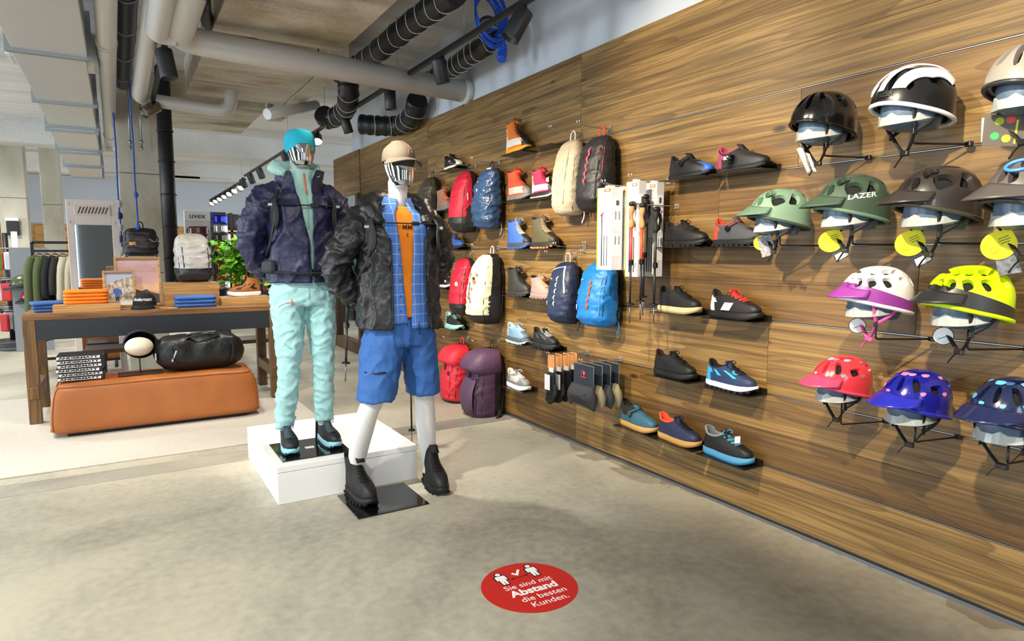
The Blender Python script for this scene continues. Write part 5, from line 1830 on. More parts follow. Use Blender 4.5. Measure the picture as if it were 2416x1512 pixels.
xo0, xo1 = on_y(147, 710, 6.16).x, on_y(256, 710, 6.16).x
for k in range(4):
    folded('orange folded shirt, ' + ['lowest', 'second lowest', 'third', 'topmost'][k] + ' of its stack on the low riser', (xo0 + xo1) / 2 + .002 * (k % 2), 6.28, TT + .0605 + .0275 * k, xo1 - xo0, .24, .0265, '#ee7d12', R([1, -1, .5, 1.5][k]), 'orange shirts on the low riser')
xq = on_y(120, 722, 6.30).x
for k in range(3):
    folded('blue folded garment, ' + ['bottom', 'middle', 'top'][k] + ' of the stack at the left table end', xq - .01 * k, 6.36, TT + .0265 * k, .24, .26, .0255, '#2c5590', R([6, 2, 10][k]), 'blue garments at the left table end')
xg, xh = on_y(413, 715, 6.18).x, on_y(512, 715, 6.18).x
for k in range(3):
    folded('blue folded shirt, ' + ['bottom', 'middle', 'top'][k] + ' of the stack before the tall riser', (xg + xh) / 2, 6.28, TT + .032 * k, xh - xg, .23, .031, '#3a68b0', R([1, -1, 2][k]), 'blue shirts before the tall riser')
tag(MB().box((0, 0, .006), (.16, .02, .012), bev=.002).build('wooden_stick', OAK), 'short bare wooden stick lying left of the blue shirt stack', 'stick')
so_ = bpy.data.objects['wooden_stick']
so_.location = (on_y(398, 729, 6.14).x, 6.13, TT)
so_.rotation_euler = (0, 0, R(-38))


def picture_mat(name, kind):
    m = bpy.data.materials.new(name)
    m.use_nodes = True
    nt = m.node_tree
    b = nt.nodes['Principled BSDF']
    b.inputs['Roughness'].default_value = .35
    tc = nt.nodes.new('ShaderNodeTexCoord')
    sp = nt.nodes.new('ShaderNodeSeparateXYZ')
    nt.links.new(tc.outputs['Object'], sp.inputs[0])
    n = nt.nodes.new('ShaderNodeTexNoise')
    n.inputs['Scale'].default_value = 9 if kind == 'sky' else 22
    n.inputs['Detail'].default_value = 7
    mp = nt.nodes.new('ShaderNodeMapping')
    mp.inputs['Scale'].default_value = (1, 1, 4.5) if kind == 'sky' else (1.4, 1, .8)
    nt.links.new(tc.outputs['Object'], mp.inputs[0])
    nt.links.new(mp.outputs[0], n.inputs['Vector'])
    if kind == 'sky':
        f = math_node(nt, 'ADD', math_node(nt, 'MULTIPLY', sp.outputs['Z'], 2.3), math_node(nt, 'MULTIPLY', math_node(nt, 'SUBTRACT', n.outputs['Fac'], .5), .45))
        col = ramp(nt, f, [(0.0, '#3d3433'), (.16, '#6d5149'), (.21, '#c78a63'), (.34, '#ecbf92'), (.5, '#d7a39a'), (.62, '#c9a0a4'), (.75, '#b98d8b'), (.95, '#c7a9a5')])
    else:
        col = ramp(nt, n.outputs['Fac'], [(.3, '#5d5247'), (.42, '#8f7c66'), (.5, '#b5a58f'), (.6, '#d6cdc0'), (.7, '#8d7b67')])
        sk = ramp(nt, math_node(nt, 'ADD', sp.outputs['Z'], math_node(nt, 'ADD', math_node(nt, 'MULTIPLY', n.outputs['Fac'], .05), math_node(nt, 'MULTIPLY', sp.outputs['X'], -.25))), [(.255, 0.0), (.262, 1.0)])
        col = mixc(nt, sk, col, hexc('#a9aebf'))
        sn = ramp(nt, math_node(nt, 'ADD', sp.outputs['Z'], math_node(nt, 'MULTIPLY', n.outputs['Fac'], .06)), [(.075, 1.0), (.095, 0.0)])
        col = mixc(nt, sn, col, hexc('#e2dfda'))
    nt.links.new(col, b.inputs['Base Color'])
    return m


def frame(label, x, y, w, h, kind, tilt):
    t = thing('framed_picture', label, 'picture', (x, y, TT), 0, None, rot=(R(-tilt), 0, 0))
    bw = .018
    for s in (-1, 1):
        MB().box((s * (w / 2 - bw / 2), 0, h / 2), (bw, .035, h), bev=.0015).build('frame_bar', OAK, t)
    for z in (bw / 2, h - bw / 2):
        MB().box((0, 0, z), (w - 2 * bw, .035, bw), bev=.0015).build('frame_bar', OAK, t)
    pic = MB().box((0, .006, h / 2), (w - 2 * bw, .004, h - 2 * bw)).build('photo_print', picture_mat('print_' + kind, kind), t)
    if kind == 'rock':
        fg = M('#2f5da8', .5)
        MB().poly([(-.05, .003, .150), (-.02, .003, .165), (.012, .003, .150), (.02, .003, .110), (.006, .003, .108), (-.0, .003, .128), (-.002, .003, .092), (-.036, .003, .092), (-.036, .003, .125), (-.05, .003, .112)], (0, .001, 0)).build('printed_jacket', fg, t)
        MB().poly([(-.034, .003, .092), (-.004, .003, .092), (-.008, .003, .040), (-.016, .003, .040), (-.019, .003, .075), (-.024, .003, .042), (-.031, .003, .042)], (0, .001, 0)).build('printed_trousers', M('#1f2735', .6), t)
        MB().disc((-.018, .003, .176), .010, (0, -1, 0), 14, th=.0008).build('printed_head', M('#c9a58c', .6), t)
    else:
        MB().poly([(-w / 2 + bw, .003, .02), (w / 2 - bw, .003, .02), (w / 2 - bw, .003, .10), (.10, .003, .115), (.06, .003, .145), (.02, .003, .13), (-.03, .003, .15), (-.09, .003, .11), (-w / 2 + bw, .003, .12)], (0, .001, 0)).build('printed_ridge', M('#4a3f3f', .6), t)
    return t


xi, xj = on_y(243, 680, 6.50).x, on_y(320, 680, 6.50).x
frame('small oak picture frame with hiker in blue jacket on rocks', (xi + xj) / 2, 6.50, xj - xi, on_y(280, 638, 6.52).z - TT, 'rock', 7)
xi, xj = on_y(272, 680, 6.62).x, on_y(381, 680, 6.62).x
frame('large oak picture frame with pink sunset sky', (xi + xj) / 2, 6.62, xj - xi, on_y(325, 606, 6.66).z - TT, 'sky', 6)


def ballcap(label, loc, rz, col, text=None, s=1.0, tc='#f2f2f2'):
    t = thing('baseball_cap', label, 'cap', loc, rz, scale=s)
    m = M(col, .8, bump=.2, bs=250)
    rr = []
    for i in range(11):
        e = PI / 2 * i / 10
        rr.append([(.098 * math.cos(e) ** .55 * math.cos(a), .088 * math.cos(e) ** .55 * math.sin(a), .028 + .10 * math.sin(e)) for a in [2 * PI * j_ / 36 for j_ in range(36)]])
    MB().loft(rr, cap0=False).build('crown', m, t)
    MB().sheet(lambda u, v: ((.094 + .075 * v * math.cos(R(-60 + 120 * u)) ** .6) * math.cos(R(-60 + 120 * u)), (.088 + .012 * v) * math.sin(R(-60 + 120 * u)), .03 - .024 * v - .012 * abs(math.sin(R(-60 + 120 * u))) * v), 24, 6, th=.004).build('peak', m, t)
    MB().ell((0, 0, .129), (.008, .008, .005), 10, 6).build('crown_button', m, t)
    if text:
        vs, fs = sub_text(*text_geo(text, .036, .0006, shear=.2), cuts=1)
        pts = []
        for v in vs:
            a = v.x / .09
            z = .078 + v.y
            k = math.cos(math.asin(min(1, (z - .028) / .10))) ** .55
            pts.append(((.0985 * k + .002) * math.cos(a), (.0885 * k + .002) * math.sin(a), z))
        MB().add(pts, fs, 0, False).build('lettering', M(tc, .6), t)
    return t


ballcap('black baseball cap with white script lettering on the table', (on_y(343, 730, 6.2).x, 6.28, TT), -PI / 2 + R(-14), '#121214', 'Andermatt', 1.02)
# grey backpack on the tall riser
gx = (xc + xd) / 2 - .05
gp = backpack('silver grey backpack with black base on the tall oak riser', (on_y(457, 668, 6.52).x, 6.68, TT + .205), -PI / 2 + R(8), dict(H=.44, W=.30, D=.22, main='#a9a5a0', back='#2a2a2c', bottom='#26262b', bz=.24, bx=.2, wrinkle=.008, top='#b8b2a6', tz=.8, handle='#1c1c1e', rough=.4, lines=[((-36, -40), .2, .72, '#222', .005), ((36, 40), .2, .72, '#222', .005)]), group=None)
shoe('leopard pattern sneaker with white sole on the low riser', (on_y(578, 712, 6.42).x, 6.42, TT + .066), R(192), dict(boot=.85, main='#a8662c', toe='#8f5526', side='#1f1712', sidep=1, heel='#b5702f', sole='#e9e5de', mid='#eeeae4', lace='#1a1612', lining='#2a1f16', sole_h=.036), group=None)
# plant
pl = thing('potted_plant', 'bright green trailing plant behind the leopard sneaker', 'plant', (.98, 6.68, TT))
MB().loft([[(r * math.cos(2 * PI * j_ / 24), r * math.sin(2 * PI * j_ / 24), z) for j_ in range(24)] for r, z in ((.05, 0), (.062, .09), (.066, .12), (.058, .12), (.055, .10))]).build('pot', M('#c9c4b8', .6), pl)
lm = [M('#5f9c1e', .45, var=.15), M('#86bf2f', .45, var=.12), M('#3f7d1a', .45, var=.15)]
rnd = random.Random(5)
leaf_me = []
for k in range(3):
    m = MB().sheet(lambda u, v: ((v) * 1.0, (u - .5) * 1.15 * math.sin(PI * min(1, v * .93 + .05)) ** .7, .16 * abs(u - .5) * 1.6 - .18 * v * v), 6, 6)
    o = m.build('leaf', lm[k], pl)
    leaf_me.append(o)
stems = MB()
for s in range(30):
    a = rnd.uniform(0, 2 * PI)
    ln = rnd.uniform(.14, .50)
    top = Vector((math.cos(a) * ln * .55, math.sin(a) * ln * .22 - .05, .10 + rnd.uniform(.0, .50)))
    pts = sm([(0, 0, .1), (top.x * .4, top.y * .4, .2 + top.z * .5), top, top + Vector((math.cos(a) * .08, -.03, -.12))], 5)
    stems.tube(pts, .003, 5)
    for q in range(11):
        p = pts[min(len(pts) - 1, 4 + q)]
        src = leaf_me[rnd.randrange(3)]
        o = src.copy()
        C.objects.link(o)
        o.parent = pl
        o.location = Vector(p) + Vector((rnd.uniform(-.04, .04), rnd.uniform(-.03, .02), rnd.uniform(-.03, .03)))
        o.rotation_euler = (rnd.uniform(-.6, .9), rnd.uniform(-.3, .7), rnd.uniform(0, 6.28))
        sc_ = rnd.uniform(.042, .075)
        o.scale = (sc_, sc_, sc_)
for o in leaf_me:
    o.location = (rnd.uniform(-.1, .1), -.05, .2)
    o.scale = (.05,) * 3
stuff(stems.build('stems', M('#5a8a2a', .6), pl))

# things on the leather bench
bx0, bx1 = on_y(138, 880, 5.62).x, on_y(243, 880, 5.62).x
wb_ = bx1 - bx0
for k in range(6):
    hgt = .031
    t = thing('book', 'thick book with black and white lettered spine, ' + ['bottom of', 'second in', 'third in', 'fourth in', 'fifth in', 'top of'][k] + ' the stack on the leather bench', 'book', ((bx0 + bx1) / 2 + [0, .006, -.004, .004, .0, .002][k], 5.74, BTOP + .004 + hgt * k), R([0, 1.5, -2, 1, 2, -1][k]), 'books stacked on the leather bench')
    cv = M('#17171c', .5)
    MB().box((0, 0, .0015), (wb_ * 1.06, .25, .003)).build('cover_bottom', cv, t)
    MB().box((0, 0, hgt - .003), (wb_ * 1.06, .25, .003)).build('cover_top', cv, t)
    MB().box((.0, .004, hgt / 2 - .001), (wb_ * 1.03, .236, hgt - .0065)).build('pages', M('#e6e2da', .8), t)
    sp = MB().box((0, -.124, hgt / 2 - .001), (wb_ * 1.06, .004, hgt - .001), bev=.001).build('spine', cv, t)
    MB().box((-.01, -.1265, hgt / 2 - .001), (wb_ * .98, .001, hgt * .62)).build('spine_label', M('#f2f1ee', .6), sp)
    vs, fs = text_geo('ANDERMATT', hgt * .62, .0010)
    mw = max(v.x for v in vs) - min(v.x for v in vs)
    mt = Matrix.Translation((-.01, -.1275, hgt / 2 - .001)) @ Matrix.Rotation(R(90), 4, 'X') @ Matrix.Diagonal((wb_ * .9 / mw, 1, 1, 1))
    MB().add([mt @ v for v in vs], fs, 0, False).build('lettering', M('#141416', .6), sp)
ht = thing('hat_stand', 'hat stand with pale oval head and dark rectangular foot', 'stand', (on_y(331, 870, 5.72).x, 5.72, BTOP + .003))
MB().box((0, 0, .004), (.30, .16, .008), bev=.001).build('foot_plate', M('#3a2418', .5), ht)
MB().tube([(0, 0, .006), (0, 0, .13)], .005, 8).build('rod', M('#3a3028', .4), ht)
oz = on_y(330, 819, 5.68).z - BTOP
MB().ell((0, -.02, oz), (.098, .10, .072), 28, 16).build('foam_head', M('#dcd2bb', .85, bump=.2, bs=120), ht)
hc = thing('black_cap', 'black cap worn backwards on the pale oval hat stand', 'cap', (ht.location.x + .012, 5.75, BTOP + oz + .004))
MB().loft([[(.118 * k * math.cos(2 * PI * j_ / 32), .03 + d_, .108 * k * math.sin(2 * PI * j_ / 32) + .012) for j_ in range(32)] for k, d_ in ((.93, -.062), (1.0, -.06), (1.02, -.03), (1.0, .03), (.85, .07), (.5, .10), (.1, .11))], cap0=False).build('crown', M('#131315', .8, bump=.2, bs=200), hc)
MB().sheet(lambda u, v: (.10 + .06 * v, .0 + .05 * (u - .5), -.0 + .09 * (u - .5) - .02 * v), 8, 6, th=.004).build('peak', M('#1d1c1a', .8), hc)
# duffel bag
dbx = on_y(474, 855, 5.72).x
db = thing('duffel_bag', 'large black duffel bag lying on the leather bench', 'bag', (dbx, 5.74, BTOP + .002), R(3))
DM = M('#101114', .42, bump=.45, bs=30, var=.15, vs=10)
rr = []
for i in range(31):
    q = i / 30
    x = -.335 + .67 * q
    k = (1 - abs(2 * q - 1) ** 5) ** .6 if 0 < q < 1 else 0.05
    k = max(k, .12)
    r = []
    for j_ in range(36):
        a = 2 * PI * j_ / 36
        y = .145 * k * math.copysign(abs(math.cos(a)) ** .7, math.cos(a))
        z = .125 + (.125 if math.sin(a) < 0 else .155 * (.92 + .08 * math.sin(q * 9))) * k * math.copysign(abs(math.sin(a)) ** .7, math.sin(a))
        w_ = .016 * ridged((x, y, z), (7, 7, 7), 3) + .008 * ridged((x, y, z), (17, 17, 17), 9)
        r.append((x, y * (1 + w_ * 4), max(0, z + w_ * (1 if z > .03 else 0))))
    rr.append(r)
MB().loft(rr).build('bag_body', DM, db)
for yy in (-.11, .05):
    MB().tube(sm([(-.14, yy - .04, .13), (-.11, yy, .255), (-.03, yy - .02, .285), (.06, yy - .02, .292), (.13, yy, .265), (.15, yy - .04, .14)], 6), .014, 8, flat=.25).build('handle', M('#1a1b1f', .6), db)
MB().tube(sm([(-.30, -.01, .23), (0, 0, .285), (.30, .01, .22)], 6), .006, 6).build('zip', M('#2a2b30', .4), db)
MB().box((-.205, -.150, .135), (.010, .006, .09), rot=Matrix.Rotation(R(22), 3, 'Y')).build('logo_strip', M('#d5d8de', .5), db)
MB().box((-.325, -.075, .13), (.008, .03, .05)).build('end_label', M('#b9bcc4', .5), db)
for sx in (-1, 1):
    MB().tube(sm([(sx * .2, -.165, .06), (sx * .22, -.160, .17), (sx * .20, -.07, .27)], 5), .012, 6, flat=.25).build('compression_strap', M('#1a1b20', .6), db)
MB().box((.09, -.02, .292), (.06, .04, .012), bev=.004).build('handle_wrap', M('#3a3b3f', .6), db)
# dark bench behind the table
DB = wood_mat('dark_bench', ('#3a2717', '#4d3520', '#5d4128'), 'X', rings=6, dark='#1f140a', knots=False)
lb = thing('low_bench', 'dark brown slatted wooden bench behind the display table', 'bench', (.62, 7.35, 0))
for k in range(3):
    MB().box((0, -.13 + .13 * k, .40), (1.9, .12, .04), bev=.003).build('seat_slat', DB, lb)
for sx in (-1, 1):
    for sy in (-1, 1):
        MB().box((sx * .82, sy * .13, .19), (.07, .06, .38), bev=.003).build('leg', DB, lb)
    MB().box((sx * .82, 0, .12), (.05, .24, .06)).build('stretcher', DB, lb)
# trunk with red edge under the bench and black frame rack foot seen under the table
# ------------------------------------------------------------------ mannequins
def remesh(m, voxel, smooth=4, disp=None):
    me = bpy.data.meshes.new('r')
    me.from_pydata(m.v, [], m.f)
    o = bpy.data.objects.new('r', me)
    C.objects.link(o)
    md = o.modifiers.new('r', 'REMESH')
    md.mode = 'VOXEL'
    md.voxel_size = voxel
    if smooth:
        s_ = o.modifiers.new('s', 'SMOOTH')
        s_.iterations = smooth
        s_.factor = .5
    dg = bpy.context.evaluated_depsgraph_get()
    out = bpy.data.meshes.new_from_object(o.evaluated_get(dg))
    bpy.data.objects.remove(o)
    r = MB()
    vs = [v.co.copy() for v in out.vertices]
    if disp:
        vs = [v + n_.vector * disp(v, n_.vector) for v, n_ in zip(vs, out.vertex_normals)]
    r.add(vs, [tuple(p.vertices) for p in out.polygons])
    bpy.data.meshes.remove(out)
    return r


def sec(cx, cy, rx, ry, th, e=2.35):
    s_, c_ = math.sin(th), math.cos(th)
    return (cx + rx * math.copysign(abs(s_) ** (2 / e), s_), cy - ry * math.copysign(abs(c_) ** (2 / e), c_))


def limb(pts, radii, n=18, k=5):
    P = sm(pts, k)
    m = len(radii) - 1
    rr = []
    for i in range(len(P)):
        t = i / (len(P) - 1) * m
        a = min(int(t), m - 1)
        rr.append(radii[a] + (radii[a + 1] - radii[a]) * (t - a))
    return P, rr


def panel(tab, a0, a1, zs, th, fold=None, nu=40, nv=44, k=1.0):
    """garment sheet round the torso between angles a0(z), a1(z); tab rows (z, cx, cy, rx, ry)"""
    def f(u, v):
        z = zs[0] + (zs[1] - zs[0]) * v
        cx, cy, rx, ry = lerp_table(tab, z)
        A0 = a0(z) if callable(a0) else a0
        A1 = a1(z) if callable(a1) else a1
        th_ = A0 + (A1 - A0) * u
        d = fold(Vector((cx + rx * math.sin(th_), cy - ry * math.cos(th_), z))) if fold else 0
        x, y = sec(cx, cy, rx * k + d, ry * k + d, th_)
        return (x, y, z)
    return MB().sheet(f, nu, nv, th=th)


HEADT = [(0, .026, .030, -.052), (.05, .040, .046, -.046), (.14, .053, .064, -.034), (.28, .063, .080, -.018), (.46, .071, .093, -.005), (.64, .0755, .099, .002), (.8, .071, .093, .006), (.91, .055, .073, .006), (.975, .030, .040, .006), (1.0, .006, .008, .006)]


def head_pt(t, th, c, H, k=1.0, dx=0.0):
    rx, ry, cy = lerp_table(HEADT, t)
    return Vector((c[0] + rx * k * math.sin(th), c[1] + cy - ry * k * math.cos(th) - dx, c[2] + H * t))


def body_mesh(sp):
    """torso, neck, head, legs, arms and hands as one remeshed surface"""
    m = MB()
    for leg in sp['legs']:
        P, rr = limb(leg, [q * sp.get('legk', 1) for q in (.085, .078, .058, .054, .058, .050, .038, .037)], k=6)
        m.tube(P, rr, 20)
    m.loft([[(*sec(cx, cy, rx, ry, 2 * PI * j / 28), z) for j in range(28)] for z, cx, cy, rx, ry in sp['torso']])
    m.tube(sp['neck'], [.062, .052, .050, .054], 18)
    H, c = sp['H'], sp['head']
    m.loft([[head_pt(t, 2 * PI * j / 28, c, H) for j in range(28)] for t in (0, .05, .1, .2, .3, .4, .5, .6, .7, .8, .88, .94, .98, 1.0)])
    for arm in sp['arms']:
        P, rr = limb(arm, [.052, .046, .040, .036, .028], k=5)
        m.tube(P, rr, 14)
    r = remesh(m, .009, 5)
    for arm in sp['arms']:
        w = Vector(arm[-1])
        d = (w - Vector(arm[-2])).normalized()
        sx = -1 if w.x > 0 else 1
        r.ell(w + d * .045, (.022, .04, .045), 12, 8)
        for q in range(4):
            b = w + d * .08 + Vector((0, (q - 1.5) * .018, 0))
            r.tube(sm([b, b + d * .035 + Vector((sx * .004, 0, 0)), b + d * (.062 - .006 * abs(q - 1.5)) + Vector((sx * .018, 0, 0))], 3), .0085, 8)
        b = w + d * .03 + Vector((0, -.036, 0))
        r.tube(sm([b, b + d * .03 + Vector((0, -.02, 0)), b + d * .055 + Vector((sx * .01, -.022, 0))], 3), .0095, 8)
    return r


SKIN = M('#dddad6', .38, coat=.15)


def mask(c, H, parent, t1):
    def f(u, v):
        t = .015 + (t1 - .015) * v
        a = R(-84 + 168 * u) * (1 - .10 * (v - .5))
        w = max(0, 1 - abs(v - .55) / .6)
        return head_pt(t, a, c, H, 1.06, .008 * math.cos(a) ** 6 * w + .004)
    MB().sheet(f, 40, 28, th=.004).build('face_mask', CHROME, parent)


def fold_fn(amp, sc1, sc2, seed, mixv=.45):
    def f(p, n_=None):
        a = ridged(p, sc1, seed)
        b = crease(p, [q * .8 for q in sc2], seed + 5.3)
        c = crease(p, [q * 1.7 for q in sc2], seed + 9.1)
        return amp * (a * (.9 - mixv) + b * 1.0 + c * .35 - .4)
    return f


def sleeve(pts, radii, mat, parent, fold, name='sleeve', n=40):
    P, rr = limb(pts, radii, k=16)
    m = MB().tube(P, rr, n)
    o = MB()
    vs = []
    L = len(P)
    for i in range(L):
        for j in range(n):
            v = Vector(m.v[i * n + j])
            d = (v - P[i])
            d = d.normalized() if d.length > 1e-6 else d
            vs.append(v + d * fold(v))
    o.v, o.f, o.m, o.s = [tuple(v) for v in vs], m.f, m.m, m.s
    return o.build(name, mat, parent)


def plaid():
    m = bpy.data.materials.new('blue_plaid')
    m.use_nodes = True
    nt = m.node_tree
    b = nt.nodes['Principled BSDF']
    b.inputs['Roughness'].default_value = .8
    tc = nt.nodes.new('ShaderNodeTexCoord')
    sp = nt.nodes.new('ShaderNodeSeparateXYZ')
    nt.links.new(tc.outputs['Object'], sp.inputs[0])
    fx = math_node(nt, 'FRACT', math_node(nt, 'MULTIPLY', sp.outputs['X'], 21.0))
    fz = math_node(nt, 'FRACT', math_node(nt, 'MULTIPLY', sp.outputs['Z'], 19.0))
    ln = math_node(nt, 'MAXIMUM', math_node(nt, 'LESS_THAN', fx, .045), math_node(nt, 'LESS_THAN', fz, .05))
    sh = math_node(nt, 'MULTIPLY', math_node(nt, 'GREATER_THAN', fx, .55), .35)
    col = mixc(nt, sh, hexc('#4f80cf'), hexc('#3a68b8'))
    nt.links.new(mixc(nt, math_node(nt, 'MULTIPLY', ln, .6), col, hexc('#d8e3f4')), b.inputs['Base Color'])
    return m


NYB = M('#211f20', .36, bump=.45, bs=52, var=.06)
# --- front mannequin: grey cap, black jacket, blue plaid shirt, blue shorts
m2 = thing('mannequin', 'mannequin in grey cap, open black jacket, blue plaid shirt and blue shorts', 'mannequin', (1.27, 3.30, 0), group='shop mannequins')
H2, c2 = .225, (.012, -.035, 1.662)
legs2 = [[(-.085, 0, .92), (-.105, -.025, .74), (-.165, -.055, .55), (-.19, -.06, .50), (-.213, -.02, .38), (-.227, .03, .24), (-.232, .062, .12), (-.236, .065, .06)],
         [(.10, 0, .92), (.125, -.005, .74), (.145, -.01, .55), (.15, -.01, .50), (.165, .015, .38), (.18, .03, .24), (.192, .04, .12), (.193, .045, .06)]]
body_mesh(dict(legs=legs2, torso=[(.88, .01, 0, .15, .10), (1.0, .01, 0, .145, .095), (1.15, .01, -.005, .14, .09), (1.32, .01, -.01, .165, .105), (1.45, .01, 0, .17, .09), (1.53, .01, .005, .09, .07)],
               neck=[(.01, .012, 1.5), (.012, .0, 1.56), (.012, -.012, 1.63), (.012, -.02, 1.70)], head=c2, H=H2,
               arms=[[(-.17, 0, 1.47), (-.25, .03, 1.36), (-.315, .07, 1.26), (-.25, .13, 1.16), (-.16, .17, 1.08)], [(.19, 0, 1.47), (.25, .04, 1.36), (.295, .09, 1.26), (.22, .15, 1.16), (.13, .18, 1.09)]])).build('body', SKIN, m2)
mask(c2, H2, m2, .64)
# cap
CAPM = fabric('#625950')
cap = MB()
cr = []
for t, k in ((.60, 1.10), (.66, 1.12), (.76, 1.13), (.86, 1.17), (.94, 1.28), (1.0, 1.8), (1.035, 1.6)):
    cr.append([head_pt(min(t, .985), 2 * PI * j / 40, c2, H2, k) + Vector((0, 0, H2 * (t - min(t, .985)) + .008 - .012 * (.5 - .5 * math.cos(2 * PI * j / 40)) * (1 if t < .7 else 0))) for j in range(40)])
capo = cap.loft(cr, cap0=False).build('cap', CAPM, m2)
MB().ell((c2[0], c2[1] + .006, c2[2] + H2 * 1.045), (.009, .009, .005), 10, 6).build('cap_button', CAPM, capo)
for k in range(6):
    a = R(30 + 60 * k)
    MB().tube([head_pt(min(t, .985), a, c2, H2, k2 * 1.006) + Vector((0, 0, H2 * (t - min(t, .985)) + .008)) for t, k2 in ((.62, 1.105), (.76, 1.13), (.86, 1.17), (.94, 1.28), (1.0, 1.8))], .0012, 4).build('cap_seam', M('#7c7068', .8), capo)


def brim(u, v):
    a = R(-66 + 132 * u)
    b = head_pt(.615, a, c2, H2, 1.11) + Vector((0, 0, .006))
    ext = .078 * max(0, math.cos(a * 1.32)) ** .6
    return b + Vector((.10 * math.sin(a) * v * .25, -ext * v, -.020 * v - .020 * v * abs(math.sin(a)) ** 2))


MB().sheet(brim, 28, 8, th=.004).build('cap_brim', CAPM, capo)
vs = [head_pt(.79 + dt, R(14 + da), c2, H2, 1.15) + Vector((0, 0, .008)) for da, dt in ((-6, -.055), (-3, -.075), (8, .05), (11, .09), (4, .085))]
MB().add(vs + [sum(vs, Vector()) / 5 + Vector((0, -.003, 0))], [(i, (i + 1) % 5, 5) for i in range(5)], 0, False).build('cap_emblem', M('#f0532c', .6), capo)
# tee, shirt, jacket
T2 = [(.90, .01, 0, .195, .140), (1.05, .01, 0, .188, .135), (1.2, .01, 0, .182, .132), (1.35, .01, 0, .19, .138), (1.45, .01, 0, .19, .128), (1.52, .01, .002, .155, .10), (1.565, .012, 0, .085, .075), (1.60, .012, -.002, .064, .062)]
panel(T2, -PI, PI, (.985, 1.565), .003, fold_fn(.004, (5, 5, 12), (9, 9, 15), 2.1), nu=60, k=.93).build('tee_shirt', fabric('#ef8412'), m2)
tt = [(1.455, 'MM', .036), (1.415, 'E', .024)]
for z, s_, h_ in tt:
    vs, fs = text_geo(s_, h_, .0008)
    MB().add([(v.x + .014, -.1335, z + v.y) for v in vs], fs, 0, False).build('tee_lettering', M('#5b3f22', .7), m2)
PL = plaid()
sf = fold_fn(.005, (6, 6, 5), (14, 14, 9), 4.4)
shl = lambda z: R(0 - max(0, (z - .95)) * 21 if z < 1.42 else -10 - (z - 1.42) * 45)
shr = lambda z: R(4 + max(0, (z - .95)) * 9 if z < 1.42 else 8.3 + (z - 1.42) * 60)
s1 = panel(T2, lambda z: R(-175), shl, (.955, 1.57), .003, sf, k=1.0).build('plaid_shirt', PL, m2)
panel(T2, lambda z: shr(z), lambda z: R(180), (.925, 1.57), .003, sf, k=1.0).build('shirt_front', PL, s1)
for sx in (-1, 1):
    fl = MB().sheet(lambda u, v: (.012 + sx * (.052 + .030 * v + .018 * math.sin(PI * u)) * math.sin(R(25 + 140 * u)), -.004 - (.062 + .03 * v) * math.cos(R(25 + 140 * u)), 1.625 - .052 * v - .055 * (1 - u) ** 2 * (.4 + v)), 14, 5, th=.003)
    fl.build('shirt_collar', PL, s1)
for z in (1.02, 1.10, 1.18, 1.26, 1.34, 1.41):
    MB().ell((-.028 - .02 * (z - 1.0), -.1385 + (.002 if z > 1.3 else 0.003), z), (.005, .003, .005), 8, 6).build('shirt_button', M('#3b4a6a', .4), s1)
J2 = [(.90, .015, .0, .226, .165), (1.05, .012, 0, .215, .158), (1.2, .01, 0, .206, .152), (1.35, .01, 0, .215, .156), (1.44, .01, .002, .222, .145), (1.50, .01, .006, .205, .125), (1.545, .01, .01, .15, .105), (1.58, .012, .01, .11, .092)]
jf = fold_fn(.018, (6.5, 6.5, 3.2), (15, 15, 8), 7.7)
jl = lambda z: R(-22 - max(0, z - 1.40) * 130)
jr = lambda z: R(25 + max(0, z - 1.40) * 120)
j1 = panel(J2, lambda z: R(-181), jl, (.925, 1.57), .004, jf, nu=60, nv=70).build('jacket', NYB, m2)
panel(J2, jr, lambda z: R(181), (.915, 1.57), .004, jf, nu=60, nv=70).build('jacket_front', NYB, j1)
for fn, dz_ in ((jl, 0), (jr, 0)):
    pts = []
    for q in range(24):
        z = .93 + .47 * q / 23
        cx, cy, rx, ry = lerp_table(J2, z)
        x, y = sec(cx, cy, rx, ry, fn(z))
        pts.append((x, y - .004, z))
    MB().tube(pts, .0045, 6).build('zip_tape', M('#151516', .5), j1)
sf2 = fold_fn(.019, (9, 9, 9), (18, 18, 18), 11.2)
sleeve([(-.13, 0, 1.495), (-.20, .005, 1.46), (-.255, .03, 1.37), (-.308, .065, 1.27), (-.278, .10, 1.185), (-.21, .14, 1.11), (-.15, .17, 1.06)], [.078, .080, .073, .071, .068, .063, .055], NYB, j1, sf2)
sleeve([(.15, 0, 1.50), (.222, .01, 1.465), (.268, .04, 1.37), (.292, .08, 1.27), (.252, .12, 1.185), (.19, .15, 1.12), (.13, .18, 1.07)], [.078, .079, .071, .068, .066, .062, .055], NYB, j1, sf2)
P, rr = limb([(-.115, -.105, 1.475), (-.150, -.055, 1.535), (-.135, .03, 1.585), (-.07, .10, 1.605), (.01, .12, 1.61), (.09, .10, 1.605), (.15, .03, 1.585), (.16, -.05, 1.53), (.12, -.105, 1.47)], [.026, .046, .05, .048, .046, .048, .05, .046, .026], k=8)
hd = MB().tube(P, rr, 20, flat=1.0)
hd.v = [tuple(Vector(v) + (Vector(v) - Vector((0, 0, 1.5))).normalized() * sf2(Vector(v)) * .6) for v in hd.v]
hd.build('jacket_hood', NYB, j1)
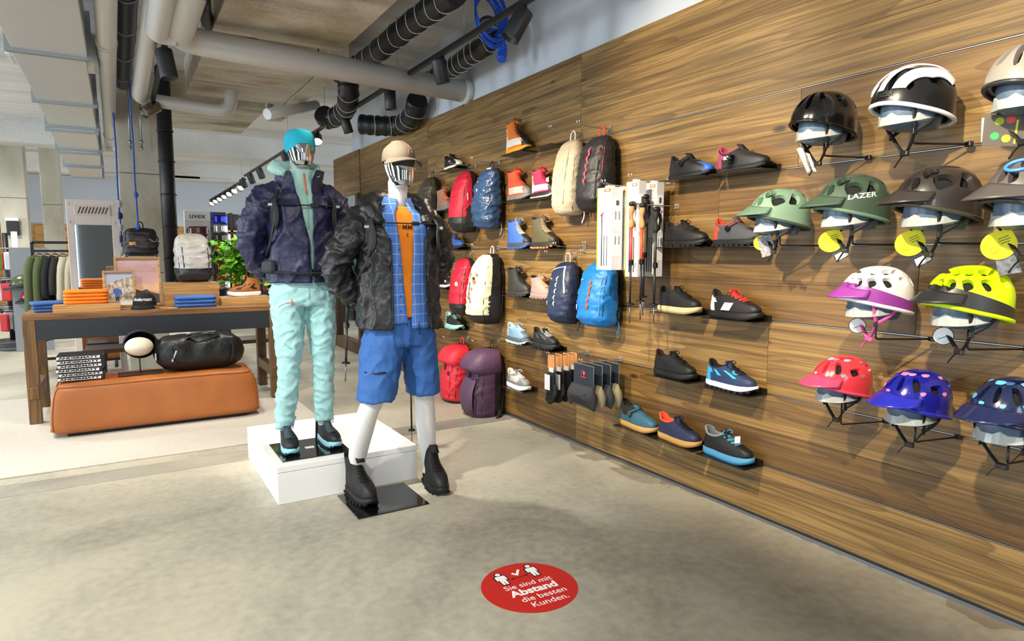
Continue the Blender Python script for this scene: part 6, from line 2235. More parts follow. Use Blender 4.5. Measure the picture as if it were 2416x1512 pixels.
# shorts
BLU = M('#2c5c9e', .72, bump=.2, bs=200, var=.05, vs=10)
sh = MB()
sh.loft([[(*sec(.01, 0, rx, ry, 2 * PI * j / 36), z) for j in range(36)] for z, rx, ry in ((.985, .165, .115), (.94, .182, .128), (.88, .196, .14), (.83, .19, .138))])
for lg, tab in ((0, ((.87, -.085, -.005, .105, .125), (.78, -.098, -.015, .110, .125), (.68, -.118, -.03, .103, .116), (.60, -.136, -.04, .101, .112), (.548, -.146, -.045, .101, .112))),
                (1, ((.87, .105, 0, .1, .122), (.78, .118, -.002, .098, .118), (.68, .13, -.005, .090, .108), (.60, .138, -.008, .087, .105), (.545, .142, -.01, .087, .105)))):
    sh.loft([[(*sec(cx, cy, rx, ry, 2 * PI * j / 30, 2.1), z) for j in range(30)] for z, cx, cy, rx, ry in tab])
so = remesh(sh, .010, 3, fold_fn(.008, (8, 8, 5), (16, 16, 12), 3.3)).build('shorts', BLU, m2)
MB().tube([(-.212, -.072, .705), (-.175, -.128, .702), (-.125, -.152, .708)], .0045, 6).build('pocket_zip', M('#16181d', .5), so)
MB().tube([(.068, -.139, .955), (.072, -.142, .89)], .003, 6).build('draw_cord', BLACK, so)
MB().tube(sm([(.012, -.134, .97), (.012, -.146, .92), (.01, -.142, .86)], 4), .0035, 6).build('fly_seam', M('#28569b', .7), so)
# boots: children of the mannequin with their own soles and laces
BT = dict(boot=1.12, main='#1c1b1c', toe='#222123', heel='#1a1a1b', sole='#131314', mid='#19191a', lace='#0c0c0d', lugs=1, sole_h=.034, lining='#111', size=1.04, side='#232326', sidep=1, nobow=1)
shoe('', (-.232, -.01, .006), -PI / 2 + R(6), BT, parent=m2, name='boot')
shoe('', (.188, -.045, 0), -PI / 2 - R(6), BT, parent=m2, name='boot')
MB().box((-.13, -.075, .003), (.385, .365, .006), bev=.001).build('base_plate', M('#0c0c0e', .08, coat=.5), m2)


# --- rear mannequin on the plinth: turquoise headband, navy jacket, mint trousers
PLZ = .205
pt = thing('display_plinth', 'low white square plinth under the mint trousers mannequin', 'plinth', (1.038, 3.905, 0))
PW = M('#eceae6', .42)
MB().box((0, 0, .085), (.785, .93, .17), bev=.002).build('plinth_body', PW, pt)
MB().box((0, 0, .1885), (.787, .932, .033), bev=.002).build('plinth_top', PW, pt)
m1 = thing('mannequin', 'mannequin in turquoise headband, navy jacket and mint trousers on white plinth', 'mannequin', (.875, 3.75, PLZ), group='shop mannequins')
H1, c1 = .215, (.008, -.03, 1.585)
legs1 = [[(-.078, 0, .88), (-.082, -.015, .70), (-.085, -.03, .52), (-.088, -.03, .47), (-.098, .0, .34), (-.108, .02, .22), (-.115, .03, .12), (-.116, .03, .05)],
         [(.088, 0, .88), (.094, -.012, .70), (.10, -.025, .52), (.10, -.022, .47), (.105, .0, .34), (.108, .025, .22), (.11, .035, .12), (.11, .035, .05)]]
body_mesh(dict(legk=.84, legs=legs1, torso=[(.84, .005, 0, .145, .10), (.95, .005, 0, .13, .09), (1.08, .005, -.005, .118, .08), (1.25, .005, -.01, .145, .10), (1.4, .005, 0, .15, .085), (1.47, .005, .005, .08, .065)],
               neck=[(.006, .012, 1.43), (.008, .0, 1.49), (.008, -.01, 1.56), (.008, -.02, 1.63)], head=c1, H=H1,
               arms=[[(-.15, 0, 1.41), (-.21, .03, 1.31), (-.245, .07, 1.21), (-.19, .13, 1.09), (-.12, .17, .99)], [(.16, 0, 1.41), (.22, .03, 1.31), (.25, .07, 1.21), (.2, .13, 1.09), (.12, .17, .99)]])).build('body', SKIN, m1)
mask(c1, H1, m1, .56)
TQ = fabric('#16a6bf')
hb = []
for t, k in ((.36, 1.105), (.46, 1.115), (.58, 1.115), (.70, 1.11), (.82, 1.11), (.91, 1.14), (.955, 1.13), (.965, .9)):
    hb.append([head_pt(min(t + .16 * max(0, math.cos(a)) ** 1.5 * max(0, 1 - (t - .36) / .5), .985), a, c1, H1, k) for a in [2 * PI * j / 40 for j in range(40)]])
MB().loft(hb, cap0=False, cap1=False).build('headband', TQ, m1)
MINT = fabric('#a9d3c8')
T1 = [(.95, .008, 0, .168, .125), (1.05, .008, 0, .160, .12), (1.2, .008, 0, .162, .125), (1.32, .008, 0, .172, .13), (1.41, .008, 0, .165, .115), (1.47, .008, .0, .11, .085), (1.52, .008, -.004, .075, .076), (1.58, .008, -.006, .078, .078)]
mo = panel(T1, R(-60), R(60), (.98, 1.575), .003, fold_fn(.005, (9, 9, 9), (16, 16, 20), 9.1), nu=40, nv=60, k=.95).build('fleece', MINT, m1)
P, rr = limb([(-.075, -.055, 1.545), (-.115, -.01, 1.575), (-.095, .06, 1.59), (.008, .095, 1.595), (.095, .06, 1.585), (.10, -.01, 1.56), (.07, -.06, 1.54)], [.018, .036, .038, .036, .036, .03, .016], k=7)
hd = MB().tube(P, rr, 18)
hf = fold_fn(.014, (14, 14, 14), (24, 24, 24), 1.7)
hd.v = [tuple(Vector(v) + (Vector(v) - Vector((0, 0, 1.5))).normalized() * hf(Vector(v))) for v in hd.v]
hd.build('fleece_hood', MINT, mo)
MB().tube([(.012, -.087, 1.55), (.014, -.096, 1.49), (.016, -.118, 1.44)], .005, 6).build('zip_pull', M('#e2674c', .5), mo)
MB().tube(sm([(.012, -.086, 1.565), (.014, -.098, 1.48), (.016, -.128, 1.38), (.018, -.128, 1.25)], 5), .003, 6).build('zip_line', M('#8fbfb4', .6), mo)
NVY = M('#1f2142', .46, bump=.35, bs=52, var=.06)
J1 = [(.93, .008, 0, .186, .148), (1.0, .008, 0, .182, .145), (1.12, .006, 0, .176, .140), (1.25, .006, 0, .185, .146), (1.36, .006, 0, .194, .138), (1.43, .006, .004, .178, .118), (1.475, .006, .008, .125, .098), (1.52, .006, .006, .112, .096), (1.58, .006, .0, .125, .105)]
jf1 = fold_fn(.014, (6, 6, 4), (13, 13, 9), 15.1)
ol = lambda z: R(2.5 - 1.0 * max(0, (z - 1.0) / .2) if z < 1.2 else 1.5 - (z - 1.2) * 42 if z < 1.42 else -7.7 - (z - 1.42) * 160)
orr = lambda z: R(5.2 + max(0, (z - 1.0)) * 6 if z < 1.2 else 6.4 + (z - 1.2) * 14 if z < 1.42 else 9.5 + (z - 1.42) * 150)
j = panel(J1, R(-181), ol, (.955, 1.56), .004, jf1, nu=60, nv=60).build('jacket', NVY, m1)
panel(J1, orr, R(181), (.955, 1.575), .004, jf1, nu=60, nv=60).build('jacket_front', NVY, j)
sf1 = fold_fn(.018, (9, 9, 9), (18, 18, 18), 21.2)
sleeve([(-.10, 0, 1.43), (-.165, .0, 1.405), (-.215, .025, 1.32), (-.25, .06, 1.22), (-.225, .095, 1.12), (-.175, .13, 1.04), (-.12, .16, .99)], [.078, .082, .078, .074, .072, .068, .052], NVY, j, sf1)
sleeve([(.11, 0, 1.43), (.175, .0, 1.405), (.225, .025, 1.32), (.255, .06, 1.22), (.23, .095, 1.12), (.18, .13, 1.04), (.12, .16, .99)], [.078, .082, .078, .074, .072, .068, .052], NVY, j, sf1)
TRS = M('#9cc9c8', .62, bump=.22, bs=150, var=.04, vs=8)
tr = MB()
tr.loft([[(*sec(.006, 0, rx, ry, 2 * PI * q / 36), z) for q in range(36)] for z, rx, ry in ((1.0, .15, .11), (.95, .168, .118), (.88, .178, .13), (.83, .17, .128))])
for tab in (((.90, -.085, 0, .088, .115), (.80, -.085, -.008, .088, .108), (.68, -.083, -.02, .078, .090), (.56, -.086, -.03, .068, .076), (.46, -.09, -.03, .057, .064), (.32, -.10, .0, .056, .062), (.20, -.110, .02, .053, .058), (.128, -.114, .025, .052, .056)),
            ((.90, .095, 0, .088, .115), (.80, .096, -.006, .086, .106), (.68, .098, -.016, .075, .088), (.56, .10, -.024, .066, .075), (.46, .102, -.022, .056, .064), (.32, .106, .0, .055, .062), (.20, .11, .02, .053, .058), (.132, .111, .025, .052, .056))):
    tr.loft([[(*sec(cx, cy, rx, ry, 2 * PI * q / 28, 2.1), z) for q in range(28)] for z, cx, cy, rx, ry in tab])
to = remesh(tr, .010, 3, fold_fn(.010, (7, 7, 10), (16, 16, 22), 6.6)).build('trousers', TRS, m1)
MB().tube([(-.155, -.088, .83), (-.09, -.138, .862)], .0035, 6).build('pocket_zip', M('#e8f2f0', .5), to)
MB().tube([(-.088, -.141, .866), (-.086, -.141, .835)], .005, 6).build('zip_pull', M('#ea6a52', .5), to)
for x0, sx in ((-.085, -1), (.10, 1)):
    MB().tube(sm([(x0 + sx * .062, -.06, .66), (x0 + .02 * sx, -.108, .60), (x0 - sx * .04, -.095, .575)], 5), .0018, 5).build('knee_seam', M('#6fabab', .7), to)
MB().tube(sm([(.006, -.128, .97), (.006, -.138, .9), (.004, -.128, .84)], 4), .002, 5).build('fly_seam', M('#79b3b3', .7), to)
ST = dict(main='#22252c', toe='#262a31', heel='#20232a', sole='#7fb9c4', mid='#86c2cb', lace='#4f5f66', lining='#9fd0d0', lugs=1, lugc='#2b2f36', sole_h=.034, size=.92, wave=.8, tongue='#35404a')
shoe('', (-.116, -.055, .007), -PI / 2 - R(3), ST, parent=m1, name='trail_shoe')
shoe('', (.113, -.05, .007), -PI / 2 + R(5), ST, parent=m1, name='trail_shoe')
MB().box((-.0, -.06, .0035), (.375, .365, .006), bev=.001).build('base_plate', M('#0c0c0e', .08, coat=.5), m1)
MB().tube([(.075, .075, .0), (.082, .075, .22)], .008, 8).build('calf_rod', BLACKM, m1)
tag(MB().box((0, 0, 0), (.05, .035, .0015)).build('size_card', WHITE), 'small white card lying on the black base plate between the trail shoes', 'card').location = (.875 + .0, 3.69, PLZ + .0078)


# --- packs worn by the mannequins
def worn(label, org, tab, fold, zt, zb, belt, zc, col, sx_off=.11, pouch=True):
    t = thing('worn_backpack', label, 'backpack', org, 0, 'backpacks worn by the mannequins')

    def P(z, deg, k=1.05):
        cx, cy, rx, ry = lerp_table(tab, z)
        x, y = sec(cx, cy, rx * k + .006, ry * k + .006, R(deg))
        return Vector((x, y, z))
    m = M(col, .7, bump=.3, bs=120, var=.08)
    rr = []
    for i in range(15):
        q = i / 14
        w = .13 * (1 - .25 * abs(q - .45) ** 2 * 4) * (1 if q < .93 else .75)
        d = .085 * (.75 + .35 * math.sin(PI * q))
        z = zb + (zt - zb) * q
        cy = lerp_table(tab, z)[1] + lerp_table(tab, z)[3]
        rr.append([(w * math.copysign(abs(math.sin(a)) ** .7, math.sin(a)) + .008, cy + .10 - d * math.copysign(abs(math.cos(a)) ** .7, math.cos(a)) + .006 * ridged((math.cos(a) * .1, math.sin(a) * .1, z), (14, 14, 14), 3), z) for a in [2 * PI * j_ / 30 for j_ in range(30)]])
    MB().loft(rr).build('pack_body', m, t)
    for sx in (-1, 1):
        pts = [Vector((sx * .085 + .008, lerp_table(tab, zt - .03)[1] + .11, zt - .02))] + [P(zt - .005, sx * 125, 1.1) if 0 else Vector((sx * .105 + .008, .02, zt + .035))] + [P(zt - .06, sx * 52), P(zt - .13, sx * 47), P(zt - .2, sx * 52), P(zt - .28, sx * 66), P(zt - .36, sx * 100)]
        MB().tube(sm(pts, 7), [.010] * 2 + [.033] * 22 + [.032, .031, .029, .026, .020, .012] + [.009] * 13, 10, flat=.28, up=(0, -1, .3)).build('shoulder_strap', m, t)
        MB().tube(sm([P(zt - .07, sx * 50, 1.10), P(zt - .16, sx * 47, 1.10), P(zt - .24, sx * 56, 1.10)], 5), .006, 6, flat=.4).build('strap_webbing', M('#4a4a4c', .6), t)
        MB().box(P(zt - .085, sx * 50, 1.13), (.03, .008, .014), bev=.002).build('strap_adjuster', M('#c9c9c9', .4), t)
    pts = [P(zc, -46 + 92 * q / 14, 1.085) for q in range(15)]
    MB().tube(pts, .011, 8, flat=.3).build('chest_strap', BLACK, t)
    MB().box(P(zc, 8, 1.10), (.045, .012, .022), bev=.004).build('chest_buckle', BLACKM, t)
    if belt:
        pts = [P(belt, -115 + 230 * q / 30, 1.06) + Vector((0, 0, -.02 * math.cos(R(-115 + 230 * q / 30)))) for q in range(31)]
        MB().tube(pts, [.045] * 8 + [.020] * 15 + [.045] * 8, 10, flat=.22).build('hip_belt', M('#1e1f22', .7), t)
        MB().box(P(belt, 6, 1.09) + Vector((0, 0, -.02)), (.06, .016, .04), bev=.006).build('belt_buckle', BLACKM, t)
        if pouch:
            MB().box(P(belt + .012, -66, 1.13), (.085, .05, .075), bev=.022, rot=Matrix.Rotation(R(-58), 3, 'Z')).build('belt_pouch', M('#2a2c30', .7, bump=.2, bs=200), t)
    return t


worn('black backpack worn over the navy jacket with hip belt and chest strap', (.875, 3.75, PLZ), J1, jf1, 1.46, .98, 1.03, 1.375, '#1d1d20')
worn('dark grey backpack worn over the black jacket with chest strap', (1.27, 3.30, 0), J2, jf, 1.54, 1.02, None, 1.475, '#2e2c2b')
# trekking poles standing behind the front mannequin
for k, (px, py, zt_, dx) in enumerate(((972, 1048, 1.02, -.02),)):
    b = on_z(px, py, 0)
    t = pole('black trekking pole standing on the floor behind the blue shorts', b, zt_, '#2a2b2e', cork=False)
    del t['group']
    t.rotation_euler = (R(2), R(-1), 0)
t = pole('black folded trekking pole hanging at the left hip of the black jacket', (1.27 - .245, 3.46, .62), .62, '#26262a', cork=False)
del t['group']
t.rotation_euler = (R(0), R(3), 0)
# ------------------------------------------------------------------ background
MF = M('#d8ccc4', .5)
mt = thing('standing_mirror', 'tall pinkish white standing mirror with striped vent plate', 'mirror', (-.205, 7.62, 0))
mw, mh = .43, 1.84
for s in (-1, 1):
    MB().box((s * (mw / 2 - .03), 0, mh / 2), (.06, .05, mh), bev=.003).build('frame_post', MF, mt)
MB().box((0, 0, mh - .12), (mw - .12, .05, .24), bev=.002).build('frame_head', MF, mt)
MB().box((0, 0, .08), (mw - .12, .05, .16), bev=.002).build('frame_foot', MF, mt)
MB().box((0, .006, .92), (mw - .12, .02, 1.36)).build('mirror_glass', metal('#e2eaf2', .03), mt)
MB().box((0, -.028, mh - .10), (.30, .012, .10), bev=.002).build('vent_plate', M('#cfc2ba', .5), mt)
for k in range(9):
    x = -.112 + .028 * k
    MB().poly([(x - .012, -.035, mh - .132), (x - .002, -.035, mh - .132), (x + .022, -.035, mh - .068), (x + .012, -.035, mh - .068)], (0, -.001, 0)).build('vent_slot', M('#2a2320', .6), mt)
for sx in (-1, 1):
    for z in (mh - .03, mh - .05, mh - .21, mh - .225):
        MB().cyl((sx * .185, -.025, z), (sx * .185, -.028, z), .005, 8).build('screw', M('#8d827a', .4, .6), mt)
for s in (-1, 1):
    MB().box((s * .16, .12, .02), (.05, .34, .04), bev=.004).build('stand_foot', MF, mt)

BF = M('#121315', .45)
garx0, garx1 = on_y(77, 600, 9.0).x, on_y(150, 600, 9.0).x + .45


def rail_rack(label, x0, x1, y, z, zt2=None):
    t = thing('clothes_rack', label, 'rack', ((x0 + x1) / 2, y, 0))
    w = x1 - x0
    for s in (-1, 1):
        MB().box((s * w / 2, 0, z / 2), (.03, .03, z)).build('post', BF, t)
        MB().box((s * w / 2, 0, .02), (.03, .5, .04)).build('foot', BF, t)
    MB().box((0, 0, z), (w, .03, .03)).build('top_rail', BF, t)
    if zt2:
        MB().box((0, 0, zt2), (w, .025, .025)).build('hanging_rail', BF, t)
    MB().box((0, 0, .12), (w, .03, .03)).build('lower_rail', BF, t)
    return t


def garment(label, x, y, z, h, w, col, yaw=R(78), hang=True, group=None, sleeves=True):
    t = thing('hanging_garment', label, 'garment', (x, y, z), yaw, group)
    rr = []
    sd = x * 7
    for i in range(14):
        q = i / 13
        ww = w * (.42 + .58 * min(1, q * 5) ** .6 if q < .2 else 1 + .10 * (q - .2))
        r = []
        for j_ in range(24):
            a = 2 * PI * j_ / 24
            px_ = ww / 2 * math.cos(a)
            py_ = (.024 + .012 * q) * math.sin(a) + .016 * math.sin(px_ * 42 + sd) * q
            r.append((px_, py_, -.05 - h * q))
        rr.append(r)
    MB().loft(rr).build('cloth', fabric(col), t)
    if sleeves:
        for s in (-1, 1):
            MB().tube(sm([(s * w * .38, 0, -.08), (s * w * .54, .01, -.25), (s * w * .56, .02, -h * .75)], 4), [.05] * 4 + [.045] * 4 + [.038], 10).build('sleeve', fabric(col), t)
    MB().tube(sm([(-w * .4, 0, -.07), (0, 0, -.025), (w * .4, 0, -.07)], 5), .009, 6).build('hanger', M('#a87a45', .5), t)
    MB().tube([(0, 0, -.03), (0, 0, -.01), (.012, 0, .012), (0, 0, .022), (-.01, 0, .012)], .0025, 5).build('hanger_hook', STEEL, t)
    return t


zr = on_y(110, 592, 9.0).z
rail_rack('black clothes rack with olive and cream garments left of the standing mirror', garx0, garx1, 9.0, on_y(110, 572, 9.0).z, zr)
cols = [('#4f5a34', 'olive green jacket at the left end of the rack', 1.05), ('#55603a', 'second olive green jacket on the rack', .98), ('#1c1c20', 'black garment between olive and cream on the rack', .75), ('#2a2420', 'dark brown garment between olive and cream', .7),
        ('#cbc0a8', 'cream jacket left of its cream neighbours', .85), ('#c7bba2', 'middle one of the cream jackets', .86), ('#cfc5ae', 'cream jacket at right of its cream neighbours', .84), ('#22283a', 'navy garment beside the standing mirror', .8)]
for k, (c, lab, h) in enumerate(cols):
    garment(lab, garx0 + .06 + .072 * k, 9.0, zr - .005, h * .92, .44, c, yaw=R(70), group='garments on the black rack')
# blue and white climbing rope with the hanging black pack
ROPE = M('#3b5fb5', .7, bump=.6, bs=300, var=.3, vs=60)
rx_, ry_ = on_y(323, 500, 7.15).x, 7.15
tp, bp_ = on_y(322, 330, ry_).z, on_y(323, 545, ry_).z
t = thing('climbing_rope', 'blue climbing rope with knots carrying the small black pack', 'rope', (rx_, ry_, bp_ + .02))
MB().tube([(.002 * math.sin(k * .9), 0, (CEIL - bp_ - .02) * k / 20) for k in range(21)], .008, 8).build('rope_strand', ROPE, t)
for z in (.0, .30):
    MB().ell((0, 0, z + .02), (.022, .02, .03), 10, 8).build('knot', ROPE, t)
t = thing('climbing_rope', 'second blue and white rope hanging left of the wide column', 'rope', (on_y(282, 500, 7.9).x, 7.9, 1.3))
MB().tube([(.003 * math.sin(k * .7), 0, (CEIL - 1.3) * k / 20) for k in range(21)], .009, 8).build('rope_strand', ROPE, t)
for k in range(5):
    MB().ell((0, 0, .05 + .12 * k), (.03, .026, .04), 10, 8).build('knot', M('#2a3f86' if k % 2 else '#c9ced8', .7), t)
zb_ = on_y(332, 604, ry_).z
bpk = backpack('small black pack hanging from the blue rope over the picture frames', (rx_ + .02, ry_ + .10, zb_), -PI / 2, dict(H=.27, W=.29, D=.17, main='#141416', back='#0e0e10', wrinkle=.010, badge=[], logo=[(-24, .38, 26, '#c98a3c', .03)], cords=[([(20, .6, 1.04), (40, .5, 1.1), (60, .62, 1.06)], '#8a8a8a', .004), ([(-20, .55, 1.03), (0, .58, 1.03), (30, .54, 1.03)], '#8a3a2a', .003)]), group=None)
# steel hangers on the column
for k, px in enumerate((305, 332)):
    q = on_y(px, 300, 8.25)
    a, b = on_y(px, 240, 8.25).z, on_y(px, 352, 8.25).z
    t = thing('threaded_rod', ['left threaded rod hanging before the wide column', 'right threaded rod hanging before the wide column'][k], 'rod', (q.x, 8.25, b))
    MB().tube([(0, 0, 0), (0, 0, CEIL - b)], .008, 8).build('rod_shaft', STEEL, t)
    MB().cyl((0, 0, .06), (0, 0, .09), .016, 6).build('nut', STEEL, t)
    MB().cyl((0, 0, .0), (0, 0, .02), .016, 6).build('nut', STEEL, t)
# white goggle display
ux0, ux1 = on_y(437, 560, 9.4).x, on_y(498, 560, 9.4).x
uz = on_y(470, 497, 9.4).z
ud = thing('goggle_display', 'white goggle display stand with brand sign behind the grey backpack', 'display', ((ux0 + ux1) / 2, 9.4, 0))
uw = ux1 - ux0
MB().box((0, .05, uz / 2), (uw, .08, uz), bev=.003).build('display_panel', M('#d9d8d6', .5), ud)
MB().box((0, 0, uz - .07), (uw, .03, .13), bev=.003).build('sign_board', M('#e4e3e1', .5), ud)
vs, fs = text_geo('uvex', .10, .001)
mtx = Matrix.Translation((0, -.0165, uz - .07)) @ Matrix.Rotation(R(90), 4, 'X')
MB().add([mtx @ v for v in vs], fs, 0, False).build('lettering', M('#3a3a3c', .5), ud)


def goggles(label, loc, rz, col, group, s=1.0):
    t = thing('goggles', label, 'goggles', loc, rz, group, scale=s)
    MB().sheet(lambda u, v: ((u - .5) * .17, -.05 * math.cos((u - .5) * 2.4) - .0, (v - .5) * .085 * (1 - .25 * math.exp(-((u - .5) / .12) ** 2) * (1 if v < .5 else .2))), 12, 6, th=.012).build('lens', M(col, .08, .6), t)
    MB().tube(sm([(-.088, .0, 0), (-.06, .06, 0), (0, .085, 0), (.06, .06, 0), (.088, 0, 0)], 4), .016, 6, flat=.25).build('band', BLACK, t)
    return t


for k in range(8):
    z = uz - .26 - .105 * k
    goggles('mirrored ski goggles on the white display, row %s' % ['one', 'two', 'three', 'four', 'five', 'six', 'seven', 'eight'][k], ((ux0 + ux1) / 2 + (.0), 9.33, z), 0, ['#6a4a48', '#3a3c42', '#8a3a2a', '#2a4a7a', '#303236', '#7a5a2a', '#444', '#5a2a3a'][k], 'goggles on the white display', 1.25)
for k in range(9):
    z = uz - .10 - .125 * k
    goggles('goggles in the tall column right of the white display, number %s from the top' % ['one', 'two', 'three', 'four', 'five', 'six', 'seven', 'eight', 'nine'][k], (ux1 + .12, 9.5, z), R(25), ['#2a3ad0', '#c9c9cc', '#5a5048', '#c0603a', '#3a3330', '#7a4a3a', '#a0303a', '#c9c0b8', '#33406a'][k], 'goggles right of the white display', 1.25)
gs = thing('goggle_tower', 'slim dark tower holding the column of goggles', 'display', (ux1 + .12, 9.62, 0))
MB().box((0, 0, uz / 2), (.2, .04, uz)).build('tower_back', M('#55585c', .6), gs)
MB().box((0, -.03, .03), (.3, .3, .06)).build('tower_foot', M('#3a3c40', .6), gs)
# shelf unit with shirts at the back
sx0, sx1 = on_y(500, 560, 12.2).x, on_y(640, 560, 12.2).x
sz = on_y(540, 502, 12.2).z
su = thing('wall_unit', 'back shelving unit with hanging coloured shirts and board', 'shelf', ((sx0 + sx1) / 2, 12.4, 0))
sw = sx1 - sx0
for k in range(4):
    MB().box((-sw / 2 + sw * k / 3, 0, sz / 2), (.04, .4, sz)).build('upright', BF, su)
for k, pyz in enumerate((545, 588, 640, 684)):
    MB().box((0, 0, on_y(540, pyz, 12.2).z), (sw, .4, .03)).build('shelf_board', OAK, su)
MB().box((0, .19, sz / 2), (sw, .02, sz)).build('back_board', M('#8b8e92', .7), su)
z1 = on_y(540, 594, 12.2).z
for k in range(12):
    c = ['#d87a55', '#2f5a58', '#233f3c', '#2a2a2e', '#c9921f', '#d6a02a', '#d8722a', '#5a1f2a', '#2f2f35', '#b5452f', '#3a5a7a', '#7a2030'][k]
    garment('shirt on the back unit, colour ' + ['salmon', 'petrol', 'dark green', 'black', 'mustard', 'golden yellow', 'orange', 'wine red', 'anthracite', 'rust', 'steel blue', 'burgundy'][k], sx0 + .08 + k * (sw - .16) / 11, 12.34, z1 - .04, .62, .42, c, yaw=R(66), group='shirts on the back unit', sleeves=False)
z0_ = on_y(540, 545, 12.2).z
for k in range(5):
    c = ['#7a1f1f', '#1e1e20', '#8d9298', '#7d2020', '#2a2a30'][k]
    t = thing('standing_jacket', 'folded jacket upright on top shelf of the back unit, ' + ['dark red at left', 'black', 'light grey', 'dark red at right', 'anthracite'][k], 'garment', (sx0 + .14 + .24 * k, 12.3, z0_ + .016), 0, 'jackets on the top shelf')
    MB().box((0, 0, .14), (.20, .12, .28), bev=.05).build('cloth', fabric(c), t)
    MB().box((0, -.062, .14), (.008, .004, .24)).build('zip', M('#33343a', .5), t)
t = thing('picture_board', 'cream board with teal wave on the middle shelf', 'picture', (sx0 + .42, 12.26, on_y(540, 588, 12.2).z + .016))
MB().box((0, 0, .13), (.62, .02, .26), bev=.002).build('board', M('#e4dcc2', .6), t)
MB().poly([(-.10, -.011, .02), (.30, -.011, .02), (.30, -.011, .2), (.2, -.011, .12), (.14, -.011, .2), (.06, -.011, .24), (.0, -.011, .22), (.05, -.011, .12)], (0, -.002, 0)).build('wave_print', M('#1f6f78', .5), t)
# spinner displays at far left
for k, (px, y, lab) in enumerate(((18, 12.0, 'dark sock spinner at the left picture edge'), (40, 11.2, 'white post spinner with red pouches at far left'))):
    x = on_y(px, 640, y).x
    t = thing('spinner_rack', lab, 'rack', (x, y, 0))
    MB().tube([(0, 0, 0), (0, 0, 1.62)], .035, 12).build('post', M('#d9dbdd', .4) if k else BF, t)
    MB().cyl((0, 0, 0), (0, 0, .04), .30, 24).build('base_disc', M('#3a3c40', .5), t)
    for q in range(3):
        MB().tube(arc((0, 0, .55 + .42 * q), .2, 0, 2 * PI, 20, 'xy')[:-1], .006, 5, closed=True).build('ring_rail', STEEL, t)
    pc = [['#1c1c20', '#2a2a30', '#16161a', '#3a3a40', '#4a2a2a', '#202024'], ['#b52a2f', '#c9ccd0', '#2a2c30', '#c43a36', '#d9a878', '#e4e6e8', '#7a8a3a', '#a8252c']][k]
    for lv in range(3):
        for q in range(8):
            a = 2 * PI * q / 8 + lv * .3
            b = thing('hanging_pouch', 'small packed item on the ' + ('white post' if k else 'dark sock') + ' spinner, ' + ['lower', 'middle', 'upper'][lv] + ' ring, peg ' + ['one', 'two', 'three', 'four', 'five', 'six', 'seven', 'eight'][q], 'pouch', (x + .22 * math.cos(a), y + .22 * math.sin(a), .5 + .42 * lv), a, 'items on the ' + ('white post' if k else 'dark sock') + ' spinner')
            MB().box((0, 0, -.12), (.05, .13, .24), bev=.02).build('pouch_body', fabric(pc[(q * 3 + lv) % len(pc)]), b)
            MB().tube([(0, 0, 0), (-.01, 0, .03), (-.02, 0, .05)], .003, 5).build('pouch_hook', STEEL, b)
# round cap rack, helmet balls on the floor display
for k, (px, py, c, lab) in enumerate(((80, 692, '#a81f2a', 'dark red ball shaped helmet at far left floor display'), (56, 660, '#444a20', 'olive helmet on the far left display'))):
    q = on_y(px, py, 10.6)
    t = thing('far_helmet', lab, 'helmet', (q.x, 10.6, q.z - .1), group='helmets on the far left stand')
    MB().ell((0, 0, .04), (.15, .15, .13), 18, 10, z0=-.1).build('shell', M(c, .3), t)
    MB().tube([(.15 * math.cos(a), .15 * math.sin(a), .03) for a in [2 * PI * j_ / 18 for j_ in range(18)]], .012, 6, closed=True).build('rim', BLACK, t)
q = on_y(70, 690, 10.6)
t = thing('helmet_stand', 'grey stand carrying the far left helmets', 'stand', (q.x, 10.66, 0))
zA, zB = on_y(80, 692, 10.6).z - .1, on_y(56, 660, 10.6).z - .1
MB().box((.06, 0, zA - .015), (.42, .36, .03)).build('shelf_plate', M('#3f4246', .5), t)
MB().box((-.06, 0, zB - .015), (.40, .36, .03)).build('shelf_plate', M('#3f4246', .5), t)
MB().box((-.0, .16, .7), (.42, .04, 1.4)).build('stand_back', M('#8f9498', .6), t)
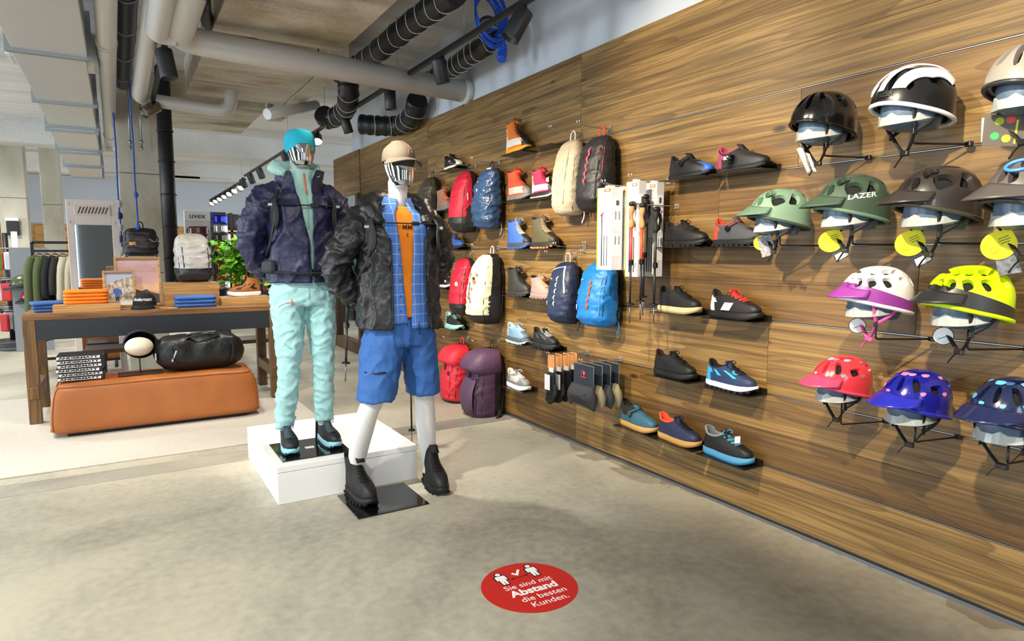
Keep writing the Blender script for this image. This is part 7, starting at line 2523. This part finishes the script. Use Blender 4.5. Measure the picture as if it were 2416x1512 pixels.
# floor sticker
dc = on_z(1249, 1383, 0)
a_, b_ = on_z(1190, 1412, 0), on_z(1335, 1372, 0)
ang = math.atan2(b_.y - a_.y, b_.x - a_.x)
fs_ = thing('floor_sticker', 'round red floor sticker asking for distance', 'sticker', (dc.x, dc.y, .0004), ang)
RED = M('#c21f17', .45)
MB().cyl((0, 0, 0), (0, 0, .0008), .193, 64).build('sticker_disc', RED, fs_)
WHT = M('#f6f2f2', .5)
BLK = M('#161214', .5)


def flat(pts, mat, name, z=.0012):
    MB().poly([(x, y, z) for x, y in pts], (0, 0, .0003)).build(name, mat, fs_)


for body, y, sz, bo in (('Sie sind mit', .020, .046, .0002), ('Abstand', -.030, .062, .0022), ('die besten', -.083, .048, .0002), ('Kunden.', -.130, .048, .0002)):
    vs, ff = text_geo(body, sz, bo)
    MB().add([(v.x + (.005 if y > -.06 else .02), v.y + y, .0014) for v in vs], ff, 0, False).build('lettering', WHT, fs_)


def person_icon(x, y, s):
    for mat, k, z in ((BLK, 1.16, .0011), (WHT, 1.0, .0016)):
        e = .006 if k > 1 else 0
        P = [(-.020 - e, .034 + e), (.020 + e, .034 + e), (.024 + e, .026), (.024 + e, -.002 - e), (.017 - e * .0, -.002 - e), (.015, .018), (.013 + e, -.040 - e), (.003 - e * .3, -.040 - e), (0, -.004), (-.003 + e * .3, -.040 - e), (-.013 - e, -.040 - e), (-.015, .018), (-.017, -.002 - e), (-.024 - e, -.002 - e), (-.024 - e, .026)]
        flat([(x + p * s, y + q * s) for p, q in P], mat, 'icon_figure', z)
        MB().cyl((x, y + .049 * s, z), (x, y + .049 * s, z + .0003), (.0115 + e) * s, 16).build('icon_head', mat, fs_)


person_icon(-.075, .090, .95)
person_icon(.07, .098, .95)
flat([(-.022, .118), (-.012, .125), (-.003, .110), (.018, .142), (.027, .136), (-.001, .094)], WHT, 'icon_tick')
DR = M('#7d130e', .5)
flat([(-.035, .082), (.03, .086), (.03, .081), (-.035, .077)], DR, 'icon_arrow')
flat([(-.045, .079), (-.031, .089), (-.031, .069)], DR, 'icon_arrow_tip')
flat([(.04, .084), (.026, .094), (.026, .074)], DR, 'icon_arrow_tip')
